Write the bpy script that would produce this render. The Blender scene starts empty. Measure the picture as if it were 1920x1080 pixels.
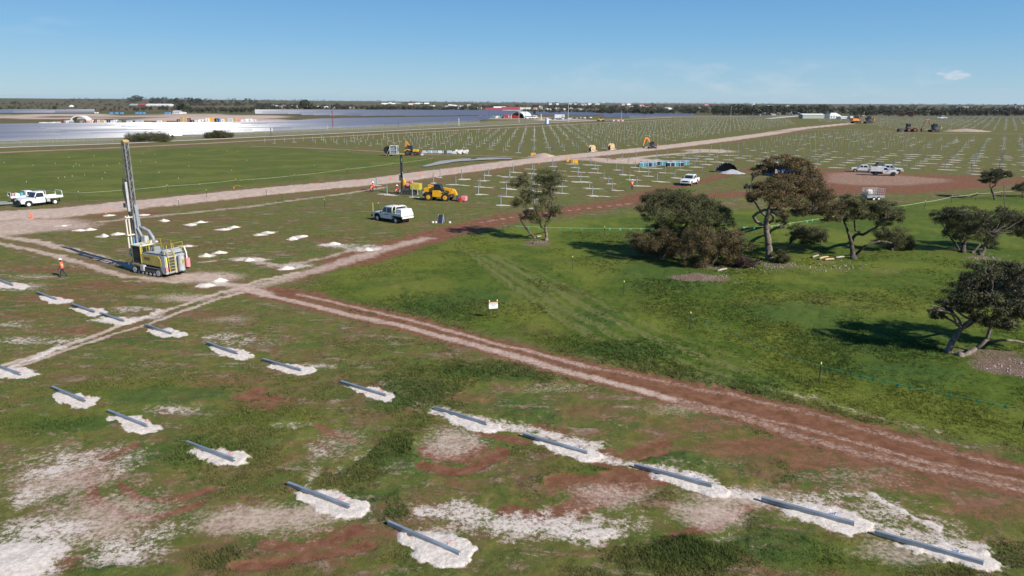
import bpy, bmesh, math, random
import numpy as np
from mathutils import Vector, Matrix

random.seed(7); rng = np.random.default_rng(7)
C = bpy.context.scene.collection
R = math.radians
PI = math.pi

# ------------------------------------------------------------------ camera
F = 1350.0                     # focal length in pixels of a 1920 wide frame
H = 16.0                       # drone height above the field (m)
PITCH = math.atan((540 - 191.7) / F)
ROLL = math.atan(6.5 / 1920)
cam_data = bpy.data.cameras.new('camera')
cam_data.sensor_width = 36.0
cam_data.lens = 36.0 * F / 1920
cam_data.clip_start = 0.5
cam_data.clip_end = 60000
cam = bpy.data.objects.new('camera', cam_data); C.objects.link(cam)
cam.matrix_world = (Matrix.Translation((0, 0, H)) @ Matrix.Rotation(PI/2 - PITCH, 4, 'X') @ Matrix.Rotation(ROLL, 4, 'Z'))
bpy.context.scene.camera = cam

# ------------------------------------------------------------------ sky, sun, exposure
sc = bpy.context.scene
world = bpy.data.worlds.new('World'); sc.world = world
world.use_nodes = True
nt = world.node_tree; nt.nodes.clear()
wo = nt.nodes.new('ShaderNodeOutputWorld'); bg = nt.nodes.new('ShaderNodeBackground')
sky = nt.nodes.new('ShaderNodeTexSky'); sky.sky_type = 'NISHITA'; sky.sun_disc = False
SUN_EL, SUN_AZ = R(34.5), R(127)
SKY_STRENGTH = 0.07; SUN_STRENGTH = 5.0; EXPOSURE = 0.58
sky.sun_elevation = SUN_EL; sky.sun_rotation = SUN_AZ
sky.air_density = 1.0; sky.dust_density = 0.1; sky.ozone_density = 2.0; sky.altitude = 0
bg.inputs['Strength'].default_value = SKY_STRENGTH
# a few thin clouds low over the horizon
tc = nt.nodes.new('ShaderNodeTexCoord')
sep = nt.nodes.new('ShaderNodeSeparateXYZ'); nt.links.new(tc.outputs['Generated'], sep.inputs[0])
def wmath(op, a, b=None, clamp=False):
    n = nt.nodes.new('ShaderNodeMath'); n.operation = op; n.use_clamp = clamp
    for i, v in enumerate((a, b)):
        if v is None: continue
        if isinstance(v, (int, float)): n.inputs[i].default_value = v
        else: nt.links.new(v, n.inputs[i])
    return n.outputs[0]
def wblob(dx, dz, rx, rz):
    # soft spot round one direction of the sky: dx = x/y, dz = z/y of the direction
    u = wmath('DIVIDE', sep.outputs[0], wmath('MAXIMUM', sep.outputs[1], 0.01))
    v = wmath('DIVIDE', sep.outputs[2], wmath('MAXIMUM', sep.outputs[1], 0.01))
    a = wmath('DIVIDE', wmath('SUBTRACT', u, dx), rx); b = wmath('DIVIDE', wmath('SUBTRACT', v, dz), rz)
    d = wmath('ADD', wmath('MULTIPLY', a, a), wmath('MULTIPLY', b, b))
    return wmath('MAXIMUM', wmath('SUBTRACT', 1.0, d), 0.0)
mp = nt.nodes.new('ShaderNodeMapping'); mp.inputs['Scale'].default_value = (1, 1, 3.2)
nt.links.new(tc.outputs['Generated'], mp.inputs[0])
cn = nt.nodes.new('ShaderNodeTexNoise'); cn.inputs['Scale'].default_value = 16; cn.inputs['Detail'].default_value = 8
cn.inputs['Roughness'].default_value = 0.6
nt.links.new(mp.outputs[0], cn.inputs['Vector'])
cn2 = nt.nodes.new('ShaderNodeTexNoise'); cn2.inputs['Scale'].default_value = 70; cn2.inputs['Detail'].default_value = 5
nt.links.new(mp.outputs[0], cn2.inputs['Vector'])
lowband = wmath('MULTIPLY', wblob(0.30, 0.028, 0.42, 0.032), 1.0)
wisps = wmath('MULTIPLY', wmath('MULTIPLY', wmath('SUBTRACT', cn.outputs['Fac'], 0.50), 5.0, True), lowband, True)
wl = wmath('MULTIPLY', wmath('MULTIPLY', wmath('SUBTRACT', cn.outputs['Fac'], 0.50), 3.0, True), wblob(-0.62, 0.095, 0.16, 0.014), True)
cu = wmath('MULTIPLY', wblob(0.590, 0.0365, 0.034, 0.0085), 1.5)
cu = wmath('MULTIPLY', wmath('SUBTRACT', wmath('ADD', cu, wmath('MULTIPLY', cn2.outputs['Fac'], 3.2)), 2.35), 1.0, True)
cu = wmath('MULTIPLY', cu, wmath('MULTIPLY', wblob(0.590, 0.0365, 0.045, 0.013), 3.0, True), True)
cl = wmath('MAXIMUM', wmath('ADD', wmath('MULTIPLY', wisps, 0.3), wmath('MULTIPLY', wl, 0.2)), wmath('MULTIPLY', cu, 0.75), True)
mixc = nt.nodes.new('ShaderNodeMix'); mixc.data_type = 'RGBA'
# clean blue air: the low sky is blended towards pale blue, the high sky deepened
el = wmath('MULTIPLY', wmath('MAXIMUM', sep.outputs[2], 0.0), 1.0)
ramp = nt.nodes.new('ShaderNodeValToRGB'); nt.links.new(el, ramp.inputs[0]); cr = ramp.color_ramp
cr.elements[0].position = 0.0; cr.elements[0].color = (0.360, 0.560, 0.680, 1)
cr.elements[1].position = 1.0; cr.elements[1].color = (0.035, 0.13, 0.34, 1)
for p_, c_ in ((0.03, (0.262, 0.490, 0.680)), (0.08, (0.155, 0.400, 0.680)), (0.16, (0.078, 0.280, 0.610)), (0.35, (0.040, 0.180, 0.47))):
    e_ = cr.elements.new(p_); e_.color = (*c_, 1)
skm = nt.nodes.new('ShaderNodeMix'); skm.data_type = 'RGBA'; skm.inputs['Factor'].default_value = 0.82
sc_ = nt.nodes.new('ShaderNodeVectorMath'); sc_.operation = 'SCALE'; nt.links.new(ramp.outputs[0], sc_.inputs[0]); sc_.inputs['Scale'].default_value = 0.735/SKY_STRENGTH
nt.links.new(sky.outputs[0], skm.inputs['A']); nt.links.new(sc_.outputs[0], skm.inputs['B'])
nt.links.new(cl, mixc.inputs['Factor']); nt.links.new(skm.outputs['Result'], mixc.inputs['A'])
mixc.inputs['B'].default_value = (0.53/SKY_STRENGTH, 0.53/SKY_STRENGTH, 0.56/SKY_STRENGTH, 1)
nt.links.new(mixc.outputs['Result'], bg.inputs['Color']); nt.links.new(bg.outputs[0], wo.inputs['Surface'])

sd = bpy.data.lights.new('sun', 'SUN'); sd.energy = SUN_STRENGTH; sd.angle = R(0.5); sd.color = (1.0, 0.95, 0.87)
sun = bpy.data.objects.new('sun', sd); C.objects.link(sun)
SUN_DIR = Vector((math.sin(SUN_AZ)*math.cos(SUN_EL), math.cos(SUN_AZ)*math.cos(SUN_EL), math.sin(SUN_EL)))
sun.rotation_euler = SUN_DIR.to_track_quat('Z', 'Y').to_euler()
sun.location = (0, 0, 60)
sc.view_settings.view_transform = 'Standard'; sc.view_settings.look = 'None'
sc.view_settings.exposure = EXPOSURE; sc.view_settings.gamma = 1.0; sc.view_settings.use_curve_mapping = False
sc.render.resolution_x = 1024; sc.render.resolution_y = 576

# ------------------------------------------------------------------ survey of the photograph: where a ray meets the ground
_c, _s = math.cos(ROLL), math.sin(ROLL); _cp, _sp = math.cos(PITCH), math.sin(PITCH)
def ray(px, py):
    x = (px - 960) / F; y = -(py - 540) / F
    x2 = x*_c - y*_s; y2 = x*_s + y*_c
    return x2, _cp + y2*_sp, -_sp + y2*_cp
def G(px, py):
    d = ray(px, py); t = H / -d[2]
    return Vector((d[0]*t, d[1]*t, 0))
def D(px, py, Y):
    d = ray(px, py); t = Y / d[1]
    return Vector((d[0]*t, Y, H + d[2]*t))

# ------------------------------------------------------------------ materials
def mat(name, col, rough=0.8, metal=0.0, var=0.0, scale=3.0, spec=None, bump=0.0, col2=None):
    m = bpy.data.materials.new(name); m.use_nodes = True
    t = m.node_tree; b = t.nodes['Principled BSDF']
    b.inputs['Base Color'].default_value = (*col, 1); b.inputs['Roughness'].default_value = rough
    b.inputs['Metallic'].default_value = metal
    if spec is not None: b.inputs['Specular IOR Level'].default_value = spec
    if var > 0 or col2 is not None:
        co = t.nodes.new('ShaderNodeTexCoord'); n = t.nodes.new('ShaderNodeTexNoise')
        n.inputs['Scale'].default_value = scale; n.inputs['Detail'].default_value = 5
        t.links.new(co.outputs['Object'], n.inputs['Vector'])
        r = t.nodes.new('ShaderNodeValToRGB')
        r.color_ramp.elements[0].position = 0.3; r.color_ramp.elements[1].position = 0.7
        a = [c*(1 - var) for c in col]; e = list(col2) if col2 else [min(1, c*(1 + var)) for c in col]
        r.color_ramp.elements[0].color = (*a, 1); r.color_ramp.elements[1].color = (*e, 1)
        t.links.new(n.outputs['Fac'], r.inputs[0]); t.links.new(r.outputs[0], b.inputs['Base Color'])
        if bump:
            bu = t.nodes.new('ShaderNodeBump'); bu.inputs['Strength'].default_value = bump; bu.inputs['Distance'].default_value = 0.05
            t.links.new(n.outputs['Fac'], bu.inputs['Height']); t.links.new(bu.outputs[0], b.inputs['Normal'])
    return m

M = dict(
    white=mat('white_paint', (0.66, 0.65, 0.63), 0.35, var=0.10, scale=1.5, col2=(0.74, 0.74, 0.73)),
    silver=mat('silver_paint', (0.42, 0.45, 0.48), 0.3, metal=0.4, var=0.06),
    black=mat('black_plastic', (0.018, 0.018, 0.02), 0.6, var=0.3),
    rubber=mat('rubber', (0.02, 0.019, 0.018), 0.9, var=0.3, scale=8),
    glass=mat('dark_glass', (0.02, 0.028, 0.035), 0.08),
    steel=mat('galvanised_steel', (0.26, 0.29, 0.31), 0.5, metal=0.3, var=0.12, scale=4),
    steelb=mat('blue_grey_steel', (0.25, 0.295, 0.34), 0.40, metal=0.4, var=0.22, scale=1.5),
    grey=mat('grey_paint', (0.22, 0.24, 0.26), 0.5, var=0.18, scale=2),
    lgrey=mat('light_grey_paint', (0.36, 0.37, 0.38), 0.5, var=0.22, scale=2),
    dgrey=mat('dark_grey_steel', (0.06, 0.06, 0.065), 0.6, var=0.3),
    yellow=mat('machine_yellow', (0.72, 0.36, 0.015), 0.45, var=0.12, scale=2),
    rigyel=mat('faded_yellow', (0.42, 0.32, 0.07), 0.55, var=0.18, scale=1.5),
    railyel=mat('rail_yellow', (0.44, 0.36, 0.05), 0.5, var=0.15),
    orange=mat('machine_orange', (0.70, 0.24, 0.03), 0.45, var=0.12),
    red=mat('red_paint', (0.45, 0.03, 0.03), 0.5, var=0.15),
    pink=mat('pink_wrap', (0.65, 0.22, 0.25), 0.6, var=0.2, scale=8),
    blue=mat('blue_paint', (0.03, 0.13, 0.42), 0.45, var=0.1),
    lblue=mat('light_blue_wrap', (0.42, 0.50, 0.58), 0.5, var=0.15),
    teal=mat('teal_wrap', (0.04, 0.22, 0.27), 0.5, var=0.2, scale=6),
    navy=mat('navy_cloth', (0.015, 0.02, 0.05), 0.9, var=0.2),
    hivis=mat('orange_hi_vis', (0.90, 0.13, 0.03), 0.8, var=0.06),
    refl=mat('reflective_tape', (0.75, 0.75, 0.7), 0.5),
    skin=mat('skin', (0.45, 0.25, 0.17), 0.6),
    condu=mat('orange_conduit', (0.75, 0.16, 0.04), 0.5),
    wood=mat('raw_timber', (0.42, 0.30, 0.17), 0.8, var=0.2, scale=5),
    bark=mat('bark', (0.09, 0.066, 0.05), 0.95, scale=3, col2=(0.23, 0.19, 0.155), var=0.4, bump=0.6),
    barkd=mat('dark_bark', (0.05, 0.038, 0.03), 0.95, scale=3, col2=(0.11, 0.085, 0.07), var=0.4, bump=0.6),
    chalk=mat('white_chalk_spoil', (0.52, 0.44, 0.37), 0.95, scale=2.6, col2=(0.68, 0.62, 0.55), var=0.15, bump=0.9),
    patch=mat('pale_spoil', (0.45, 0.395, 0.32), 0.95, var=0.22, scale=1.2),
    pile=mat('pinkish_spoil', (0.33, 0.24, 0.19), 0.95, var=0.2, scale=1.0, bump=0.8),
    cream=mat('cream_wall', (0.55, 0.52, 0.45), 0.8, var=0.08),
    brickred=mat('red_roof', (0.28, 0.05, 0.06), 0.6, var=0.12),
    roofw=mat('white_roof', (0.70, 0.70, 0.70), 0.5, var=0.06),
    greenshed=mat('pale_green_cladding', (0.32, 0.35, 0.28), 0.7, var=0.08),
    maroon=mat('maroon_steel', (0.16, 0.04, 0.03), 0.6, var=0.2),
    sand=mat('sand_yellow_steel', (0.45, 0.30, 0.12), 0.6, var=0.2),
    cyan=mat('cyan_tank', (0.04, 0.28, 0.60), 0.5, var=0.1),
    picket=mat('dark_picket', (0.03, 0.035, 0.03), 0.7),
    mastg=mat('mast_grey', (0.17, 0.165, 0.17), 0.55, var=0.35, scale=2),
    cap=mat('yellow_cap', (0.80, 0.75, 0.15), 0.6),
    flag=mat('green_flag', (0.02, 0.35, 0.20), 0.6),
    rope=mat('pale_rope', (0.30, 0.42, 0.22), 0.8),
    fencewire=mat('galvanised_wire', (0.34, 0.35, 0.34), 0.6, metal=0.3),
    brownpaint=mat('brown_machine', (0.16, 0.07, 0.02), 0.6, var=0.3),
    rock=mat('pale_rock', (0.33, 0.28, 0.235), 0.9, var=0.3, scale=4),
)

# ------------------------------------------------------------------ mesh helpers
def link(name, me, parent=None):
    o = bpy.data.objects.new(name, me); C.objects.link(o)
    if parent is not None: o.parent = parent
    return o
def tag(o, label=None, cat=None, group=None, kind=None):
    if label: o['label'] = label
    if cat: o['category'] = cat
    if group: o['group'] = group
    if kind: o['kind'] = kind
    return o
def thing(name, label, cat, loc=(0, 0, 0), rz=0.0, group=None, scale=1.0):
    o = bpy.data.objects.new(name, None); C.objects.link(o)
    o.empty_display_size = 0.3
    o.location = loc; o.rotation_euler = (0, 0, rz); o.scale = (scale,)*3
    return tag(o, label, cat, group)
def copy_tree(o, parent=None):
    c = o.copy(); C.objects.link(c); c.parent = parent
    for ch in list(o.children):
        copy_tree(ch, c)
    return c

class MB:
    def __init__(s): s.v = []; s.f = []
    def add(s, vs, fs):
        b = len(s.v); s.v += [tuple(v) for v in vs]; s.f += [tuple(i + b for i in f) for f in fs]; return s
    def box(s, c, size, rz=0.0, rx=0.0, ry=0.0, top=1.0):
        hx, hy, hz = size[0]/2, size[1]/2, size[2]/2
        m = Matrix.Rotation(rz, 3, 'Z') @ Matrix.Rotation(ry, 3, 'Y') @ Matrix.Rotation(rx, 3, 'X')
        vs = [Vector(c) + m @ Vector((x*hx*(top if z > 0 else 1), y*hy*(top if z > 0 else 1), z*hz)) for z in (-1, 1) for x, y in ((-1, -1), (1, -1), (1, 1), (-1, 1))]
        return s.add(vs, [(3, 2, 1, 0), (4, 5, 6, 7), (0, 1, 5, 4), (1, 2, 6, 5), (2, 3, 7, 6), (3, 0, 4, 7)])
    def cyl(s, p0, p1, r0, r1=None, n=10):
        r1 = r0 if r1 is None else r1
        p0, p1 = Vector(p0), Vector(p1); d = (p1 - p0)
        if d.length < 1e-6: return s
        q = d.to_track_quat('Z', 'Y'); a = q @ Vector((1, 0, 0)); b = q @ Vector((0, 1, 0))
        vs = []
        for p, r in ((p0, r0), (p1, r1)):
            for i in range(n):
                t = 2*PI*i/n; vs.append(p + a*(r*math.cos(t)) + b*(r*math.sin(t)))
        fs = [(i, (i+1) % n, n + (i+1) % n, n + i) for i in range(n)] + [tuple(range(n-1, -1, -1)), tuple(range(n, 2*n))]
        return s.add(vs, fs)
    def tube(s, pts, r, n=6, r1=None):
        pts = [Vector(p) for p in pts]; k = len(pts); vs = []; fs = []
        r1 = r if r1 is None else r1
        for i, p in enumerate(pts):
            t = (pts[min(i+1, k-1)] - pts[max(i-1, 0)]).normalized()
            q = t.to_track_quat('Z', 'Y'); a = q @ Vector((1, 0, 0)); b = q @ Vector((0, 1, 0))
            rr = r + (r1 - r)*i/(k-1)
            for j in range(n):
                w = 2*PI*j/n; vs.append(p + a*(rr*math.cos(w)) + b*(rr*math.sin(w)))
        for i in range(k-1):
            for j in range(n):
                fs.append((i*n+j, i*n+(j+1) % n, (i+1)*n+(j+1) % n, (i+1)*n+j))
        fs += [tuple(range(n-1, -1, -1)), tuple((k-1)*n + j for j in range(n))]
        return s.add(vs, fs)
    def prism(s, poly, w, y=0.0, wtop=None, zsplit=None):
        # side profile (x, z) given width w about y; narrower where z is high
        n = len(poly); vs = []
        zs = [p[1] for p in poly]; z0, z1 = min(zs), max(zs)
        for sg in (-1, 1):
            for x, z in poly:
                ww = w if wtop is None else w + (wtop - w)*max(0, (z - (zsplit if zsplit is not None else z0)))/(z1 - (zsplit if zsplit is not None else z0))
                vs.append((x, y + sg*ww/2, z))
        fs = [(i, (i+1) % n, n + (i+1) % n, n + i) for i in range(n)] + [tuple(range(n-1, -1, -1)), tuple(range(n, 2*n))]
        return s.add(vs, fs)
    def ball(s, c, r, seg=8, rings=5, sq=(1, 1, 1)):
        vs = [(c[0], c[1], c[2] + r*sq[2])]; fs = []
        for i in range(1, rings):
            p = PI*i/rings
            for j in range(seg):
                t = 2*PI*j/seg
                vs.append((c[0] + r*sq[0]*math.sin(p)*math.cos(t), c[1] + r*sq[1]*math.sin(p)*math.sin(t), c[2] + r*sq[2]*math.cos(p)))
        vs.append((c[0], c[1], c[2] - r*sq[2]))
        for j in range(seg): fs.append((0, 1 + j, 1 + (j+1) % seg))
        for i in range(rings-2):
            for j in range(seg):
                a = 1 + i*seg; b = a + seg
                fs.append((a + j, b + j, b + (j+1) % seg, a + (j+1) % seg))
        a = 1 + (rings-2)*seg; e = len(vs) - 1
        for j in range(seg): fs.append((a + j, e, a + (j+1) % seg))
        return s.add(vs, fs)
    def build(s, name, m, parent=None, bevel=0.0, smooth=False):
        me = bpy.data.meshes.new(name); me.from_pydata(s.v, [], s.f)
        bm = bmesh.new(); bm.from_mesh(me); bmesh.ops.recalc_face_normals(bm, faces=bm.faces)
        if bevel > 0:
            bmesh.ops.bevel(bm, geom=[e for e in bm.edges if e.is_manifold and e.calc_face_angle(0) > 0.5], offset=bevel, segments=2, affect='EDGES', clamp_overlap=True)
        bm.to_mesh(me); bm.free()
        if smooth:
            for p in me.polygons: p.use_smooth = True
        me.materials.append(m)
        return link(name, me, parent)

def np_mesh(name, verts, faces4, m, parent=None, attrs=None, tri=False):
    me = bpy.data.meshes.new(name)
    k = 3 if tri else 4
    nv, nf = len(verts), len(faces4)
    me.vertices.add(nv); me.vertices.foreach_set('co', np.asarray(verts, np.float32).ravel())
    me.loops.add(nf*k); me.loops.foreach_set('vertex_index', np.asarray(faces4, np.int32).ravel())
    me.polygons.add(nf)
    me.polygons.foreach_set('loop_start', np.arange(0, nf*k, k, dtype=np.int32))
    me.update(calc_edges=True)
    for an, av in (attrs or {}).items():
        a = me.attributes.new(an, 'FLOAT_COLOR' if av.ndim == 2 else 'FLOAT', 'POINT')
        a.data.foreach_set('color' if av.ndim == 2 else 'value', np.asarray(av, np.float32).ravel())
    me.materials.append(m)
    return link(name, me, parent)

# value noise
def _hash(ix, iy, seed):
    h = (ix.astype(np.int64)*374761393 + iy.astype(np.int64)*668265263 + seed*1442695041) & 0x7fffffff
    h = ((h ^ (h >> 13))*1274126177) & 0x7fffffff
    return ((h ^ (h >> 16)) & 0xffff)/65535.0
def vnoise(x, y, seed=0):
    ix, iy = np.floor(x), np.floor(y); fx, fy = x-ix, y-iy
    fx = fx*fx*(3-2*fx); fy = fy*fy*(3-2*fy)
    a = _hash(ix, iy, seed); b = _hash(ix+1, iy, seed); c = _hash(ix, iy+1, seed); d = _hash(ix+1, iy+1, seed)
    return a + (b-a)*fx + (c-a)*fy + (a-b-c+d)*fx*fy
def fbm(x, y, seed=0, oct=4):
    s = 0; a = 0.5; t = 0
    for k in range(oct):
        s = s + a*vnoise(x*2**k, y*2**k, seed + k*17); t += a; a *= 0.5
    return s/t
def sstep(a, b, x):
    t = np.clip((x-a)/(b-a), 0, 1); return t*t*(3-2*t)
# ------------------------------------------------------------------ the ground: one sheet out to the horizon
def build_ground():
    dense = np.radians(np.arange(-41, 41.01, 0.125))
    sparse = np.radians(np.concatenate([np.arange(41+4, 319-1, 4.0)]))
    th = np.concatenate([dense, sparse])                  # clockwise from +Y
    dep = np.radians(np.concatenate([np.arange(47, 7.0, -0.10), np.arange(7.0, 1.0, -0.05)]))
    r = np.concatenate([[2, 8, 12], H/np.tan(dep), 917*np.array([1.1, 1.25, 1.45, 1.7, 2.0, 2.4, 2.9, 3.5, 4.2, 5, 6, 7.2, 8.6, 10.5, 13, 17, 22.5])])
    nt_, nr = len(th), len(r)
    RR, TT = np.meshgrid(r, th, indexing='ij')
    x = (RR*np.sin(TT)).ravel(); y = (RR*np.cos(TT)).ravel()
    x = np.append(x, 0.0); y = np.append(y, 0.0)
    idx = np.arange(nr*nt_).reshape(nr, nt_)
    a = idx[:-1]; b = idx[1:]
    quads = np.stack([a, np.roll(a, -1, 1), np.roll(b, -1, 1), b], -1).reshape(-1, 4)
    quads = quads[:, ::-1]
    ctr = nr*nt_
    fan = np.stack([idx[0], np.roll(idx[0], -1), np.full(nt_, ctr), np.full(nt_, ctr)], -1)  # handled as tiny quads below
    return x, y, quads, idx

CH = ('chalk', 'pale', 'red', 'lush', 'dark', 'dry', 'litter', 'tyre')
def field(x, y):
    """what covers the ground at each point (0..1 per cover), from the survey"""
    n = len(x); A = {k: np.zeros(n) for k in CH}
    w1 = fbm(x*0.8, y*0.8, 3, 5)-0.5 + 0.5*(fbm(x*3.1, y*3.1, 5, 3)-0.5); w2 = fbm(x*0.8+40, y*0.8+9, 4, 5)-0.5 + 0.5*(fbm(x*3.1, y*3.1, 6, 3)-0.5)
    wx = x + w1*1.0; wy = y + w2*1.0
    def put(ch, val, sel):
        A[ch][sel] = np.maximum(A[ch][sel], val)
    def stroke(ch, pts, w, s=1.0, soft=0.6, warp=1.0):
        P = [G(*p) for p in pts]
        for p, q in zip(P[:-1], P[1:]):
            m = w*1.6 + 1.5
            sel = np.nonzero((x > min(p.x, q.x)-m) & (x < max(p.x, q.x)+m) & (y > min(p.y, q.y)-m) & (y < max(p.y, q.y)+m))[0]
            if not len(sel): continue
            X = x[sel] + (wx[sel]-x[sel])*warp; Y = y[sel] + (wy[sel]-y[sel])*warp
            dx, dy = q.x-p.x, q.y-p.y; L = dx*dx+dy*dy+1e-9
            t = np.clip(((X-p.x)*dx+(Y-p.y)*dy)/L, 0, 1)
            d = np.hypot(X-p.x-t*dx, Y-p.y-t*dy)
            put(ch, s*(1-sstep(w/2*(1-soft), w/2*(1+soft), d)), sel)
    def blob(ch, px, py, rx, ry, s=1.0, soft=0.5, rot=0.0):
        c = G(px, py); dist = c.y; ax = rx*math.hypot(dist, H)/F; up = G(px, py-ry*0.9); ay = abs(up.y-c.y)
        sel = np.nonzero((abs(x-c.x) < ax*1.8+1.5) & (abs(y-c.y) < ay*1.8+1.5))[0]
        if not len(sel): return
        X = (wx[sel]-c.x); Y = (wy[sel]-c.y); cr, sr = math.cos(rot), math.sin(rot)
        X, Y = X*cr+Y*sr, -X*sr+Y*cr
        d = np.hypot(X/ax, Y/ay)
        put(ch, s*(1-sstep(1-soft, 1+soft, d)), sel)
    def poly(ch, pts, s=1.0, soft=2.0):
        P = np.array([G(*p)[:2] for p in pts]); inside = np.zeros(n, bool); dmin = np.full(n, 1e9)
        for i in range(len(P)):
            (x0, y0), (x1, y1) = P[i], P[(i+1) % len(P)]
            cnd = ((y0 > wy) != (y1 > wy)) & (wx < (x1-x0)*(wy-y0)/(y1-y0+1e-12)+x0); inside ^= cnd
            dx, dy = x1-x0, y1-y0; t = np.clip(((wx-x0)*dx+(wy-y0)*dy)/(dx*dx+dy*dy+1e-9), 0, 1)
            dmin = np.minimum(dmin, np.hypot(wx-x0-t*dx, wy-y0-t*dy))
        sdv = np.where(inside, dmin, -dmin)
        A[ch] = np.maximum(A[ch], s*sstep(-soft, soft, sdv))
    # --- the fenced green paddock
    poly('lush', [(575, 548), (620, 515), (700, 478), (800, 452), (900, 438), (1000, 420), (1180, 402), (1290, 398), (1420, 395), (1540, 392), (1680, 385), (1800, 372), (1960, 362), (2300, 380), (2300, 990), (1930, 850), (1700, 800), (1500, 752), (1240, 700), (1020, 655), (800, 598)], 0.9, 2.5)
    for b in ((830, 575, 90, 25), (1120, 600, 60, 25), (1250, 520, 120, 35), (1650, 640, 150, 45), (1500, 590, 120, 30), (960, 700, 150, 22), (330, 850, 110, 34),
              (330, 745, 160, 22), (130, 800, 120, 20), (760, 740, 110, 35), (900, 560, 60, 18), (700, 590, 60, 16), (1120, 900, 90, 30), (1300, 1040, 90, 30), (1450, 1030, 110, 45),
              (750, 860, 80, 40), (1360, 720, 150, 30), (1700, 700, 130, 28), (250, 640, 90, 14), (1180, 660, 120, 20), (990, 780, 80, 30), (460, 1040, 60, 30), (700, 950, 80, 40),
              (1520, 900, 80, 30), (180, 1060, 60, 24), (1250, 860, 60, 20), (1700, 1050, 60, 20)):
        blob('dark', *b, s=0.75, soft=0.7)
    for b in ((330, 860, 110, 40), (500, 790, 180, 30), (880, 700, 150, 30), (1100, 920, 130, 50), (760, 840, 90, 60), (1300, 1010, 150, 60), (1550, 1050, 150, 40), (300, 735, 220, 30), (120, 790, 160, 30)):
        blob('lush', *b, s=0.55, soft=0.8)
    for b in ((1050, 560, 150, 40), (960, 500, 90, 22), (1180, 480, 80, 20), (740, 530, 110, 24), (1560, 570, 130, 18), (1000, 620, 120, 20)):
        blob('dry', *b, s=0.45, soft=0.9)
    for k in (0, 3, 4, 7):
        o = k*17
        stroke('dark', [(850+o*0.4, 462+o*0.3), (915+o, 505), (985+o, 560), (1070+o, 622), (1180+o*0.8, 690)], 0.25, 0.6, 0.9, 0.5)
    poly('lush', [(-200, 292), (240, 281), (480, 273), (700, 288), (860, 303), (700, 322), (480, 350), (240, 375), (-200, 390)], 0.55, 3.0)
    poly('dry', [(-200, 340), (200, 338), (420, 330), (-200, 372)], 0.22, 6.0)
    poly('lush', [(560, 410), (700, 385), (900, 362), (1000, 372), (800, 420), (600, 452), (300, 470), (420, 430)], 0.34, 3.0)
    poly('lush', [(480, 266), (1000, 236), (1400, 221), (2200, 221), (2200, 340), (1800, 328), (1380, 312), (1100, 386), (880, 396), (700, 370), (900, 325), (1300, 282), (1000, 292), (700, 284)], 0.30, 3.0)
    # swirling tyre marks in the paddock
    for k, o in enumerate((0, 9, 30, 38, 66, 76, 104)):
        stroke('tyre', [(848+o*0.3, 462+o*0.1), (880+o*0.6, 480+o*0.05), (915+o*0.8, 508), (965+o, 545-o*0.05), (1030+o*1.1, 590-o*0.1), (1110+o*1.2, 636-o*0.15), (1210+o*1.2, 678-o*0.2), (1330+o, 715-o*0.2)], 0.50, 0.68 + 0.12*(k % 3), 1.0, 0.9)
    for k in range(4):
        stroke('dry', [(600+k*40, 540-k*10), (700+k*30, 505-k*9), (800+k*20, 478-k*8), (880, 462-k*8)], 0.5, 0.55, 0.9, 0.4)
    for k in range(6):
        stroke('dark', [(760+k*22, 545+k*3), (770+k*22, 590+k*3)], 0.7, 0.7, 0.9, 1.0)
    # --- pale haul road of spoil
    road = [(-60, 409), (0, 405), (120, 399), (240, 386), (360, 374), (480, 361), (600, 350), (720, 339), (800, 327), (880, 317), (960, 306), (1040, 297), (1120, 289), (1200, 281), (1280, 272), (1360, 262), (1440, 251), (1500, 241), (1560, 235), (1620, 229)]
    stroke('pale', road, 10.5, 0.95, 0.35, 2.0)
    stroke('chalk', [(p[0], p[1]-3+p[0]*0.002) for p in road[:11]], 5.0, 0.42, 0.9, 2.0)
    stroke('dry', [(p[0], p[1]+14 - p[0]*0.006) for p in road], 9.0, 0.9, 0.5, 2.0)
    stroke('dry', [(p[0], p[1]-12 + p[0]*0.006) for p in road[:13]], 3.0, 0.8, 0.6, 1.0)
    stroke('red', [(120, 415), (170, 408), (240, 402), (300, 400)], 2.0, 0.8, 0.6)
    stroke('red', [(600, 362), (700, 352), (800, 340), (900, 332), (1000, 318)], 2.0, 0.65, 0.8, 1.5)
    stroke('pale', [(-40, 432), (60, 427), (160, 420), (330, 402), (470, 388), (560, 375), (660, 362), (720, 352)], 1.9, 0.6, 0.8, 1.2)
    stroke('pale', [(-40, 428), (40, 432), (140, 426)], 7, 0.62, 0.8, 2)
    stroke('pale', [(1000, 305), (1060, 299), (1160, 300), (1230, 292), (1330, 284)], 5, 0.7, 0.8, 2)
    blob('pale', 1180, 302, 70, 6, 0.8)
    blob('pale', 1330, 283, 50, 4, 0.7)
    # grey gravel beside it
    # --- rig track and crossing
    stroke('pale', [(-30, 440), (60, 452), (150, 473), (230, 497), (300, 510), (370, 520), (440, 536), (500, 552)], 1.5, 0.72, 0.8, 1.2)
    stroke('pale', [(-30, 452), (50, 468), (130, 487), (220, 516), (330, 530)], 1.1, 0.66, 0.8, 1.2)
    stroke('dry', [(-30, 446), (60, 460), (150, 482), (230, 507), (370, 522), (500, 550)], 6.5, 0.75, 0.8, 1.5)
    for b in ((380, 521, 80, 12), (60, 420, 110, 12), (20, 435, 60, 10)): blob('pale', *b, s=0.7, soft=0.7)
    blob('red', 510, 549, 60, 10, 0.95); blob('red', 560, 553, 60, 8, 0.7); blob('red', 100, 505, 90, 10, 0.55, 0.8); blob('red', 200, 535, 120, 12, 0.5, 0.8)
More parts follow.
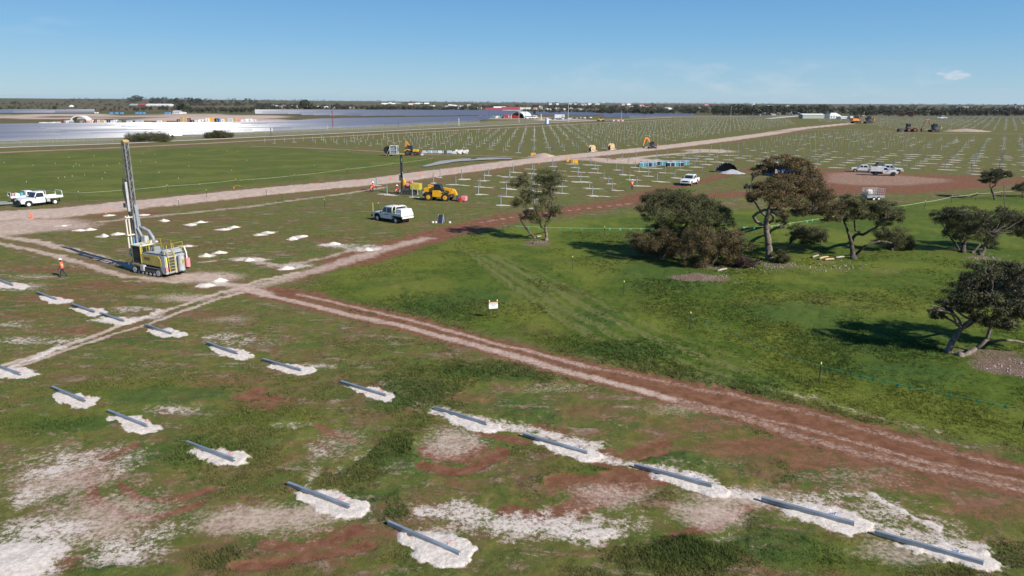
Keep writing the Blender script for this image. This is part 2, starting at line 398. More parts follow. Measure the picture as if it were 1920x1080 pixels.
    stroke('pale', [(-40, 700), (60, 670), (150, 640), (230, 610), (300, 588), (370, 563), (430, 545), (480, 528), (560, 512)], 0.55, 0.9, 0.6, 0.5)
    stroke('pale', [(20, 695), (110, 662), (200, 632), (275, 610), (350, 582), (410, 560), (460, 548)], 0.55, 0.85, 0.6, 0.5)
    stroke('chalk', [(10, 693), (70, 670), (110, 652)], 0.9, 0.75, 0.8)
    stroke('chalk', [(170, 600), (250, 603), (300, 582)], 0.8, 0.7, 0.8)
    stroke('pale', [(440, 545), (520, 527), (600, 506), (660, 488), (740, 462), (800, 448)], 2.6, 0.6, 0.9, 1.5)
    stroke('pale', [(380, 492), (450, 485), (520, 500), (580, 492), (660, 470), (720, 462)], 1.2, 0.62, 0.9, 1.5)
    # --- red track to the right
    stroke('red', [(660, 490), (740, 464), (830, 437), (900, 422), (960, 408), (1030, 400), (1100, 390), (1190, 378), (1300, 368), (1400, 364), (1520, 362), (1640, 357), (1760, 352), (1860, 344), (1990, 336)], 6.0, 0.92, 0.5, 2.0)
    stroke('red', [(560, 520), (620, 500), (700, 478)], 3.5, 0.65, 0.9, 1.5)
    stroke('red', [(1150, 384), (1210, 362), (1270, 350), (1320, 340), (1370, 326), (1420, 316), (1480, 312), (1560, 318), (1700, 326), (1800, 330), (1960, 334)], 3.2, 0.8, 0.7, 2.0)
    stroke('pale', [(900, 418), (1000, 402), (1180, 383)], 0.8, 0.55, 0.9, 1.0)
    poly('pale', [(1545, 324), (1600, 321), (1700, 329), (1795, 336), (1790, 343), (1700, 350), (1600, 349), (1530, 342)], 0.40, 3.5)
    poly('red', [(1500, 322), (1600, 320), (1700, 328), (1830, 333), (1830, 345), (1700, 352), (1600, 352), (1500, 345)], 0.9, 2.5)
    poly('red', [(1530, 345), (1700, 351), (1800, 340), (1880, 336), (1880, 348), (1700, 365), (1540, 362)], 0.8, 2.5)
    stroke('red', [(1560, 378), (1640, 376), (1700, 373)], 1.0, 0.45, 0.9)
    # --- two-rut access track
    rutA = [(470, 548), (560, 567), (640, 588), (750, 612), (860, 640), (960, 668), (1060, 697), (1160, 722), (1260, 750), (1400, 787), (1500, 820), (1620, 852), (1740, 880), (1960, 930)]
    rutB = [(560, 553), (620, 566), (700, 585), (800, 609), (900, 638), (1000, 662), (1100, 688), (1200, 708), (1300, 728), (1400, 748), (1500, 772), (1640, 810), (1780, 848), (1960, 895)]
    stroke('red', rutA, 1.7, 0.9, 0.7, 0.6); stroke('red', rutB, 1.4, 0.9, 0.7, 0.6)
    stroke('pale', rutA[:9], 0.95, 0.62, 0.7, 0.4); stroke('pale', rutB[:7], 0.7, 0.52, 0.7, 0.4); stroke('pale', rutA[7:], 0.9, 0.42, 0.9, 0.5); stroke('pale', rutB[5:], 0.7, 0.40, 0.9, 0.5)
    stroke('red', [(1050, 690), (1260, 735), (1500, 795), (1740, 862), (1960, 912)], 2.8, 0.80, 0.7, 0.7)
    stroke('pale', [(1200, 733), (1500, 803), (1740, 868), (1960, 915)], 0.5, 0.42, 0.8, 0.4)
    stroke('dry', [(470, 550), (700, 597), (900, 650), (1060, 690), (1260, 735), (1500, 795), (1740, 862), (1960, 912)], 4.5, 0.7, 0.8, 1.0)
    stroke('chalk', [(1420, 727), (1530, 750), (1660, 790), (1760, 815)], 0.9, 0.38, 0.9, 1.0)
    stroke('chalk', [(945, 676), (990, 680), (1050, 702)], 1.0, 0.40, 0.9, 1.0)
    # --- bare pale patches in the foreground
    for b in ((1020, 985, 200, 36, 0.62), (1100, 1000, 80, 24, 0.72), (860, 960, 80, 22, 0.6), (230, 1035, 90, 40, 0.6), (110, 880, 70, 40, 0.55), (60, 930, 60, 34, 0.55), (140, 860, 130, 28, 0.48), (90, 1000, 120, 40, 0.62),
              (230, 870, 60, 40, 0.45), (300, 1000, 60, 40, 0.5), (860, 825, 70, 36, 0.42), (1660, 960, 60, 46, 0.52), (1760, 990, 60, 40, 0.45), (330, 770, 60, 14, 0.55), (600, 845, 40, 30, 0.42),
              (540, 800, 60, 10, 0.42), (450, 640, 90, 18, 0.42), (420, 632, 60, 8, 0.5), (590, 690, 50, 8, 0.5), (110, 640, 90, 12, 0.48), (40, 640, 60, 14, 0.5), (250, 580, 60, 8, 0.5), (290, 596, 40, 8, 0.5),
              (1530, 935, 80, 22, 0.5), (230, 600, 50, 8, 0.6), (620, 460, 30, 4, 0.75), (680, 468, 40, 6, 0.6), (470, 487, 40, 5, 0.8), (555, 500, 40, 6, 0.65), (640, 462, 50, 7, 0.55), (690, 462, 50, 4, 0.55), (410, 533, 40, 6, 0.55),
              (30, 540, 60, 10, 0.55), (60, 520, 80, 8, 0.42), (150, 500, 90, 8, 0.36), (280, 527, 70, 6, 0.4), (700, 468, 14, 4, 0.9), (1370, 1010, 50, 16, 0.4), (1120, 1000, 60, 18, 0.6), (20, 610, 60, 8, 0.45), (10, 1065, 90, 60, 0.98), (840, 1000, 60, 14, 0.45)):
        blob('chalk', *b[:4], s=b[4], soft=0.8)
    for b in ((500, 975, 130, 34, 0.62), (850, 830, 60, 34, 0.6), (600, 960, 90, 26, 0.6), (1330, 965, 70, 30, 0.62), (1400, 935, 120, 28, 0.62), (1150, 930, 90, 30, 0.5), (180, 980, 130, 60, 0.55), (1540, 965, 90, 26, 0.55), (1700, 1040, 110, 26, 0.5),
              (350, 560, 70, 10, 0.55), (430, 600, 60, 10, 0.4), (1620, 900, 110, 26, 0.35), (120, 900, 110, 50, 0.55), (640, 830, 60, 40, 0.35), (1040, 730, 100, 12, 0.35), (1100, 690, 60, 8, 0.3), (1280, 770, 80, 16, 0.4)):
        blob('pale', *b[:4], s=b[4], soft=0.8)
    for b in ((1450, 840, 190, 26, 0.6), (1760, 905, 200, 26, 0.6), (1330, 800, 120, 24, 0.45), (1560, 870, 160, 24, 0.55), (475, 740, 22, 16, 0.9), (500, 760, 60, 12, 0.6), (1850, 960, 100, 30, 0.5), (650, 1000, 120, 22, 0.45), (1080, 915, 90, 20, 0.55), (1150, 915, 90, 20, 0.7),
              (90, 560, 120, 12, 0.5), (200, 575, 90, 10, 0.4), (130, 620, 110, 12, 0.45), (400, 590, 110, 12, 0.45), (430, 720, 110, 20, 0.4), (60, 590, 90, 10, 0.45), (230, 420, 200, 14, 0.4), (400, 410, 120, 8, 0.4), (540, 450, 160, 10, 0.35), (870, 750, 100, 14, 0.4)):
        blob('red', *b[:4], s=b[4], soft=0.8)
    for b in ((500, 700, 260, 50, 0.22), (250, 620, 220, 40, 0.30), (150, 600, 200, 60, 0.28), (1200, 800, 240, 60, 0.28), (1600, 900, 300, 60, 0.30), (600, 900, 200, 60, 0.24), (900, 900, 200, 70, 0.24), (200, 900, 240, 80, 0.30), (500, 1030, 240, 50, 0.30), (1150, 1000, 220, 60, 0.24), (450, 430, 420, 30, 0.22), (1750, 1000, 200, 70, 0.30), (700, 640, 200, 30, 0.18)):
        blob('red', *b[:4], s=b[4], soft=0.9)
    for b in ((170, 950, 220, 110, 0.30), (560, 980, 180, 60, 0.28), (1000, 990, 220, 50, 0.26), (1680, 960, 160, 70, 0.28), (60, 640, 150, 60, 0.25), (600, 830, 120, 40, 0.18), (1100, 830, 240, 40, 0.2), (450, 650, 160, 40, 0.16)):
        blob('chalk', *b[:4], s=b[4], soft=0.9)
    for s_ in (([(800, 845), (840, 860), (870, 862), (895, 845)], 0.6, 1.0), ([(795, 875), (850, 888), (900, 876), (940, 848)], 0.5, 1.0), ([(960, 960), (1005, 974), (1040, 972), (1080, 955), (1105, 938)], 0.75, 1.0),
               ([(1105, 938), (1160, 922), (1205, 898)], 0.9, 0.8), ([(1050, 905), (1120, 902), (1190, 895)], 0.9, 0.7), ([(1125, 868), (1185, 893), (1240, 912)], 0.35, 0.95), ([(900, 815), (985, 832)], 0.4, 0.9), ([(1180, 850), (1245, 832)], 0.5, 0.6), ([(1260, 1005), (1330, 985), (1395, 955)], 0.35, 0.9),
               ([(1130, 860), (1240, 850)], 0.6, 0.5), ([(250, 838), (190, 865), (165, 905), (180, 945), (240, 970), (300, 968), (380, 948)], 0.3, 0.85), ([(225, 912), (260, 938), (320, 940), (400, 920)], 0.3, 0.8), ([(440, 1062), (520, 1060), (580, 1045), (690, 1025)], 0.4, 0.8), ([(500, 1022), (560, 1028), (620, 1015), (670, 995)], 0.45, 0.85),
               ([(440, 745), (520, 750)], 0.4, 0.7), ([(590, 800), (660, 830)], 0.35, 0.5), ([(60, 1075), (120, 1060)], 0.5, 0.5), ([(1150, 915), (1260, 900)], 0.5, 0.7), ([(1500, 880), (1620, 850)], 0.5, 0.5), ([(560, 560), (470, 545)], 0.7, 0.8), ([(1010, 800), (1160, 860)], 0.5, 0.5)):
        stroke('red', s_[0], s_[1]*1.5, min(1.1, s_[2]*1.25), 0.6, 0.5); stroke('dry', s_[0], s_[1]*2.4, s_[2]*0.5, 0.9, 0.8)
    for s_ in (([(820, 775), (950, 800), (1110, 835)], 1.3, 0.62), ([(1120, 855), (1250, 885), (1330, 900)], 1.0, 0.6), ([(1340, 915), (1430, 940), (1590, 965)], 1.1, 0.68), ([(1610, 985), (1700, 1010), (1830, 1030)], 1.2, 0.6), ([(1640, 930), (1690, 960), (1760, 1000)], 0.5, 0.7),
               ([(1590, 930), (1640, 925)], 0.5, 0.5), ([(600, 880), (570, 930)], 0.7, 0.45), ([(640, 880), (700, 840)], 0.7, 0.4), ([(800, 965), (900, 975), (1000, 990), (1090, 1000)], 0.9, 0.62)):
        stroke('chalk', s_[0], s_[1], s_[2], 0.7, 0.8)
    # spoil drilled out beside every loose pile
    for (a0, a1, b0, b1) in BEAMS:
        p, q = G(a0, a1), G(b0, b1)
        c = p.lerp(q, 0.80); d = (q-p).normalized()
        k = (int(a0)*7 + int(a1)) % 10/10.0
        for (cx, along, across, off, s_) in ((0.78, 1.35+0.2*k, 0.68+0.25*k, 0.05, 1.0), (0.98, 0.95, 0.75, 0.15, 1.0), (0.5, 1.2, 0.36, -0.18, 0.95)):
            cc = p + (q-p)*cx + Vector((-d.y, d.x, 0))*off
            X = wx-cc.x; Y = wy-cc.y
            sel = np.nonzero((abs(X) < 4) & (abs(Y) < 4))[0]
            u = X[sel]*d.x+Y[sel]*d.y; v = -X[sel]*d.y+Y[sel]*d.x
            put('chalk', s_*(1-sstep(0.7, 1.15, np.hypot(u/along, v/across))), sel)
    for hx, hy in HEAPS:
        p = G(hx, hy); sel = np.nonzero((abs(x-p.x) < 4) & (abs(y-p.y) < 4))[0]
        put('chalk', 0.75*(1-sstep(0.5, 1.1, np.hypot((wx[sel]-p.x)/1.3, (wy[sel]-p.y)/1.1))), sel)
        put('red', 0.45*(1-sstep(0.3, 1.2, np.hypot((wx[sel]-p.x)/2.6, (wy[sel]-p.y)/2.4))), sel)
    # --- leaf litter and rubble under the trees
    for b in ((1315, 524, 60, 9, 0.85), (1340, 503, 80, 9, 0.5), (1460, 500, 60, 9, 0.55), (1560, 505, 80, 9, 0.42), (1550, 492, 40, 5, 0.5), (1840, 485, 40, 5, 0.6), (1900, 690, 80, 22, 0.9), (1850, 665, 90, 14, 0.6), (1010, 458, 30, 6, 0.8), (1660, 510, 60, 8, 0.45), (1700, 475, 30, 4, 0.3), (1700, 650, 30, 8, 0.4)):
        blob('litter', *b[:4], s=b[4], soft=0.6)
    # cleared ground about the container yard
    for b in ((40, 218, 80, 6, 0.95), (130, 222, 110, 2, 0.7), (300, 217, 130, 3, 0.7), (410, 221, 110, 5, 0.9), (470, 226, 60, 3, 0.9), (350, 215, 60, 2, 0.6), (960, 221, 90, 3, 0.55), (1060, 225, 60, 2.5, 0.7)):
        blob('pale', *b[:4], s=b[4], soft=0.4)
    blob('chalk', 20, 215, 60, 3, 0.6, 0.5); blob('pale', 1490, 219, 40, 1.5, 0.9)
    return A

def ground_height(x, y, A):
    r = np.hypot(x, y)
    near = 1-sstep(120, 320, r)
    bare = np.clip(A['pale'] + A['red'] + A['chalk'], 0, 1)
    z = 0.02 + near*(0.05*(fbm(x*0.35, y*0.35, 11, 3)) )
    z = z + near*(1-sstep(0.2, 0.7, bare))*(0.10*fbm(x*1.7, y*1.7, 12, 3)**2 + A['dark']*0.22*fbm(x*1.3, y*1.3, 13, 3) + A['lush']*0.05*fbm(x*2.2, y*2.2, 14, 3))
    z = z - near*0.02*A['tyre']
    z = z + near*0.075*sstep(0.5, 1.0, A['chalk'])*(0.35+fbm(x*2.2, y*2.2, 15, 4))*(1-sstep(60, 90, r))
    # the haul road is a low bank of spoil
    roadm = sstep(0.55, 0.85, A['pale'])*sstep(70, 85, r)*(1-sstep(300, 400, r))*(1-sstep(10, 40, x-0.55*y+5))
    z = z + roadm*0.30*fbm(x*0.8, y*0.8, 16, 3)
    th = np.degrees(np.arctan2(x, y))
    hill = sstep(2600, 7500, r)*(34*sstep(8, -26, th)*(0.6+0.4*fbm(th/9, r/4000, 21, 3)) + 11*fbm(th/6+50, r/3000, 22, 3))
    hill = hill*(1-sstep(12000, 20000, r))
    z = z + np.where(r > 2600, hill, 0)
    return z

BEAMS = [(-22, 522, 35, 541), (63, 551, 113, 567), (133, 574, 180, 590), (187, 591, 233, 606), (268, 613, 325, 632), (385, 647, 447, 669), (492, 679, 565, 700), (641, 723, 721, 747), (813, 770, 912, 803),
         (983, 822, 1098, 855), (1192, 880, 1330, 918), (1432, 945, 1594, 989), (1646, 1008, 1834, 1063),
         (-25, 684, 36, 708), (96, 731, 160, 759), (203, 776, 273, 806), (350, 836, 435, 870), (540, 915, 652, 959), (727, 990, 860, 1046)]
HEAPS = [(120, 424), (150, 433), (170, 432), (196, 444), (222, 440), (205, 405), (250, 409), (270, 404), (308, 415), (358, 422), (377, 418), (421, 431), (438, 427), (487, 441), (503, 437), (550, 449), (566, 444), (626, 458), (284, 454), (352, 462),
         (386, 481), (412, 475), (466, 489), (538, 505), (386, 536), (412, 528), (688, 470)]

def ground_material():
    m = bpy.data.materials.new('ground_cover'); m.use_nodes = True
    t = m.node_tree; b = t.nodes['Principled BSDF']; L = t.links
    def N(k, **kw):
        n = t.nodes.new(k)
        for a, v in kw.items(): setattr(n, a, v)
        return n
    geo = N('ShaderNodeNewGeometry')
    def noise(scale, detail=6, rough=0.6, stretch=None, dist=0.0):
        n = N('ShaderNodeTexNoise'); n.inputs['Scale'].default_value = scale; n.inputs['Detail'].default_value = detail; n.inputs['Roughness'].default_value = rough
        n.inputs['Distortion'].default_value = dist
        if stretch:
            mp = N('ShaderNodeMapping'); mp.inputs['Scale'].default_value = stretch; mp.inputs['Rotation'].default_value = (0, 0, R(33)); L.new(geo.outputs['Position'], mp.inputs[0]); L.new(mp.outputs[0], n.inputs['Vector'])
        else: L.new(geo.outputs['Position'], n.inputs['Vector'])
        return n.outputs['Fac']
    def ma(op, a, bb=None, clamp=False):
        n = N('ShaderNodeMath'); n.operation = op; n.use_clamp = clamp
        for i, v in enumerate((a, bb)):
            if v is None: continue
            if isinstance(v, (int, float)): n.inputs[i].default_value = v
            else: L.new(v, n.inputs[i])
        return n.outputs[0]
    def smooth(v, a, bb):
        n = N('ShaderNodeMapRange'); n.interpolation_type = 'SMOOTHSTEP'; L.new(v, n.inputs[0]); n.inputs[1].default_value = a; n.inputs[2].default_value = bb; return n.outputs[0]
    def mix(f, a, c):
        n = N('ShaderNodeMix', data_type='RGBA')
        if isinstance(f, (int, float)): n.inputs['Factor'].default_value = f
        else: L.new(f, n.inputs['Factor'])
        for k, v in (('A', a), ('B', c)):
            if isinstance(v, tuple): n.inputs[k].default_value = (*v, 1)
            else: L.new(v, n.inputs[k])
        return n.outputs['Result']
    def attr(nm):
        n = N('ShaderNodeAttribute'); n.attribute_name = nm; s = N('ShaderNodeSeparateColor'); L.new(n.outputs['Color'], s.inputs[0]); return s.outputs[0], s.outputs[1], s.outputs[2]
    chalk, pale, red = attr('cover_a'); lush, dark, dry = attr('cover_b'); litter, tyre, far = attr('cover_c')
    n_f = noise(5.5, 7, 0.75); n_m = noise(1.4, 7, 0.7, None, 0.3); n_l = noise(0.16, 6, 0.65, None, 0.5); n_xl = noise(0.03, 5, 0.6); n_s = noise(18, 5, 0.7); n_str = noise(0.5, 6, 0.65, (0.35, 1.6, 1), 0.4)
    # grass tones
    n_a = noise(0.42, 6, 0.68, None, 0.8); n_b = noise(0.75, 5, 0.7, (0.5, 1.5, 1), 0.6)
    g1 = mix(smooth(n_m, 0.35, 0.65), (0.090, 0.092, 0.020), (0.146, 0.142, 0.034))
    g1 = mix(smooth(n_a, 0.40, 0.60), g1, mix(smooth(n_f, 0.35, 0.65), (0.056, 0.080, 0.016), (0.100, 0.122, 0.028)))
    g1 = mix(ma('MULTIPLY', smooth(ma('ADD', ma('MULTIPLY', n_l, 0.55), ma('MULTIPLY', n_b, 0.45)), 0.47, 0.58), 0.75), g1, mix(n_f, (0.105, 0.066, 0.030), (0.170, 0.108, 0.056)))
    lu = mix(smooth(n_m, 0.3, 0.7), (0.038, 0.068, 0.008), (0.082, 0.116, 0.013))
    lu = mix(ma('MULTIPLY', smooth(n_a, 0.42, 0.62), 0.6), lu, (0.096, 0.128, 0.018))
    lu = mix(ma('MULTIPLY', smooth(n_l, 0.50, 0.62), 0.45), lu, (0.110, 0.108, 0.022))
    lu = mix(ma('MULTIPLY', smooth(n_b, 0.54, 0.66), 0.5), lu, (0.026, 0.066, 0.010))
    n_q = noise(0.085, 4, 0.55, None, 0.6)
    lu = mix(ma('MULTIPLY', smooth(n_q, 0.47, 0.60), 0.75), lu, mix(n_m, (0.108, 0.140, 0.016), (0.150, 0.152, 0.028)))
    lmask = smooth(ma('ADD', lush, ma('MULTIPLY', ma('SUBTRACT', n_m, 0.5), 0.7)), 0.2, 0.75)
    col = mix(lmask, g1, lu)
    dmask = ma('MULTIPLY', smooth(ma('ADD', dark, ma('MULTIPLY', ma('SUBTRACT', ma('ADD', ma('MULTIPLY', n_f, 0.5), ma('MULTIPLY', n_a, 0.5)), 0.5), 1.8)), 0.30, 0.8), 0.7)
    col = mix(dmask, col, mix(n_f, (0.026, 0.062, 0.012), (0.06, 0.105, 0.022)))
    col = mix(ma('MULTIPLY', smooth(n_s, 0.45, 0.75), 0.35), col, (0.030, 0.040, 0.010))
    # small bare flecks anywhere the grass is thin
    fleck = ma('MULTIPLY', smooth(ma('ADD', ma('MULTIPLY', n_f, 0.45), ma('MULTIPLY', n_b, 0.65)), 0.565, 0.65), ma('SUBTRACT', 1.0, lmask, True))
    col = mix(ma('MULTIPLY', fleck, 0.8), col, mix(smooth(n_a, 0.4, 0.6), (0.15, 0.068, 0.038), (0.30, 0.22, 0.17)))
    dr = smooth(ma('ADD', dry, ma('MULTIPLY', ma('SUBTRACT', n_m, 0.5), 1.3)), 0.35, 0.8)
    col = mix(ma('MULTIPLY', dr, 0.75), col, mix(smooth(n_str, 0.4, 0.6), (0.130, 0.110, 0.034), (0.165, 0.095, 0.056)))
    ty = smooth(ma('ADD', tyre, ma('MULTIPLY', ma('SUBTRACT', n_f, 0.5), 0.8)), 0.3, 0.7)
    col = mix(ma('MULTIPLY', ty, 0.8), col, (0.125, 0.128, 0.040))
    # far country
    fa = mix(smooth(noise(0.006, 5, 0.6, (0.4, 1.6, 1)), 0.42, 0.60), (0.115, 0.085, 0.045), (0.075, 0.090, 0.028))
    fa = mix(smooth(noise(0.02, 6, 0.7), 0.50, 0.62), fa, (0.045, 0.048, 0.022))
    fa = mix(ma('MULTIPLY', smooth(noise(0.0015, 3, 0.5), 0.50, 0.58), 0.6), fa, (0.13, 0.085, 0.06))
    col = mix(far, col, fa)
    # soils
    rs = mix(smooth(n_m, 0.3, 0.7), (0.120, 0.043, 0.022), (0.215, 0.100, 0.060))
    rm = smooth(ma('ADD', red, ma('MULTIPLY', ma('SUBTRACT', ma('ADD', ma('MULTIPLY', n_f, 0.5), ma('MULTIPLY', n_m, 0.5)), 0.5), 2.8)), 0.22, 0.68)
    col = mix(ma('MULTIPLY', rm, 0.92), col, rs)
    ps = mix(smooth(n_m, 0.25, 0.75), (0.33, 0.235, 0.185), (0.54, 0.42, 0.345))
    ps = mix(ma('MULTIPLY', smooth(n_s, 0.45, 0.7), 0.3), ps, (0.24, 0.16, 0.12))
    pm = smooth(ma('ADD', pale, ma('MULTIPLY', ma('SUBTRACT', ma('ADD', ma('MULTIPLY', n_f, 0.7), ma('MULTIPLY', n_s, 0.3)), 0.5), 1.8)), 0.22, 0.74)
    col = mix(pm, col, ps)
    cs = mix(smooth(n_f, 0.3, 0.7), (0.44, 0.37, 0.315), (0.70, 0.635, 0.575))
    cm = smooth(ma('ADD', chalk, ma('MULTIPLY', ma('SUBTRACT', ma('ADD', ma('MULTIPLY', n_f, 0.4), ma('ADD', ma('MULTIPLY', n_m, 0.35), ma('MULTIPLY', n_s, 0.25))), 0.5), 3.4)), 0.36, 0.68)
    cs = mix(smooth(chalk, 0.15, 0.85), (0.36, 0.265, 0.215), cs)
    col = mix(cm, col, cs)
    li = mix(smooth(n_s, 0.56, 0.62), mix(n_f, (0.06, 0.035, 0.025), (0.17, 0.105, 0.075)), (0.50, 0.43, 0.36))
    lm = smooth(ma('ADD', litter, ma('MULTIPLY', ma('SUBTRACT', n_f, 0.5), 1.2)), 0.4, 0.65)
    col = mix(lm, col, li)
    L.new(col, b.inputs['Base Color']); b.inputs['Roughness'].default_value = 0.97; b.inputs['Specular IOR Level'].default_value = 0.12
    bu = N('ShaderNodeBump'); bu.inputs['Strength'].default_value = 0.75; bu.inputs['Distance'].default_value = 0.10
    L.new(ma('ADD', ma('MULTIPLY', n_f, 0.6), ma('MULTIPLY', n_s, 0.4)), bu.inputs['Height']); L.new(bu.outputs[0], b.inputs['Normal'])
    return m

gx, gy, gquads, _idx = build_ground()
gA = field(gx, gy)
gz = ground_height(gx, gy, gA)
far = sstep(330, 640, np.hypot(gx, gy) + 120*(fbm(gx/150, gy/150, 31, 3)-0.5)) * (1-0.95*(1-sstep(-60, 60, 0.0*gx + gy*0.36 + 110 - gx + 0.0)))
# the post field on the right stays green out to its far edge
th_deg = np.degrees(np.arctan2(gx, gy)); rr = np.hypot(gx, gy)
far = np.where(th_deg > -2, sstep(820, 980, rr + 60*(fbm(gx/90, gy/90, 32, 3)-0.5)), sstep(420, 760, rr))
g4 = lambda a, b_, c: np.stack([a, b_, c, np.ones_like(a)], -1)
M_ground = ground_material()
ground = np_mesh('ground', np.stack([gx, gy, gz], -1), gquads, M_ground,
                 attrs={'cover_a': g4(gA['chalk'], gA['pale'], gA['red']), 'cover_b': g4(gA['lush'], gA['dark'], gA['dry']), 'cover_c': g4(gA['litter'], gA['tyre'], far)})
for p in (0,): ground.data.polygons.foreach_set('use_smooth', np.ones(len(ground.data.polygons), bool))
tag(ground, kind='structure')

# ------------------------------------------------------------------ grass: blades over the near ground
def build_grass():
    n = 210000
    u = rng.random(n); dep = np.radians(41 - 31*u**0.85)        # denser near the drone
    r = H/np.tan(dep); th = np.radians(rng.uniform(-40, 40, n))
    x = r*np.sin(th); y = r*np.cos(th)
    A = field(x, y)
    thin = np.clip(A['chalk']*1.5, 0, 1) + np.clip(A['pale']*1.3, 0, 1) + np.clip(A['red']*1.05, 0, 1) + A['litter']
    cl = fbm(x*1.1, y*1.1, 41, 3)
    pat = fbm(x*0.22, y*0.22, 44, 4)
    keep = (thin + rng.random(n)*0.35 < 0.62) & (rng.random(n) < 0.35 + 2.6*(pat-0.36)) & (cl + 0.35*A['lush'] + 0.3*A['dark'] > 0.42 + 0.12*rng.random(n))
    x, y, r, cl = x[keep], y[keep], r[keep], cl[keep]; A = {k: v[keep] for k, v in A.items()}; n = len(x)
    z = ground_height(x, y, A)
    nb = 7
    pat = fbm(x*0.22, y*0.22, 44, 4)
    h = (0.025 + 0.045*rng.random(n) + 0.05*A['lush']*rng.random(n) + 0.12*A['dark']*rng.random(n))*(0.5+0.8*cl)*(0.45+1.1*sstep(0.38, 0.62, pat))
    X = np.repeat(x, nb) + rng.normal(0, 0.055, n*nb); Y = np.repeat(y, nb) + rng.normal(0, 0.055, n*nb); Z = np.repeat(z, nb) - 0.01
    hh = np.repeat(h, nb)*rng.uniform(0.6, 1.15, n*nb); w = (0.007 + 0.00042*np.repeat(r, nb))*rng.uniform(0.7, 1.3, n*nb)
    a = rng.uniform(0, 2*PI, n*nb); le = rng.uniform(0, 2*PI, n*nb); lean = hh*rng.uniform(0.2, 0.9, n*nb)
    v0 = np.stack([X - w*np.cos(a), Y - w*np.sin(a), Z], -1); v1 = np.stack([X + w*np.cos(a), Y + w*np.sin(a), Z], -1)
    v2 = np.stack([X + lean*np.cos(le), Y + lean*np.sin(le), Z + hh], -1)
    V = np.stack([v0, v1, v2], 1).reshape(-1, 3); Fc = np.arange(len(V)).reshape(-1, 3)
    tone = np.repeat(np.stack([A['lush'], A['dark'], np.clip(A['dry'] + 0.6*A['red'] + 0.5*rng.random(n)**3, 0, 1), np.ones(n)], -1), nb*3, 0)
    m = bpy.data.materials.new('grass_blades'); m.use_nodes = True; t = m.node_tree; b = t.nodes['Principled BSDF']
    at = t.nodes.new('ShaderNodeAttribute'); at.attribute_name = 'tone'; sp = t.nodes.new('ShaderNodeSeparateColor'); t.links.new(at.outputs['Color'], sp.inputs[0])
    ns = t.nodes.new('ShaderNodeTexNoise'); ns.inputs['Scale'].default_value = 1.8; ns.inputs['Detail'].default_value = 4
    ge = t.nodes.new('ShaderNodeNewGeometry'); t.links.new(ge.outputs['Position'], ns.inputs['Vector'])
    def mx(f, a_, b_):
        q = t.nodes.new('ShaderNodeMix'); q.data_type = 'RGBA'; t.links.new(f, q.inputs['Factor'])
        for k, v in (('A', a_), ('B', b_)):
            if isinstance(v, tuple): q.inputs[k].default_value = (*v, 1)
            else: t.links.new(v, q.inputs[k])
        return q.outputs['Result']
    c = mx(ns.outputs['Fac'], (0.095, 0.105, 0.026), (0.220, 0.215, 0.075))
    nq = t.nodes.new('ShaderNodeTexNoise'); nq.inputs['Scale'].default_value = 0.085; nq.inputs['Detail'].default_value = 4; nq.inputs['Distortion'].default_value = 0.6; t.links.new(ge.outputs['Position'], nq.inputs['Vector'])
    rq = t.nodes.new('ShaderNodeMapRange'); t.links.new(nq.outputs['Fac'], rq.inputs[0]); rq.inputs[1].default_value = 0.45; rq.inputs[2].default_value = 0.6
    c = mx(sp.outputs[0], c, mx(rq.outputs[0], mx(ns.outputs['Fac'], (0.052, 0.090, 0.010), (0.118, 0.162, 0.019)), mx(ns.outputs['Fac'], (0.118, 0.156, 0.015), (0.215, 0.236, 0.036))))
    c = mx(sp.outputs[1], c, mx(ns.outputs['Fac'], (0.032, 0.078, 0.016), (0.080, 0.150, 0.032)))
    c = mx(sp.outputs[2], c, (0.165, 0.130, 0.055))
    t.links.new(c, b.inputs['Base Color']); b.inputs['Roughness'].default_value = 0.75; b.inputs['Specular IOR Level'].default_value = 0.2
    tl = t.nodes.new('ShaderNodeBsdfTranslucent'); t.links.new(c, tl.inputs['Color']); ms = t.nodes.new('ShaderNodeMixShader'); ms.inputs[0].default_value = 0.4
    t.links.new(b.outputs[0], ms.inputs[1]); t.links.new(tl.outputs[0], ms.inputs[2]); t.links.new(ms.outputs[0], t.nodes['Material Output'].inputs['Surface'])
    g = np_mesh('grass', V, Fc, m, attrs={'tone': tone}, tri=True)
    tag(g, kind='stuff')
    g['label'] = 'short green and dry grass growing over the near ground'; g['category'] = 'grass'
build_grass()
# ------------------------------------------------------------------ trees
def leaf_material(name, c1, c2, c3):
    m = bpy.data.materials.new(name); m.use_nodes = True; t = m.node_tree; b = t.nodes['Principled BSDF']
    at = t.nodes.new('ShaderNodeAttribute'); at.attribute_name = 'tint'
    r = t.nodes.new('ShaderNodeValToRGB'); r.color_ramp.elements[0].color = (*c1, 1); r.color_ramp.elements[1].color = (*c3, 1)
    e = r.color_ramp.elements.new(0.5); e.color = (*c2, 1)
    t.links.new(at.outputs['Fac'], r.inputs[0]); t.links.new(r.outputs[0], b.inputs['Base Color'])
    b.inputs['Roughness'].default_value = 0.6; b.inputs['Specular IOR Level'].default_value = 0.3
    return m
LEAF_OLIVE = leaf_material('olive_leaves', (0.026, 0.034, 0.010), (0.076, 0.080, 0.026), (0.185, 0.170, 0.062))
LEAF_RUST = leaf_material('rust_tipped_leaves', (0.032, 0.030, 0.010), (0.088, 0.068, 0.026), (0.215, 0.130, 0.055))
LEAF_DARK = leaf_material('dark_leaves', (0.022, 0.026, 0.009), (0.058, 0.060, 0.022), (0.135, 0.120, 0.048))
LEAF_FAR = leaf_material('far_scrub_leaves', (0.022, 0.027, 0.014), (0.042, 0.046, 0.024), (0.075, 0.066, 0.038))
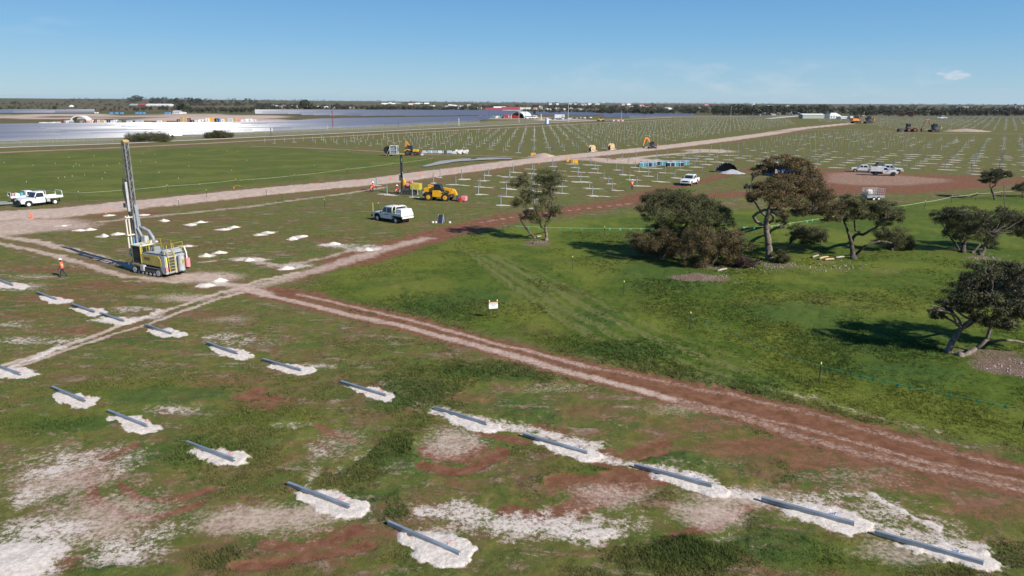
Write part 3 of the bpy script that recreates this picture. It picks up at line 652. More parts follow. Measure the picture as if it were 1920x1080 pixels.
LEAF_RED = leaf_material('red_scrub_leaves', (0.07, 0.015, 0.012), (0.13, 0.03, 0.02), (0.16, 0.05, 0.03))

def leaves_np(clumps, n, size, seed, aspect=0.34, droop=0.9, subs=22, tint0=0.5):
    """clumps: (cx, cy, cz, rx, ry, rz). leaf quads gathered in sprays round each clump"""
    g = np.random.default_rng(seed)
    vol = np.array([c[3]*c[4]*c[5] for c in clumps])**0.75; cnt = np.maximum(30, (n*vol/vol.sum()).astype(int))
    P = []; T = []
    for c, k in zip(clumps, cnt):
        ns = max(6, int(subs*(c[3]*c[5])**0.5))
        v = g.normal(size=(ns, 3)); v /= np.linalg.norm(v, axis=1)[:, None]
        rad = g.uniform(0.35, 1.0, ns)**0.6
        sc_ = v*rad[:, None]; sc_[:, 2] = np.where(sc_[:, 2] < -0.6, sc_[:, 2]*0.7, sc_[:, 2])
        sw = g.uniform(0.4, 1.3, ns); sw /= sw.sum(); tt = g.uniform(-0.28, 0.28, ns)
        w = g.choice(ns, k, p=sw)
        sp = g.normal(size=(k, 3))*np.array([0.15, 0.15, 0.15])
        q = (sc_[w] + sp)*np.array([c[3], c[4], c[5]]) + np.array([c[0], c[1], c[2]])
        P.append(q); T.append(tint0 + tt[w] + g.normal(size=k)*0.14)
    P = np.concatenate(P); T = np.clip(np.concatenate(T), 0, 1); k = len(P)
    a = g.uniform(0, 2*PI, k); d = np.stack([np.cos(a), np.sin(a), -droop*g.uniform(0, 1.6, k)], -1); d /= np.linalg.norm(d, axis=1)[:, None]
    s_ = np.cross(d, g.normal(size=(k, 3))); s_ /= np.linalg.norm(s_, axis=1)[:, None]
    L = size*g.uniform(0.6, 1.4, k)[:, None]; W = L*aspect
    V = np.stack([P - s_*W*0.5, P + d*L*0.5 - s_*W*0.1, P + s_*W*0.5 + d*L*0.2, P + d*L*0.05 - d*L*0.6], 1).reshape(-1, 3)
    return V, np.arange(4*k).reshape(-1, 4), np.repeat(T, 4)

def wiggle(p, q, n, amp, seed):
    g = random.Random(seed); out = []
    ax = Vector((g.uniform(-1, 1), g.uniform(-1, 1), g.uniform(-.3, .3)))*amp
    ay = Vector((g.uniform(-1, 1), g.uniform(-1, 1), g.uniform(-.3, .3)))*amp
    for i in range(n+1):
        t = i/n; out.append(p.lerp(q, t) + ax*math.sin(PI*t) + ay*math.sin(2*PI*t)*0.5 + Vector((0, 0, amp*0.6*math.sin(PI*t))))
    return out

def photo_tree(name, label, cat, base, trunks, clumps, n, leafm, barkm, size=0.15, group=None, seed=1, spread=0.6, dead=None, tint0=0.5, yoff=0.0, subs=22):
    b = G(*base); Y = b.y
    root = thing(name, label, cat, (b.x, b.y, 0), 0, group)
    g = random.Random(seed); loc = lambda v: Vector(v) - Vector((b.x, b.y, 0))
    W = max(c[0]+c[2] for c in clumps) - min(c[0]-c[2] for c in clumps) if clumps else 20
    Wm = W*Y/F; wood = MB(); cl3 = []; nodes = []
    for tr in trunks:                                     # [(px, py, radius m)...] first is the foot
        pts = []
        dy = g.uniform(-0.2, 0.2)*Wm*0.3
        for i, (px, py, r_) in enumerate(tr):
            p = D(px, py, Y + dy*i/len(tr) + (yoff if i else 0)*i/len(tr)); 
            if i == 0: p = G(px, py); p.z = -0.1
            pts.append((loc(p), r_))
        for (p, r0), (q, r1) in zip(pts[:-1], pts[1:]):
            wood.tube(wiggle(p, q, 5, (q-p).length*0.05, g.random()), r0, 8, r1)
        nodes += pts[1:]
        fl = pts[0][0]
        wood.cyl((fl.x, fl.y, -0.1), (fl.x, fl.y, 0.35), pts[0][1]*1.7, pts[0][1]*1.0, 9)
    for i, (px, py, rx, ry) in enumerate(clumps):
        dep = g.uniform(-spread, spread)*Wm*0.5*0.75
        c = D(px, py, Y + dep); c = loc(c); k = math.hypot(Y, 5)/F
        RX, RZ = rx*k*1.1, ry*k*1.15; cl3.append((c.x, c.y, c.z, RX, (RX*0.75+RZ*0.4), RZ))
        if nodes:
            src, r_ = min(nodes, key=lambda t_: (t_[0]-c).length + 1.5*max(0, t_[0].z-c.z))
            pth = wiggle(src, c, 7, (c-src).length*0.11, g.random()); r_ = min(r_, 0.12)
            wood.tube(pth, r_*0.8, 6, 0.035)
            for _ in range(12):
                a, bb, cc = g.gauss(0, 0.5), g.gauss(0, 0.5), abs(g.gauss(0.2, 0.5))
                s0 = pth[g.choice((4, 5, 6))]
                wood.tube(wiggle(s0, c + Vector((a*RX, bb*RX*0.8, cc*RZ)), 4, 0.12, g.random()), 0.03, 4, 0.010)
    for (pa, pb_, r_) in (dead or []):
        p, q = loc(D(*pa, Y)), loc(D(*pb_, Y)); wood.tube(wiggle(p, q, 5, (q-p).length*0.1, g.random()), r_, 5, r_*0.3)
    wood.build('trunk', barkm, root, smooth=True)
    if cl3:
        V, Fc, T = leaves_np(cl3, int(n*2.0), size*0.82, seed, tint0=tint0, subs=subs)
        np_mesh('crown', V, Fc, leafm, root, attrs={'tint': T})
    return root

photo_tree('gum_tree', 'tall slender open-crowned gum tree with two leaning stems beside the red track', 'tree', (1022, 451),
    [[(1024, 452, .22), (1024, 436, .17), (1022, 425, .14), (1033, 402, .10), (1036, 375, .08)], [(1003, 448, .16), (993, 436, .12), (982, 422, .08), (976, 413, .05)], [(1024, 436, .12), (1014, 425, .09), (1006, 400, .07), (1000, 375, .05)]],
    [(972, 340, 19, 13), (985, 333, 10, 8), (1030, 327, 28, 10), (1024, 343, 26, 13), (1042, 336, 16, 10), (978, 374, 18, 16), (990, 364, 12, 8), (1028, 384, 22, 16), (1006, 366, 12, 9), (990, 402, 16, 11), (1012, 411, 18, 11), (1042, 398, 14, 9), (1034, 362, 16, 9)],
    17000, LEAF_OLIVE, M['bark'], 0.16, 'gum trees of the fenced paddock', 11)
photo_tree('gum_tree', 'broad spreading dark gum tree at the left of the paddock clump', 'tree', (1262, 482),
    [[(1262, 483, .30), (1258, 450, .24), (1252, 430, .2), (1240, 405, .13)], [(1260, 468, .22), (1275, 440, .16), (1290, 415, .12)], [(1258, 460, .2), (1310, 430, .13), (1330, 415, .10)]],
    [(1208, 384, 19, 14), (1222, 372, 20, 12), (1248, 368, 30, 12), (1275, 372, 30, 14), (1250, 386, 34, 16), (1290, 385, 30, 16), (1310, 383, 30, 14), (1330, 393, 28, 16), (1352, 405, 24, 14), (1238, 404, 26, 14), (1270, 405, 34, 16), (1300, 405, 30, 18), (1325, 412, 28, 14), (1364, 418, 14, 9), (1255, 420, 20, 9), (1215, 398, 16, 10), (1228, 430, 24, 12), (1266, 434, 28, 12), (1308, 432, 28, 13), (1346, 430, 20, 11)],
    40000, LEAF_OLIVE, M['barkd'], 0.16, 'gum trees of the fenced paddock', 12, tint0=0.42)
photo_tree('mallee_tree', 'low dense mallee in front of the broad dark gum, foliage nearly to the ground', 'tree', (1240, 489),
    [[(1240, 490, .2), (1247, 470, .14), (1258, 450, .1)], [(1243, 490, .14), (1228, 468, .1)]],
    [(1190, 448, 18, 14), (1203, 458, 18, 16), (1222, 452, 24, 18), (1242, 462, 24, 20), (1262, 448, 24, 20), (1252, 440, 22, 14), (1218, 468, 20, 12), (1265, 468, 20, 14), (1278, 455, 20, 18)],
    20000, LEAF_RUST, M['barkd'], 0.14, 'mallees of the fenced paddock', 13, tint0=0.38)
photo_tree('mallee_tree', 'rusty brown rounded mallee at the right of the low paddock scrub', 'tree', (1325, 503),
    [[(1325, 503, .16), (1318, 480, .12), (1310, 455, .1)], [(1330, 502, .14), (1350, 475, .1), (1368, 455, .08)]],
    [(1297, 450, 22, 20), (1320, 448, 24, 20), (1345, 455, 24, 20), (1370, 448, 22, 18), (1392, 458, 16, 14), (1302, 490, 24, 14), (1322, 485, 22, 16), (1348, 488, 24, 14), (1368, 470, 22, 14), (1318, 468, 22, 16), (1382, 442, 14, 12), (1290, 470, 16, 14)],
    24000, LEAF_RUST, M['barkd'], 0.14, 'mallees of the fenced paddock', 14, tint0=0.5)
photo_tree('scrub_bush', 'low purplish dead-looking bush at the foot of the rusty mallee', 'bush', (1385, 503), [[(1385, 503, .08), (1390, 492, .05)]],
    [(1372, 493, 16, 9), (1392, 490, 18, 10), (1412, 494, 14, 8)], 4000, leaf_material('purple_twigs', (0.04, 0.02, 0.018), (0.07, 0.035, 0.03), (0.1, 0.06, 0.05)), M['barkd'], 0.13, None, 15)
photo_tree('gum_tree', 'tallest gum tree with a thick pale trunk and wide rust-tipped crown', 'tree', (1443, 487),
    [[(1443, 489, .42), (1440, 460, .34), (1437, 430, .29), (1436, 416, .25), (1441, 392, .17), (1446, 372, .12)],
     [(1437, 425, .22), (1428, 398, .12), (1412, 376, .07), (1403, 367, .05)], [(1440, 440, .2), (1462, 425, .13)], [(1438, 418, .2), (1458, 402, .15), (1472, 398, .13), (1495, 401, .1), (1522, 400, .07)],
     [(1438, 420, .18), (1456, 393, .13), (1470, 370, .1), (1480, 345, .07)]],
    [(1468, 303, 30, 10), (1445, 308, 22, 9), (1492, 305, 24, 10), (1432, 318, 20, 9), (1418, 325, 12, 7), (1470, 322, 34, 14), (1505, 322, 26, 15), (1528, 335, 18, 14), (1420, 352, 16, 10), (1435, 348, 24, 12), (1430, 365, 28, 14), (1460, 350, 26, 14), (1492, 345, 30, 16), (1520, 352, 26, 16), (1470, 375, 26, 14),
     (1500, 375, 28, 16), (1535, 365, 24, 16), (1552, 380, 22, 16), (1565, 398, 18, 14), (1528, 392, 26, 14), (1498, 398, 20, 10), (1412, 372, 12, 8), (1400, 350, 7, 6), (1462, 402, 18, 9), (1545, 405, 20, 10), (1545, 350, 12, 9), (1470, 415, 14, 8)],
    44000, LEAF_RUST, M['bark'], 0.16, 'gum trees of the fenced paddock', 16, tint0=0.55, subs=15)
photo_tree('mallee_tree', 'small mallee tucked behind the thick trunk of the tallest gum', 'tree', (1481, 463), [[(1481, 464, .18), (1484, 445, .12), (1500, 425, .07)]],
    [(1500, 432, 20, 12), (1525, 438, 24, 14), (1540, 446, 14, 10), (1490, 442, 16, 10), (1512, 450, 20, 9)], 9000, LEAF_DARK, M['barkd'], 0.15, 'mallees of the fenced paddock', 17)
photo_tree('gum_tree', 'forked gum tree with a V of branches right of the tallest gum', 'tree', (1600, 485),
    [[(1600, 487, .3), (1598, 470, .24), (1597, 455, .2), (1590, 435, .14), (1583, 418, .1)], [(1598, 456, .2), (1618, 440, .15), (1640, 428, .12), (1658, 412, .08)], [(1597, 455, .14), (1604, 432, .1), (1602, 408, .07)], [(1600, 478, .16), (1620, 462, .12), (1650, 452, .09), (1672, 456, .07)]],
    [(1598, 376, 22, 9), (1583, 385, 16, 11), (1612, 384, 20, 13), (1596, 395, 26, 15), (1584, 408, 16, 10), (1612, 402, 18, 12), (1655, 385, 20, 12), (1640, 396, 18, 12), (1662, 398, 24, 15), (1680, 408, 14, 11), (1650, 414, 18, 9), (1630, 405, 10, 8)],
    24000, LEAF_OLIVE, M['barkd'], 0.15, 'gum trees of the fenced paddock', 18)
photo_tree('mallee_tree', 'rounded grey-green mallee bush hanging right of the forked gum', 'tree', (1672, 470), [[(1672, 471, .12), (1680, 455, .08)]],
    [(1652, 435, 16, 10), (1672, 440, 24, 14), (1690, 450, 20, 15), (1660, 448, 18, 12), (1703, 458, 12, 13), (1680, 460, 18, 12)], 14000, LEAF_OLIVE, M['barkd'], 0.13, 'mallees of the fenced paddock', 19, tint0=0.6)
photo_tree('gum_tree', 'dark many-stemmed gum on its own at the right of the paddock', 'tree', (1812, 473),
    [[(1806, 475, .22), (1808, 460, .17), (1815, 440, .12)], [(1800, 473, .14), (1790, 455, .1), (1775, 438, .07)], [(1838, 480, .2), (1846, 462, .14), (1860, 440, .1)], [(1822, 476, .14), (1838, 458, .1)], [(1808, 470, .12), (1800, 450, .09), (1797, 435, .06)]],
    [(1758, 405, 15, 9), (1775, 398, 18, 10), (1800, 396, 24, 10), (1822, 402, 22, 12), (1782, 415, 22, 14), (1808, 418, 28, 16), (1835, 420, 24, 16), (1792, 436, 22, 13), (1818, 440, 24, 14), (1845, 442, 20, 14), (1858, 408, 18, 10), (1880, 402, 18, 12), (1900, 410, 22, 16), (1918, 420, 20, 20), (1872, 422, 22, 14), (1905, 432, 18, 11), (1856, 455, 12, 9), (1938, 412, 22, 18), (1925, 440, 12, 10)],
    34000, LEAF_DARK, M['barkd'], 0.16, 'gum trees of the fenced paddock', 20, tint0=0.55)
photo_tree('dead_tree', 'thin bare dead tree sticking up behind the dark many-stemmed gum', 'tree', (1880, 424),
    [[(1882, 428, .13), (1884, 410, .1), (1887, 392, .07), (1883, 365, .05), (1882, 347, .035)]], [], 0, LEAF_DARK, M['bark'], dead=[((1887, 392), (1905, 378), .05), ((1905, 378), (1915, 360), .035), ((1883, 365), (1894, 348), .02), ((1885, 380), (1876, 362), .02), ((1905, 378), (1912, 380), .02)], seed=21)
photo_tree('gum_tree', 'small flat-topped gum at the far right corner of the paddock', 'tree', (1864, 374),
    [[(1865, 375, .2), (1862, 362, .15), (1856, 350, .1)], [(1862, 362, .12), (1866, 348, .1), (1868, 336, .07)]],
    [(1850, 331, 10, 8), (1862, 325, 16, 7), (1856, 337, 14, 7), (1876, 323, 14, 6), (1885, 326, 10, 7), (1868, 332, 12, 6)], 7000, LEAF_DARK, M['barkd'], 0.2, 'gum trees of the fenced paddock', 22)
photo_tree('scrub_bush', 'dark bush half out of the frame at the far right corner of the paddock', 'bush', (1918, 371), [[(1918, 372, .1), (1916, 362, .06)]],
    [(1908, 352, 10, 6), (1922, 350, 14, 9), (1935, 356, 14, 10)], 4000, LEAF_DARK, M['barkd'], 0.18, None, 23)
photo_tree('gum_tree', 'nearest gum tree with a leaning pale trunk over its own shadow at the right edge', 'tree', (1780, 663),
    [[(1777, 664, .24), (1786, 640, .19), (1802, 615, .15), (1822, 600, .1)], [(1800, 671, .2), (1830, 654, .15), (1850, 636, .12), (1858, 610, .09)], [(1850, 640, .12), (1885, 638, .09), (1930, 646, .06)], [(1802, 615, .12), (1825, 590, .1), (1850, 570, .08)]],
    [(1756, 590, 16, 10), (1748, 582, 9, 7), (1772, 578, 12, 9), (1793, 583, 15, 11), (1785, 562, 22, 14), (1800, 545, 24, 15), (1822, 525, 24, 15), (1845, 508, 30, 14), (1870, 500, 28, 12), (1895, 508, 28, 15), (1915, 520, 24, 18), (1838, 540, 32, 20), (1870, 535, 34, 20), (1905, 545, 28, 20), (1825, 562, 26, 16), (1858, 568, 30, 18),
     (1890, 575, 28, 18), (1915, 580, 26, 22), (1840, 595, 20, 14), (1865, 603, 20, 13), (1890, 608, 22, 12), (1812, 578, 16, 10), (1935, 545, 30, 34), (1950, 590, 28, 26), (1958, 520, 24, 24)],
    56000, LEAF_DARK, M['bark'], 0.13, 'gum trees of the fenced paddock', 24, tint0=0.52, subs=26)
photo_tree('scrub_bush', 'grey-green bush at the foot of the tallest gum among fallen branches', 'bush', (1468, 494), [[(1468, 494, .08), (1470, 484, .05)]],
    [(1458, 478, 12, 10), (1470, 482, 14, 10), (1464, 488, 14, 7)], 4500, LEAF_OLIVE, M['barkd'], 0.12, None, 25, dead=[((1480, 488), (1490, 470), .04), ((1470, 490), (1462, 468), .04), ((1478, 495), (1500, 478), .03)])
photo_tree('dead_shrub', 'bare twiggy grey shrub in front of the slender gum', 'shrub', (1001, 458), [[(1001, 459, .05), (1001, 452, .04)]], [], 0, LEAF_DARK, M['bark'], seed=26,
    dead=[((1001, 455), (990, 449), .03), ((1001, 455), (1012, 450), .03), ((1001, 453), (996, 445), .025), ((1001, 453), (1008, 446), .025), ((1001, 455), (1018, 453), .02), ((1001, 456), (985, 452), .02)])
for i, (a, b_, lab) in enumerate((((1523, 486), (1534, 482), 'pale fallen log at the left of the row under the forked gum'), ((1536, 489), (1552, 485), 'pale fallen log in the middle of the row under the forked gum'), ((1546, 491), (1563, 489), 'pale fallen log at the right of the row under the forked gum'),
                                  ((1345, 512), (1362, 508), 'pale branch lying below the rusty mallee'), ((1566, 487), (1582, 485), 'thin grey log lying nearest the forked gum trunk'), ((1003, 449), (1014, 446), 'short log lying against the foot of the slender gum'))):
    p, q = G(*a), G(*b_); p.z = q.z = 0.22
    w = MB().tube(wiggle(p, q, 4, 0.05, i), 0.12, 8, 0.08); o = w.build('fallen_log', M['wood'] if i in (1, 2) else M['rock'], smooth=True); tag(o, lab, 'log', 'fallen logs under the trees')

# hedge shrubs by the chain fence
def hedge(base, x0, x1, top, label, seed):
    b = G(*base); cl = [(px, (top+base[1])/2 + random.uniform(-1, 1), 10, (base[1]-top)/2*random.uniform(0.75, 1.15)) for px in np.arange(x0+5, x1-3, 7)]
    photo_tree('hedge_shrub', label, 'shrub', base, [[(px, base[1], .12), (px, base[1]-4, .08)] for px in (x0+12, (x0+x1)/2, x1-12)], cl, 7000, LEAF_DARK, M['barkd'], 0.45, 'shrubs against the chain fence', seed, spread=0.12)
hedge((282, 266), 240, 324, 249.5, 'long dark shrub thicket behind the drill mast at the chain fence', 31)
hedge((411, 259), 388, 434, 247, 'shorter dark shrub thicket at the chain fence right of the long one', 32)

# background scrub and trees
def bg_proto(seed, leafm, n=150, size=1.1):
    g = random.Random(seed); cl = []
    for _ in range(g.randint(3, 6)):
        cl.append((g.uniform(-2.4, 2.4), g.uniform(-2.0, 2.0), g.uniform(3.0, 6.2), g.uniform(1.6, 2.8), g.uniform(1.6, 2.6), g.uniform(1.2, 2.2)))
    cl.append((0, 0, 2.2, 2.6, 2.4, 1.8))
    return leaves_np(cl, n, size, seed, aspect=0.8, droop=0.4, subs=9)
protos = [bg_proto(100+i, None) for i in range(6)]
bgt = []
def band(x0, x1, y0, y1, n, h0, h1, p=1.0):
    for _ in range(n):
        px = random.uniform(x0, x1); py = y0 + (y1-y0)*random.random()**p
        hz = 189 + px*6.5/1920
        if py - hz < 1.2: py = hz + 1.2 + random.random()
        bgt.append((px, py, random.uniform(h0, h1)))
def clump_px(px, py, w, n, h):
    for _ in range(n): bgt.append((px + random.uniform(-w, w), py + random.uniform(-0.6, 0.6), h*random.uniform(0.75, 1.1)))
band(-40, 240, 196, 199, 45, 6, 9); band(-40, 240, 199, 208, 50, 3.5, 6); clump_px(32, 197, 8, 6, 12); clump_px(40, 207, 6, 2, 7); clump_px(100, 207.5, 6, 3, 8); band(120, 240, 193, 196, 40, 8, 12); band(-40, 240, 207, 209.5, 50, 2.5, 4)
band(240, 480, 192.5, 197, 130, 12, 20); clump_px(258, 194.5, 7, 8, 34); clump_px(300, 195, 16, 8, 26); clump_px(335, 197, 12, 10, 26); clump_px(367, 197, 10, 10, 30); band(325, 480, 197, 200, 60, 9, 12); clump_px(346, 210, 10, 9, 13); clump_px(330, 204, 12, 6, 10); band(355, 480, 207, 213, 70, 5, 8); band(250, 330, 204, 210, 25, 5, 8); band(240, 330, 200, 205, 12, 4, 7)
band(480, 760, 203, 208.5, 150, 6, 10); clump_px(574, 208, 4, 4, 19); clump_px(583, 208.5, 4, 3, 15); clump_px(607, 201, 6, 5, 10); clump_px(631, 201, 8, 6, 11); clump_px(658, 204, 8, 5, 10); band(480, 760, 192, 195, 90, 8, 14); band(480, 560, 196, 202, 40, 8, 12); clump_px(500, 200, 14, 10, 12)
band(760, 900, 203, 209, 110, 6, 9); band(760, 1000, 192, 196, 90, 8, 14); band(700, 900, 197, 202, 40, 6, 9)
band(880, 1130, 200, 205, 70, 7, 11); band(980, 1200, 210, 215, 120, 4.5, 7); band(900, 1450, 192.5, 196, 200, 8, 15); band(1000, 1400, 199, 207, 240, 6, 10); band(1120, 1400, 208, 217, 170, 6, 9)
clump_px(1070, 199.5, 6, 4, 10); clump_px(1228, 197, 6, 5, 12); clump_px(1195, 216, 8, 6, 8); clump_px(1215, 217, 10, 7, 8)
band(1340, 1520, 207, 217, 150, 6, 13); band(1330, 1960, 200, 207, 230, 5, 11); band(1440, 1960, 197.5, 199, 60, 8, 12); band(1500, 1960, 207, 218, 260, 4, 11); band(1600, 1960, 214, 218.5, 120, 6, 9); clump_px(1540, 209, 14, 10, 13); clump_px(1620, 213, 16, 12, 12); clump_px(1380, 212, 12, 10, 13)
reds = [(1700 + random.uniform(-14, 14), 219.6, random.uniform(4, 6)) for _ in range(12)]
def put_tree(px, py, h, k, seed):
    g = G(px, py); V, Fc, T = protos[k]; s_ = h/7.6
    if g.y > 2600:
        zg = 0
    return g, s_
gz_at = lambda x, y: float(ground_height(np.array([x]), np.array([y]), {k: np.zeros(1) for k in CH})[0])
def bg_mesh(k, leafm, nm):
    V, Fc, T = protos[k]
    trunkV = np.array([(-.25, -.25, 0), (.25, -.25, 0), (.2, -.2, 3.5), (-.2, -.2, 3.5), (-.25, .25, 0), (.25, .25, 0), (.2, .2, 3.5), (-.2, .2, 3.5)], float)
    tf = np.array([(0, 1, 2, 3), (5, 4, 7, 6), (1, 5, 6, 2), (4, 0, 3, 7)])
    V2 = np.concatenate([V, trunkV]); F2 = np.concatenate([Fc, tf + len(V)]); T2 = np.concatenate([T, np.zeros(8)])
    o = np_mesh(nm, V2, F2, leafm, attrs={'tint': T2}); return o
bgt.sort(key=lambda t_: -(t_[1] - 189 - t_[0]*6.5/1920)*t_[2])
NIND = 230
base_objs = [bg_mesh(k, LEAF_FAR, 'far_tree') for k in range(6)]
used = set()
for i, (px, py, h) in enumerate(bgt[:NIND]):
    k = i % 6; g = G(px, py); s_ = h/7.6
    o = base_objs[k] if k not in used else base_objs[k].copy()
    if k in used: C.objects.link(o)
    used.add(k)
    o.location = (g.x, g.y, 0); o.scale = (s_*random.uniform(0.9, 1.25), s_, s_); o.rotation_euler = (0, 0, random.uniform(0, 6.28))
    tag(o, 'dark scrub tree in the belt of trees beyond the panel fields', 'tree', 'far belt of trees')
Vs, Fs, Ts = [], [], []; off = 0
for i, (px, py, h) in enumerate(bgt[NIND:]):
    V, Fc, T = protos[i % 6]; g = G(px, py); s_ = h/7.6; a = random.uniform(0, 6.28); ca, sa = math.cos(a), math.sin(a)
    zg = gz_at(g.x, g.y); sub = V.reshape(-1, 4, 3)[::(1 if g.y < 1500 else 2)].reshape(-1, 3); tsub = T.reshape(-1, 4)[::(1 if g.y < 1500 else 2)].ravel()
    wd = 1.0 if g.y < 1500 else 1.5
    W_ = np.stack([(sub[:, 0]*ca - sub[:, 1]*sa)*s_*wd + g.x, (sub[:, 0]*sa + sub[:, 1]*ca)*s_*wd + g.y, sub[:, 2]*s_ + zg], -1)
    Vs.append(W_); Ts.append(np.clip(tsub + random.uniform(-.2, .2), 0, 1))
Vs = np.concatenate(Vs); Ts = np.concatenate(Ts)
o = np_mesh('far_woodland', Vs, np.arange(len(Vs)).reshape(-1, 4), LEAF_FAR, attrs={'tint': Ts})
tag(o, 'dark distant woodland spread along the horizon', 'woodland', kind='stuff')
for i, (px, py, h) in enumerate(reds):
    o = bg_mesh(i % 6, LEAF_RED, 'red_shrub') if i == 0 else o.copy()
    if i: C.objects.link(o)
    g = G(px, py); o.location = (g.x, g.y, 0); s_ = h/7.6; o.scale = (s_*1.2, s_, s_); o.rotation_euler = (0, 0, i*1.3)
    tag(o, 'reddish shrub at the far edge of the post field on the right', 'shrub', 'reddish shrubs beyond the post field')
# ------------------------------------------------------------------ people
def make_person(label, loc, rz, pose='walk', vest='hivis', lower='navy', helmet='white', scale=1.0, group=None):
    root = thing('person', label, 'person', loc, rz, group, scale)
    bm = bmesh.new(); lay = bm.verts.layers.skin.verify()
    def V(p, r):
        v = bm.verts.new(p); v[lay].radius = (r, r) if not isinstance(r, tuple) else r; return v
    def E(a, b): bm.edges.new((a, b))
    kneel = pose == 'crouch'
    hz = 0.42 if kneel else 0.93
    lean = 0.28 if kneel else 0.02
    pel = V((0, 0, hz), (0.14, 0.10)); pel[lay].use_root = True
    ch = V((lean*0.7, 0, hz+0.38), (0.17, 0.11)); nk = V((lean, 0, hz+0.58), 0.055)
    ji = V((lean+0.02, 0, hz+0.66), 0.05); hd = V((lean+0.03, 0, hz+0.74), (0.085, 0.095)); tp = V((lean+0.02, 0, hz+0.82), 0.075)
    E(pel, ch); E(ch, nk); E(nk, ji); E(ji, hd); E(hd, tp)
    for s in (-1, 1):
        sh = V((lean*0.95, s*0.19, hz+0.50), 0.062)
        if pose == 'walk': el = V((0.05*s, s*0.26, hz+0.22), 0.045); wr = V((0.12*s+0.10, s*0.25, hz-0.01), 0.032)
        elif pose == 'stand': el = V((0.02, s*0.28, hz+0.21), 0.045); wr = V((0.16, s*0.24, hz+0.02), 0.032)
        else: el = V((lean+0.18, s*0.24, hz+0.22), 0.045); wr = V((lean+0.38, s*0.14, hz+0.12), 0.032)
        E(ch, sh); E(sh, el); E(el, wr)
        d = (wr.co - el.co).normalized(); pm = V(wr.co + d*0.07, (0.038, 0.022)); E(wr, pm)
        side = Vector((-d.z, 0, d.x)).normalized() if abs(d.y) < 0.9 else Vector((1, 0, 0))
        for k, ln in enumerate((0.070, 0.080, 0.074, 0.058)):
            a = V(pm.co + side*(0.027 - 0.018*k) + d*0.035, 0.0095); b = V(a.co + d*ln*0.6 + Vector((0.010, -s*0.008, 0)), 0.0085); c = V(b.co + d*ln*0.4 + Vector((0.016, -s*0.016, 0)), 0.0075)
            E(pm, a); E(a, b); E(b, c)
        t1 = V(wr.co + side*0.045 + d*0.045, 0.011); t2 = V(t1.co + side*0.018 + d*0.035, 0.009); E(pm, t1); E(t1, t2)
        hip = V((0, s*0.095, hz-0.06), 0.09); E(pel, hip)
        if kneel:
            if s > 0: kn = V((0.36, s*0.16, 0.46), 0.065); an = V((0.26, s*0.16, 0.09), 0.045)
            else: kn = V((0.10, s*0.16, 0.09), 0.065); an = V((-0.28, s*0.15, 0.08), 0.045)
        elif pose == 'walk': kn = V((0.10*s+0.04, s*0.10, 0.50), 0.062); an = V((0.24*s-0.05, s*0.10, 0.09 if s > 0 else 0.12), 0.045)
        else: kn = V((0.03, s*0.11, 0.49), 0.062); an = V((0, s*0.12, 0.09), 0.045)
        toe = V(an.co + Vector((0.17, 0, -0.045)), (0.042, 0.03)); E(hip, kn); E(kn, an); E(an, toe)
    me = bpy.data.meshes.new('body'); bm.to_mesh(me); bm.free(); me.materials.append(M[lower])
    b = link('body', me, root); md = b.modifiers.new('skin', 'SKIN'); md.use_smooth_shade = True; b.modifiers.new('sub', 'SUBSURF').levels = 1
    b.modifiers['sub'].render_levels = 1
    vz = hz
    v = MB(); n = 14; rings = [(vz-0.04, 0.165, 0.125, 0.02), (vz+0.14, 0.17, 0.13, 0.25), (vz+0.36, 0.205, 0.145, 0.7), (vz+0.50, 0.21, 0.13, 0.95), (vz+0.565, 0.11, 0.085, 1.0)]
    vs = []
    for z, ry_, rx_, k in rings:
        for i in range(n):
            t = 2*PI*i/n; vs.append((lean*k + rx_*math.cos(t), ry_*math.sin(t), z))
    fs = [(r_*n+i, r_*n+(i+1) % n, (r_+1)*n+(i+1) % n, (r_+1)*n+i) for r_ in range(len(rings)-1) for i in range(n)]
    v.add(vs, fs).build('vest', M[vest], root, smooth=True)
    sl = MB()
    for s in (-1, 1):
        el = Vector((0.05*s if pose == 'walk' else 0.02, s*0.265, hz+0.24)) if not kneel else Vector((lean+0.17, s*0.235, hz+0.24))
        sl.tube([(lean*0.95, s*0.19, hz+0.52), Vector((lean*0.95, s*0.19, hz+0.5)).lerp(el, 0.5), el], 0.078, 8, 0.06)
    sl.build('sleeves', M[vest], root, smooth=True)
    rf = MB()
    for z, ry_, rx_, k in ((vz+0.16, 0.175, 0.136, 0.27), (vz+0.30, 0.200, 0.147, 0.58)):
        vs = []
        for dz in (0, 0.05):
            for i in range(n):
                t = 2*PI*i/n; vs.append((lean*k + rx_*math.cos(t), ry_*math.sin(t), z+dz))
        rf.add(vs, [(i, (i+1) % n, n+(i+1) % n, n+i) for i in range(n)])
    rf.build('reflective_band', M['refl'], root)
    fc = MB().ball((lean+0.045, 0, hz+0.735), 0.085, 10, 7, (0.9, 0.85, 1.15)); fc.cyl((lean+0.12, 0, hz+0.735), (lean+0.145, 0, hz+0.715), 0.014, 0.010, 6)
    for s in (-1, 1): fc.ball((lean+0.03, s*0.078, hz+0.73), 0.022, 6, 4)
    fo = fc.build('head', M['skin'], root, smooth=True)
    ey = MB()
    for s in (-1, 1): ey.ball((lean+0.118, s*0.032, hz+0.752), 0.010, 6, 4)
    ey.box((lean+0.122, 0, hz+0.685), (0.006, 0.045, 0.008)); ey.build('eyes_and_mouth', M['black'], fo)
    hm = MB(); vs = []
    for z, r_ in ((0.775, 0.125), (0.80, 0.118), (0.86, 0.098), (0.90, 0.055), (0.91, 0.01)):
        for i in range(12):
            t = 2*PI*i/12; vs.append((lean+0.02 + r_*1.12*math.cos(t), r_*math.sin(t), hz+z))
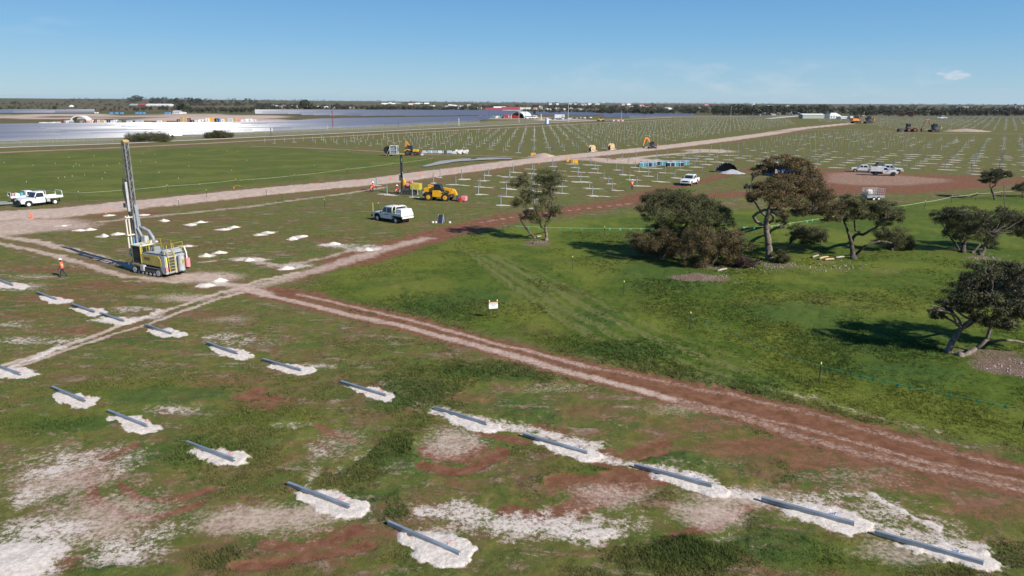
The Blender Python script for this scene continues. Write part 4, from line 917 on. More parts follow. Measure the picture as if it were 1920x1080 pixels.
    hm.add(vs, [(k*12+i, k*12+(i+1) % 12, (k+1)*12+(i+1) % 12, (k+1)*12+i) for k in range(4) for i in range(12)])
    hm.box((lean+0.14, 0, hz+0.775), (0.10, 0.16, 0.014)); hm.build('helmet', M[helmet], root, smooth=False)
    return root
def hd(p, q):   # heading of the line p -> q on the ground, both photo points
    a, b = G(*p), G(*q); return math.atan2(b.y-a.y, b.x-a.x)
make_person('worker in orange hi-vis vest and white helmet walking left of the big drill rig', G(119, 520), R(200), 'walk')
make_person('worker in orange vest and white helmet standing among the bare posts beside the pale patches', G(1184.5, 356.5), R(-80), 'stand', scale=1.12)
make_person('worker in red top crouching by the post farther left of the piling rig', G(695, 361), R(20), 'crouch', 'hivis', scale=1.5)
make_person('worker in dark red top crouching at the post touching the piling rig', G(741, 365.5), R(40), 'crouch', 'red', scale=1.35)

# ------------------------------------------------------------------ wheels
def wheel(parent, x, y, r, w, rim='white', name='wheel'):
    t = MB().cyl((x, y-w/2, r), (x, y+w/2, r), r, r, 20).build('tyre', M['rubber'], None, bevel=r*0.08)
    t.name = name; t.parent = parent
    s = 1 if y > 0 else -1
    rm = MB().cyl((x, y+s*(w/2-0.02), r), (x, y+s*(w/2+0.012), r), r*0.56, r*0.50, 16)
    rm.cyl((x, y+s*(w/2), r), (x, y+s*(w/2+0.035), r), r*0.16, r*0.13, 8)
    rm.build('rim', M[rim], t)
    return t

def rod(mb, p, q, r=0.03, n=6): return mb.cyl(p, q, r, r, n)

# ------------------------------------------------------------------ utes
def ute(label, loc, rz, style, scale=1.0, group='white utes about the site', bodycol='white', rim='white'):
    """x forward, origin between the wheels. styles: tray1 (single cab), crew (crew cab service body), dual (modern crew cab tub), canopy"""
    root = thing('ute', label, 'ute', loc, rz, group, scale)
    W = 1.80; B = M[bodycol]
    modern = style in ('dual', 'canopy')
    cabrear = {'tray1': -0.45, 'crew': -0.95, 'dual': -1.15, 'canopy': -0.35}[style]
    wb = 1.60
    # lower body with hood, wheel arches cut as steps
    f = wb + 0.85; hood = 1.12 if not modern else 1.08; belt = 1.16
    body = MB()
    prof = [(cabrear, 0.48), (wb-0.52, 0.48), (wb-0.46, 0.72), (wb-0.24, 0.92), (wb+0.24, 0.92), (wb+0.46, 0.72), (wb+0.50, 0.50), (f, 0.52), (f+0.03, 0.80), (f-0.06, hood-0.10), (f-0.30, hood-0.02), (0.98, hood+0.04), (0.86, belt), (cabrear, belt)]
    body.prism(prof, W)
    b = body.build('body', B, root, bevel=0.035)
    # cab upper
    wtop = 1.42 if modern else 1.52; roofz = 1.80 if modern else 1.88
    wsx = 0.30 if modern else 0.48
    up = MB(); k = [(0.86, belt-0.01), (wsx, roofz-0.05), (wsx-0.14, roofz), (cabrear+0.10, roofz), (cabrear+0.01, roofz-0.06), (cabrear, belt-0.01)]
    up.prism(k, W-0.06, wtop=wtop, zsplit=belt); up.build('cab', B, root, bevel=0.02)
    # glass
    def side_y(z): return (W-0.06)/2 + (wtop-(W-0.06))/2*(z-belt)/(roofz-belt)
    gl = MB(); z0, z1 = belt+0.05, roofz-0.13
    xs_front = lambda z: 0.86 + (wsx-0.86)*(z-belt)/(roofz-0.05-belt)
    spans = []
    xr = cabrear + 0.12
    if style in ('crew', 'dual'): mid = (xs_front(z0)+xr)/2 - 0.03; spans = [(mid+0.05, 'f'), (xr, mid-0.05)]
    else: spans = [(xr, 'f')]
    for a, e in spans:
        for s in (-1, 1):
            x0 = a; x1a = xs_front(z0)-0.10 if e == 'f' else e; x1b = xs_front(z1)-0.08 if e == 'f' else e
            ya, yb = s*(side_y(z0)+0.006), s*(side_y(z1)+0.006)
            pts = [(x0, ya, z0), (x1a, ya, z0), (x1b, yb, z1), (x0+0.03, yb, z1)]
            w = MB().add(pts + [(p[0], p[1]-s*0.02, p[2]) for p in pts], [(0, 1, 2, 3), (7, 6, 5, 4), (0, 4, 5, 1), (1, 5, 6, 2), (2, 6, 7, 3), (3, 7, 4, 0)])
            w.build('side_window', M['glass'], root)
    za, zb = belt+0.03, roofz-0.09; xa, xb = xs_front(za)+0.012, xs_front(zb)+0.012
    ya, yb = side_y(za)-0.09, side_y(zb)-0.07
    pts = [(xa, -ya, za), (xa, ya, za), (xb, yb, zb), (xb, -yb, zb)]
    MB().add(pts + [(p[0]-0.02, p[1], p[2]-0.01) for p in pts], [(0, 1, 2, 3), (7, 6, 5, 4), (0, 4, 5, 1), (1, 5, 6, 2), (2, 6, 7, 3), (3, 7, 4, 0)]).build('windscreen', M['glass'], root)
    MB().box((cabrear-0.012, 0, (z0+z1)/2), (0.02, wtop-0.25, z1-z0-0.05)).build('rear_window', M['glass'], root)
    # front: grille, lights, bumper/bullbar
    MB().box((f+0.012, 0, 0.82), (0.05, 1.0, 0.20)).build('grille', M['black'], root)
    for s in (-1, 1): MB().box((f+0.008, s*0.70, 0.84), (0.06, 0.26, 0.15)).build('headlight', M['refl'], root, bevel=0.02)
    if modern: MB().box((f+0.04, 0, 0.56), (0.16, W-0.08, 0.22)).build('bumper', M['black'] if style == 'canopy' else B, root, bevel=0.03)
    else:
        bb = MB().box((f+0.16, 0, 0.60), (0.16, W+0.02, 0.24))
        rod(bb, (f+0.2, -0.45, 0.55), (f+0.2, -0.45, 1.12), 0.035); rod(bb, (f+0.2, 0.45, 0.55), (f+0.2, 0.45, 1.12), 0.035); rod(bb, (f+0.2, -0.45, 1.10), (f+0.2, 0.45, 1.10), 0.035)
        rod(bb, (f+0.2, 0.45, 1.08), (f+0.17, 0.85, 0.85), 0.03); rod(bb, (f+0.2, -0.45, 1.08), (f+0.17, -0.85, 0.85), 0.03)
        bb.build('bullbar', M['black'], root)
    for s in (-1, 1):
        MB().box((0.78, s*(W/2+0.12), belt+0.05), (0.07, 0.18, 0.22)).build('mirror', M['black'], root, bevel=0.02)
    # chassis and wheels
    MB().box((-0.2, 0, 0.45), (4.3, 0.9, 0.18)).build('chassis', M['black'], root)
    wr = 0.40 if not modern else 0.39
    for x in (wb, -wb):
        for s in (-1, 1): wheel(root, x, s*(W/2-0.13), wr, 0.26, rim)
    MB().prism([(wb-0.5, 0.47), (wb-0.5, 0.74), (wb-0.26, 0.93), (wb+0.26, 0.93), (wb+0.5, 0.74), (wb+0.5, 0.47), (wb+0.46, 0.47), (wb+0.45, 0.7), (wb+0.23, 0.88), (wb-0.23, 0.88), (wb-0.45, 0.7), (wb-0.46, 0.47)], W+0.05).build('wheel_arches', M['black'] if style == 'crew' else B, root)
    rear = -wb - 1.05
    if style == 'tray1':
        tb = MB().box(((cabrear-0.15+rear)/2, 0, 0.95), (abs(rear-cabrear+0.15), 1.86, 0.08)); tb.build('tray_floor', M['lgrey'], root)
        for s in (-1, 1): MB().box(((cabrear-0.15+rear)/2, s*0.93, 1.09), (abs(rear-cabrear+0.15), 0.04, 0.26)).build('tray_side', B, root)
        MB().box((rear, 0, 1.09), (0.04, 1.82, 0.26)).build('tailgate', B, root)
        for x, h in ((cabrear-0.14, 1.90), (rear+0.06, 1.80)):
            r = MB(); r.tube([(x, -0.90, 0.95), (x, -0.88, h-0.12), (x, -0.76, h), (x, 0.76, h), (x, 0.88, h-0.12), (x, 0.90, 0.95)], 0.035, 6)
            if x > -1: 
                for yy in (-0.4, 0, 0.4): rod(r, (x, yy, 0.95), (x, yy, h), 0.02)
            r.build('headboard_rack' if x > -1 else 'rear_rack', B, root)
        for s in (-1, 1):
            MB().box((-0.78, s*0.85, 0.70), (0.42, 0.3, 0.34)).build('toolbox', M['lgrey'], root, bevel=0.02)
            MB().box((-wb-0.62, s*0.80, 0.62), (0.03, 0.26, 0.42)).build('mudflap', M['black'], root)
            MB().box((rear-0.02, s*0.72, 0.86), (0.05, 0.3, 0.1)).build('tail_light', M['red'], root)
    elif style == 'crew':
        MB().prism([(cabrear-0.04, 0.92), (rear, 0.92), (rear-0.02, 1.22), (cabrear-0.04, 1.22)], 1.86).build('service_body', B, root, bevel=0.02)
        MB().prism([(-1.62, 1.20), (rear+0.02, 1.20), (rear+0.08, 1.66), (rear+0.22, 1.72), (-1.62, 1.72)], 1.74, wtop=1.6, zsplit=1.2).build('canopy_box', B, root, bevel=0.02)
        hb = MB()
        for s in (-1, 1): hb.tube([(cabrear-0.12, s*0.86, 1.2), (cabrear-0.12, s*0.84, 1.84), (cabrear-0.2, s*0.7, 1.97)], 0.045, 6); 
        hb.tube([(cabrear-0.2, -0.7, 1.97), (cabrear-0.2, 0.7, 1.97)], 0.045, 6); hb.tube([(-1.58, -0.84, 1.2), (-1.58, -0.80, 1.85), (-1.55, -0.66, 1.95), (-1.55, 0.66, 1.95), (-1.58, 0.80, 1.85), (-1.58, 0.84, 1.2)], 0.045, 6)
        for s in (-1, 1): hb.tube([(cabrear-0.2, s*0.7, 1.97), (-1.55, s*0.66, 1.95)], 0.04, 6)
        hb.build('roll_frame', B, root)
        MB().box((-1.28, 0, 1.58), (0.5, 1.3, 0.5)).build('dark_locker', M['black'], root)
        MB().ball((-1.28, 0.62, 1.36), 0.2, 10, 6, (1, 0.9, 0.8)).build('water_jar', M['cap'], root)
        MB().cyl((-0.3, 0, roofz), (-0.3, 0, roofz+0.14), 0.07, 0.06, 10).build('beacon', M['yellow'], root)
        MB().cyl((-1.5, 0.2, 1.96), (-1.5, 0.2, 2.10), 0.07, 0.06, 10).build('beacon', M['yellow'], root)
        rod(MB(), (f+0.1, 0.7, 0.9), (f+0.1, 0.7, 2.0), 0.02).build('aerial_whip', M['cap'], root)
        MB().box((rear-0.05, 0, 0.78), (0.12, 1.7, 0.2)).build('rear_step', B, root)
        for s in (-1, 1): MB().box((-wb-0.1, s*0.86, 0.86), (1.0, 0.18, 0.14)).build('rear_guard', M['black'], root)
        MB().box((0.0, W/2+0.004, 0.98), (0.7, 0.006, 0.09)).build('door_marking', M['grey'], root)
        MB().box((rear+0.35, 0.82, 1.42), (0.34, 0.02, 0.16)).build('canopy_marking', M['grey'], root)
    elif style == 'dual':
        MB().prism([(cabrear-0.03, 0.52), (-wb+0.50, 0.52), (-wb+0.46, 0.72), (-wb+0.24, 0.90), (-wb-0.24, 0.90), (-wb-0.46, 0.72), (-wb-0.5, 0.52), (rear, 0.58), (rear-0.02, 1.16), (cabrear-0.03, 1.16)], W).build('tub', B, root, bevel=0.03)
        MB().box(((cabrear+rear)/2, 0, 1.17), (abs(rear-cabrear)-0.25, 1.4, 0.03)).build('tonneau_cover', M['black'], root)
        r = MB(); r.tube([(cabrear-0.3, -0.72, 1.16), (cabrear-0.12, -0.66, 1.72), (cabrear-0.12, 0.66, 1.72), (cabrear-0.3, 0.72, 1.16)], 0.04, 6); r.build('sports_bar', M['steel'], root)
        for s in (-1, 1): MB().box((rear-0.015, s*0.8, 0.98), (0.04, 0.14, 0.32)).build('tail_light', M['red'], root)
        MB().box((rear-0.06, 0, 0.58), (0.14, 1.6, 0.16)).build('rear_bumper', M['steel'], root, bevel=0.02)
    else:  # canopy
        MB().prism([(cabrear-0.06, 0.88), (rear, 0.88), (rear, 1.86), (cabrear-0.06, 1.86)], 1.86).build('canopy_box', B, root, bevel=0.03)
        MB().box(((cabrear+rear)/2, 0.936, 1.35), (abs(rear-cabrear)-0.4, 0.012, 0.62)).build('canopy_door', M['lgrey'], root)
        MB().box(((cabrear+rear)/2-0.3, 0, 1.94), (0.9, 1.3, 0.14)).build('roof_rack_load', M['black'], root)
        for s in (-1, 1): MB().box((-wb, s*0.84, 0.84), (1.1, 0.2, 0.10)).build('rear_guard', M['black'], root)
    return root

def by_wheels(front, rear, wbase=3.2):
    a, b = G(*front), G(*rear); d = a-b; s = d.length/wbase; h = math.atan2(d.y, d.x)
    return a.lerp(b, 0.5), h, s
p, h, s = by_wheels((57, 388.5), (99, 384))
side = Vector((math.cos(h+PI/2), math.sin(h+PI/2), 0))
uteA = ute('white single cab tray ute parked in front of the other at the far left', p - side*0.75, h, 'tray1', 1.2)
p2, h2, s2 = by_wheels((68, 378.5), (27.5, 382))
s2 = min(max(s2, 1.0), 1.35)
uteB = ute('white single cab tray ute loaded with drums, half hidden at the far left', p2 + Vector((0, 0.9, 0)), h2, 'tray1', s2)
def on_tray(mb, nm, label, cat, m, base, off):
    o = mb.build(nm, m); o.location = base.matrix_basis @ Vector(off); o.rotation_euler = base.rotation_euler; o.scale = base.scale; tag(o, label, cat); return o
on_tray(MB().cyl((0, -0.45, 0.32), (0, 0.45, 0.32), 0.32, 0.32, 14), 'water_tank', 'white cylindrical tank lying on the loaded tray ute at the far left', 'tank', M['white'], uteB, (-1.55, 0, 1.0))
on_tray(MB().ball((0, 0, 0.36), 0.42, 9, 6, (1, 1.2, 0.9)), 'teal_bundle', 'teal bundle just behind the cab on the loaded tray ute', 'bundle', M['teal'], uteB, (-0.85, 0, 0.98))
on_tray(MB().cyl((0, 0, 0), (0, 0, 0.62), 0.2, 0.2, 12), 'pink_drum', 'pink drum between the white tank and the tailgate on the loaded tray ute', 'drum', M['pink'], uteB, (-2.08, 0.2, 1.0))
on_tray(MB().cyl((0, 0, 0), (0, 0, 0.62), 0.18, 0.18, 12).cyl((0, 0, 0.62), (0, 0, 0.75), 0.13, 0.1, 12), 'dark_drum', 'dark drum with a pale lid at the rear of the loaded tray ute', 'drum', M['navy'], uteB, (-2.45, -0.1, 1.0))

p, h, s = by_wheels((711, 414.5), (745, 420))
ute('white crew cab service ute with roll frame and canopy box near the red track', p + Vector((0.45, 0.75, 0)), h, 'crew', min(max(s, 0.95), 1.25))
p = G(1291, 347.5); ute('white dual cab ute facing the drone beside the rows of bare posts', p + Vector((0.4, 0.9, 0)), R(-122), 'dual', 1.15, rim='grey')
p, h, s = by_wheels((1607, 323.2), (1631, 324))
ute('silver-white dual cab ute at the left of the pair on the gravel pad', p + Vector((0, 0.8, 0)), h, 'dual', min(max(s, 1), 1.2), bodycol='white', rim='silver')
p, h, s = by_wheels((1673, 331.5), (1645, 328.8))
ute('white ute with a boxy canopy parked nose out at the right of the gravel pad', p + Vector((0.2, 0.9, 0)), R(-20), 'canopy', 1.12, rim='black')
ute('white dual cab ute mostly hidden behind the canopy ute on the gravel pad', G(1668, 324.5), R(-25), 'dual', 1.1, rim='silver')
g_ = G(1648, 318); o = MB().box((0, 0, 0.9), (2.0, 1.2, 1.0)).box((0, 0, 1.6), (1.4, 1.0, 0.5)).build('machine_crate', M['dgrey'], bevel=0.08); o.location = (g_.x, g_.y, 0); tag(o, 'dark boxy equipment crate standing behind the canopy ute', 'crate')

# ------------------------------------------------------------------ the big drill rig
def drill_rig():
    b = G(298, 512); h = R(152)
    root = thing('drill_rig', 'tall tracked drill rig with faded yellow side panel and upright mast', 'drill rig', (b.x, b.y, 0), h, None, 1.0)
    # x forward (to the mast), y left
    for s in (-1, 1):
        tr = MB(); poly = [(-2.0, 0.30), (-1.75, 0.06), (1.75, 0.06), (2.05, 0.34), (2.0, 0.62), (1.7, 0.82), (-1.7, 0.82), (-1.98, 0.62)]
        tr.prism(poly, 0.42, s*1.05); t = tr.build('crawler_track', M['rubber'], root, bevel=0.03)
        rl = MB()
        for x in (-1.68, -1.1, -0.55, 0, 0.55, 1.1, 1.68): rl.cyl((x, s*1.25, 0.42 if abs(x) > 1.5 else 0.24), (x, s*1.29, 0.42 if abs(x) > 1.5 else 0.24), 0.27 if abs(x) > 1.5 else 0.13, None, 12)
        rl.build('rollers', M['lgrey'], t)
        MB().box((0, s*1.275, 0.50), (2.5, 0.03, 0.22)).build('track_frame', M['dgrey'], t)
        sh = MB()
        for i in range(22): sh.box((-1.75 + i*3.5/21, s*1.05, 0.84), (0.07, 0.46, 0.04)); sh.box((-1.75 + i*3.5/21, s*1.05, 0.045), (0.07, 0.46, 0.04))
        sh.build('grouser_bars', M['dgrey'], t)
    MB().box((-0.2, 0, 0.78), (3.9, 1.5, 0.5)).build('chassis', M['dgrey'], root)
    MB().prism([(-2.55, 0.95), (0.75, 1.0), (0.75, 2.10), (-1.7, 2.18), (-2.55, 2.05)], 2.16).build('engine_housing', M['grey'], root, bevel=0.05)
    MB().add([(x, y, z) for y in (1.085, 1.14) for x, z in ((-2.05, 1.02), (0.72, 1.18), (0.72, 2.02), (-1.75, 2.02), (-2.05, 1.72))],
             [(0, 1, 2, 3, 4), (9, 8, 7, 6, 5), (0, 5, 6, 1), (1, 6, 7, 2), (2, 7, 8, 3), (3, 8, 9, 4), (4, 9, 5, 0)]).build('side_panel', M['rigyel'], root)
    MB().box((-0.15, 1.148, 1.68), (0.85, 0.012, 0.26)).build('panel_lettering', mat('worn_lettering', (0.16, 0.12, 0.05), 0.7, var=0.8, scale=14), root)
    MB().box((-0.4, -1.115, 1.55), (2.6, 0.05, 0.9)).build('side_panel', M['rigyel'], root)
    # rear corner skirt
    MB().prism([(-2.62, 0.34), (-2.62, 2.0), (-2.10, 2.05), (-2.05, 1.0), (-1.75, 0.95), (-2.15, 0.34)], 2.2).build('rear_bulkhead', M['lgrey'], root, bevel=0.04)
    # top deck with fans
    dk = MB().box((-1.2, 0, 2.24), (2.5, 2.1, 0.05)); dk.build('top_deck', M['lgrey'], root)
    for x, y in ((-1.9, -0.45), (-1.9, 0.5), (-0.8, -0.45)): MB().cyl((x, y, 2.26), (x, y, 2.36), 0.36, 0.36, 16).build('fan_guard', M['dgrey'], root)
    MB().cyl((-0.35, 0.55, 2.25), (-0.35, 0.55, 2.85), 0.09, 0.09, 10).build('exhaust', M['dgrey'], root)
    MB().box((-2.2, 0.0, 2.4), (0.5, 1.9, 0.28), ry=R(-14)).build('rear_hood', M['lgrey'], root, bevel=0.03)
    # cab at the front left
    MB().box((1.35, 0.62, 1.88), (1.15, 1.02, 1.62)).build('cab', M['glass'], root, bevel=0.05)
    fr = MB()
    for x in (0.76, 1.94):
        for y in (0.10, 1.14): rod(fr, (x, y, 1.05), (x, y, 2.70), 0.055)
    fr.box((1.35, 0.62, 1.06), (1.25, 1.1, 0.14)); fr.build('cab_frame', M['dgrey'], root)
    MB().box((1.35, 0.45, 2.76), (1.5, 1.5, 0.12)).build('cab_roof', M['cream'], root, bevel=0.03)
    MB().box((0.72, 1.12, 1.95), (0.12, 0.12, 1.7)).build('yellow_post', M['railyel'], root)
    MB().box((1.35, -0.60, 1.75), (1.1, 1.0, 1.3)).build('power_pack', M['grey'], root, bevel=0.05)
    MB().prism([(0.5, 0.85), (1.2, 1.05), (2.1, 1.05), (2.1, 0.92), (1.3, 0.9), (0.7, 0.7)], 0.5, 0.95).build('cab_step', M['rigyel'], root)
    MB().box((0.45, 1.22, 0.72), (0.5, 0.35, 0.55)).build('outrigger_jack', M['lgrey'], root, bevel=0.03)
    # railings
    ra = MB()
    pts = [(-2.5, 1.02), (-1.3, 1.02), (-0.1, 1.02), (0.6, 1.02), (0.6, -1.02), (-0.9, -1.02), (-2.5, -1.02), (-2.5, 0.2)]
    for i, (x, y) in enumerate(pts): rod(ra, (x, y, 2.2), (x, y, 3.15), 0.018)
    for z in (2.7, 3.14):
        for (a, b_) in zip(pts[:-1], pts[1:]): rod(ra, (*a, z), (*b_, z), 0.013)
    rod(ra, (0.66, 0.25, 2.2), (0.66, 0.25, 3.2), 0.05); rod(ra, (0.66, 1.0, 2.2), (0.66, 1.0, 3.0), 0.05)
    ra.build('safety_rails', M['railyel'], root)
    # rear ladder
    ld = MB()
    for y in (0.15, 0.85): rod(ld, (-2.92, y, 0.45), (-2.70, y, 3.1), 0.032)
    for i in range(8): rod(ld, (-2.91 + i*0.03, 0.15, 0.60 + i*0.27), (-2.91 + i*0.03, 0.85, 0.60 + i*0.27), 0.022)
    ld.build('rear_ladder', M['railyel'], root)
    MB().box((-2.66, 0.5, 1.25), (0.06, 0.62, 1.3)).build('radiator_grille', M['dgrey'], root)
    # rear canisters
    MB().cyl((-2.95, -0.35, 0.55), (-2.95, -0.35, 2.0), 0.30, 0.30, 18).build('dust_canister', M['lgrey'], root, bevel=0.03)
    MB().box((-3.257, -0.35, 1.45), (0.012, 0.24, 0.44)).build('warning_plate', M['railyel'], root)
    for (yy, zz) in ((-0.41, 1.54), (-0.29, 1.54), (-0.41, 1.37), (-0.29, 1.37)): MB().box((-3.268, yy, zz), (0.008, 0.06, 0.10)).build('plate_mark', M['black'], root)
    MB().cyl((-2.95, -1.05, 0.75), (-2.95, -1.05, 1.6), 0.22, 0.22, 16).build('rear_cylinder', M['pink'], root, bevel=0.03)
    MB().tube([(-2.9, -1.05, 1.6), (-2.85, -1.08, 2.1), (-2.7, -1.0, 2.7)], 0.06, 8).build('vent_pipe', M['white'], root)
    MB().box((-2.72, -1.0, 1.2), (0.16, 0.5, 1.4)).build('rear_locker', M['dgrey'], root)
    MB().box((-2.66, 1.02, 0.85), (0.08, 0.22, 0.42)).build('hazard_plate', M['pink'], root)
    MB().box((-2.68, 0.98, 1.5), (0.04, 0.07, 0.9)).build('reflective_strip', M['cap'], root)
    # boom arm to the mast
    MB().box((2.05, -0.1, 1.55), (1.4, 0.35, 0.4), ry=R(-8)).build('boom_arm', M['dgrey'], root, bevel=0.03)
    MB().tube([(1.4, -0.3, 2.2), (2.0, -0.15, 3.2), (2.4, 0, 4.2)], 0.09, 8).build('lift_ram', M['steel'], root)
    # mast
    MX = 2.78; z0, z1 = 0.55, 12.25
    m = MB()
    for x in (-0.17, 0.17):
        for y in (-0.19, 0.19): m.box((MX+x, y-0.1, (z0+z1)/2), (0.10, 0.10, z1-z0))
    for k in range(24):
        za = z0 + k*(z1-z0)/24; zb = za + (z1-z0)/24; sgn = 1 if k % 2 else -1
        for y in (-0.29, 0.09): rod(m, (MX-0.17*sgn, y, za), (MX+0.17*sgn, y, zb), 0.03, 5)
        rod(m, (MX-0.17, -0.1-0.19*sgn, za), (MX-0.17, -0.1+0.19*sgn, zb), 0.03, 5)
    mast = m.build('mast', M['mastg'], root)
    MB().box((MX+0.05, -0.1, 6.6), (0.12, 0.20, 10.9)).build('feed_rail', M['dgrey'], mast)
    MB().box((MX-0.215, -0.13, 3.2), (0.02, 0.42, 4.6)).build('mast_plate', M['grey'], mast)
    MB().box((MX, -0.1, 12.36), (0.46, 0.56, 0.14)).cyl((MX, -0.35, 12.3), (MX, 0.15, 12.3), 0.2, 0.2, 12).build('crown_sheave', M['sand'], mast)
    MB().box((MX+0.15, -0.1, 4.4), (0.5, 0.46, 0.9)).build('rotation_head', M['dgrey'], mast, bevel=0.04)
    rods = MB()
    for y in (0.42, 0.72): rods.cyl((MX+0.12, y, 1.6), (MX+0.12, y, 5.4), 0.07, 0.07, 8)
    rods.build('drill_rods', M['cream'], mast)
    cr_ = MB()
    for z in (1.7, 3.55, 5.25): cr_.box((MX+0.06, 0.35, z), (0.32, 1.0, 0.09))
    cr_.build('rod_rack', M['cream'], mast)
    MB().cyl((MX, 0.24, 1.9), (MX, 0.24, 3.3), 0.06, 0.06, 8).build('feed_cylinder', M['cyan'], mast)
    ho = MB()
    ho.tube([(MX, 0.22, 5.0), (MX+0.02, 0.34, 6.2), (MX+0.05, 0.50, 7.4), (MX+0.05, 0.55, 8.2), (MX, 0.38, 8.75), (MX, 0.22, 8.6)], 0.075, 8)
    ho.tube([(MX+0.1, 0.20, 4.8), (MX+0.1, 0.46, 6.6), (MX+0.1, 0.64, 8.0), (MX+0.1, 0.50, 8.9), (MX+0.1, 0.2, 8.7)], 0.06, 8)
    ho.build('hose_loop', M['black'], mast)
    MB().box((MX+0.1, 0.55, 6.4), (0.3, 0.3, 0.4)).build('hose_clamp', M['dgrey'], mast)
    MB().box((MX-0.05, 0.36, 7.2), (0.05, 0.22, 2.8)).build('hose_guide', M['lgrey'], mast)
    for z in (0.9, 1.5): MB().box((MX+0.2, 0.0, z), (0.5, 0.9, 0.18)).build('rod_clamp', M['dgrey'], mast)
    MB().cyl((MX+0.25, 0.3, 0.8), (MX+0.25, 0.9, 0.8), 0.14, 0.14, 10).build('clamp_motor', M['white'], mast)
    MB().prism([(MX-0.25, 2.9), (MX-0.55, 3.0), (MX-0.30, 6.4), (MX-0.23, 6.4)], 0.34, -0.2).build('mast_stay', M['grey'], mast)
    MB().tube([(MX-0.4, -0.25, 4.2), (MX-0.8, -0.35, 4.15), (MX-1.4, -0.45, 3.9), (MX-1.85, -0.5, 3.3), (MX-1.95, -0.5, 2.5)], 0.15, 10).build('dust_hose', M['grey'], root, smooth=True)
    MB().box((1.75, -0.25, 3.1), (0.6, 0.55, 0.7)).build('dust_box', M['lgrey'], root, bevel=0.04)
    return root
drill_rig()

# ------------------------------------------------------------------ tracked piling rig, telehandler, tractor, excavators
def tracks(root, L=2.6, w=0.42, gauge=1.6, h=0.65, m='rubber'):
    for s in (-1, 1):
        t = MB().prism([(-L/2, h*0.4), (-L/2+0.28, 0.04), (L/2-0.28, 0.04), (L/2, h*0.4), (L/2-0.05, h*0.75), (L/2-0.32, h), (-L/2+0.32, h), (-L/2+0.05, h*0.75)], w, s*gauge/2).build('crawler_track', M[m], root, bevel=0.02)
        r = MB()
        for i in range(5):
            x = -L/2+0.36 + i*(L-0.72)/4; r.cyl((x, s*(gauge/2+w/2), h*0.5), (x, s*(gauge/2+w/2+0.03), h*0.5), h*0.33 if i in (0, 4) else h*0.2, None, 10)
        r.build('rollers', M['dgrey'], t)

def piling_rig():
    b = G(768, 364.5); root = thing('piling_rig', 'small yellow tracked piling rig with a tall black mast', 'piling rig', (b.x, b.y, 0), R(172), None, 1.12)
    tracks(root, 2.7, 0.42, 1.7, 0.62)
    MB().box((-0.2, 0, 0.85), (2.6, 1.3, 0.35)).build('chassis', M['dgrey'], root)
    MB().prism([(-1.9, 0.75), (-0.3, 0.85), (-0.3, 1.75), (-0.7, 1.85), (-1.9, 1.75)], 1.5).build('engine_cover', M['railyel'], root, bevel=0.06)
    MB().box((0.15, -0.35, 1.35), (0.7, 0.7, 0.9)).build('hydraulic_tank', M['yellow'], root, bevel=0.04)
    MB().box((0.1, 0.45, 1.6), (0.5, 0.45, 0.4)).box((-0.45, 0.2, 2.0), (0.4, 0.5, 0.3)).build('control_box', M['pink'], root, bevel=0.03)
    MB().box((-0.2, -0.4, 2.0), (0.5, 0.4, 0.25)).build('valve_block', M['red'], root, bevel=0.02)
    MB().prism([(0.6, 0.7), (1.1, 0.6), (1.25, 2.6), (1.0, 2.7), (0.55, 1.9)], 0.5).build('mast_foot', M['yellow'], root)
    m = MB().box((1.2, 0, 3.5), (0.28, 0.36, 5.6)); mast = m.build('mast', M['black'], root)
    mm = MB()
    for k in range(14): mm.box((1.2, 0.19, 1.2 + k*0.38), (0.2, 0.03, 0.08))
    mm.build('chain_links', M['dgrey'], mast)
    MB().box((1.15, 0, 6.32), (0.9, 0.5, 0.14)).build('mast_head', M['rigyel'], mast)
    MB().box((1.1, 0.2, 5.4), (0.12, 0.06, 0.5)).build('hammer_label', M['flag'], mast)
    MB().box((1.42, 0, 2.6), (0.3, 0.42, 0.9)).build('hammer', M['dgrey'], mast)
    rod(MB(), (0.75, 0.4, 0.8), (0.95, 0.35, 3.6), 0.06).build('tilt_ram', M['steel'], root)
    MB().box((1.5, 0, 0.35), (0.3, 0.8, 0.5)).build('pile_clamp', M['dgrey'], root)
    for x in (-1.6, 1.3):
        MB().box((x, 0.95, 0.4), (0.14, 0.14, 0.8)).build('stabiliser_leg', M['lgrey'], root)
    return root
piling_rig()

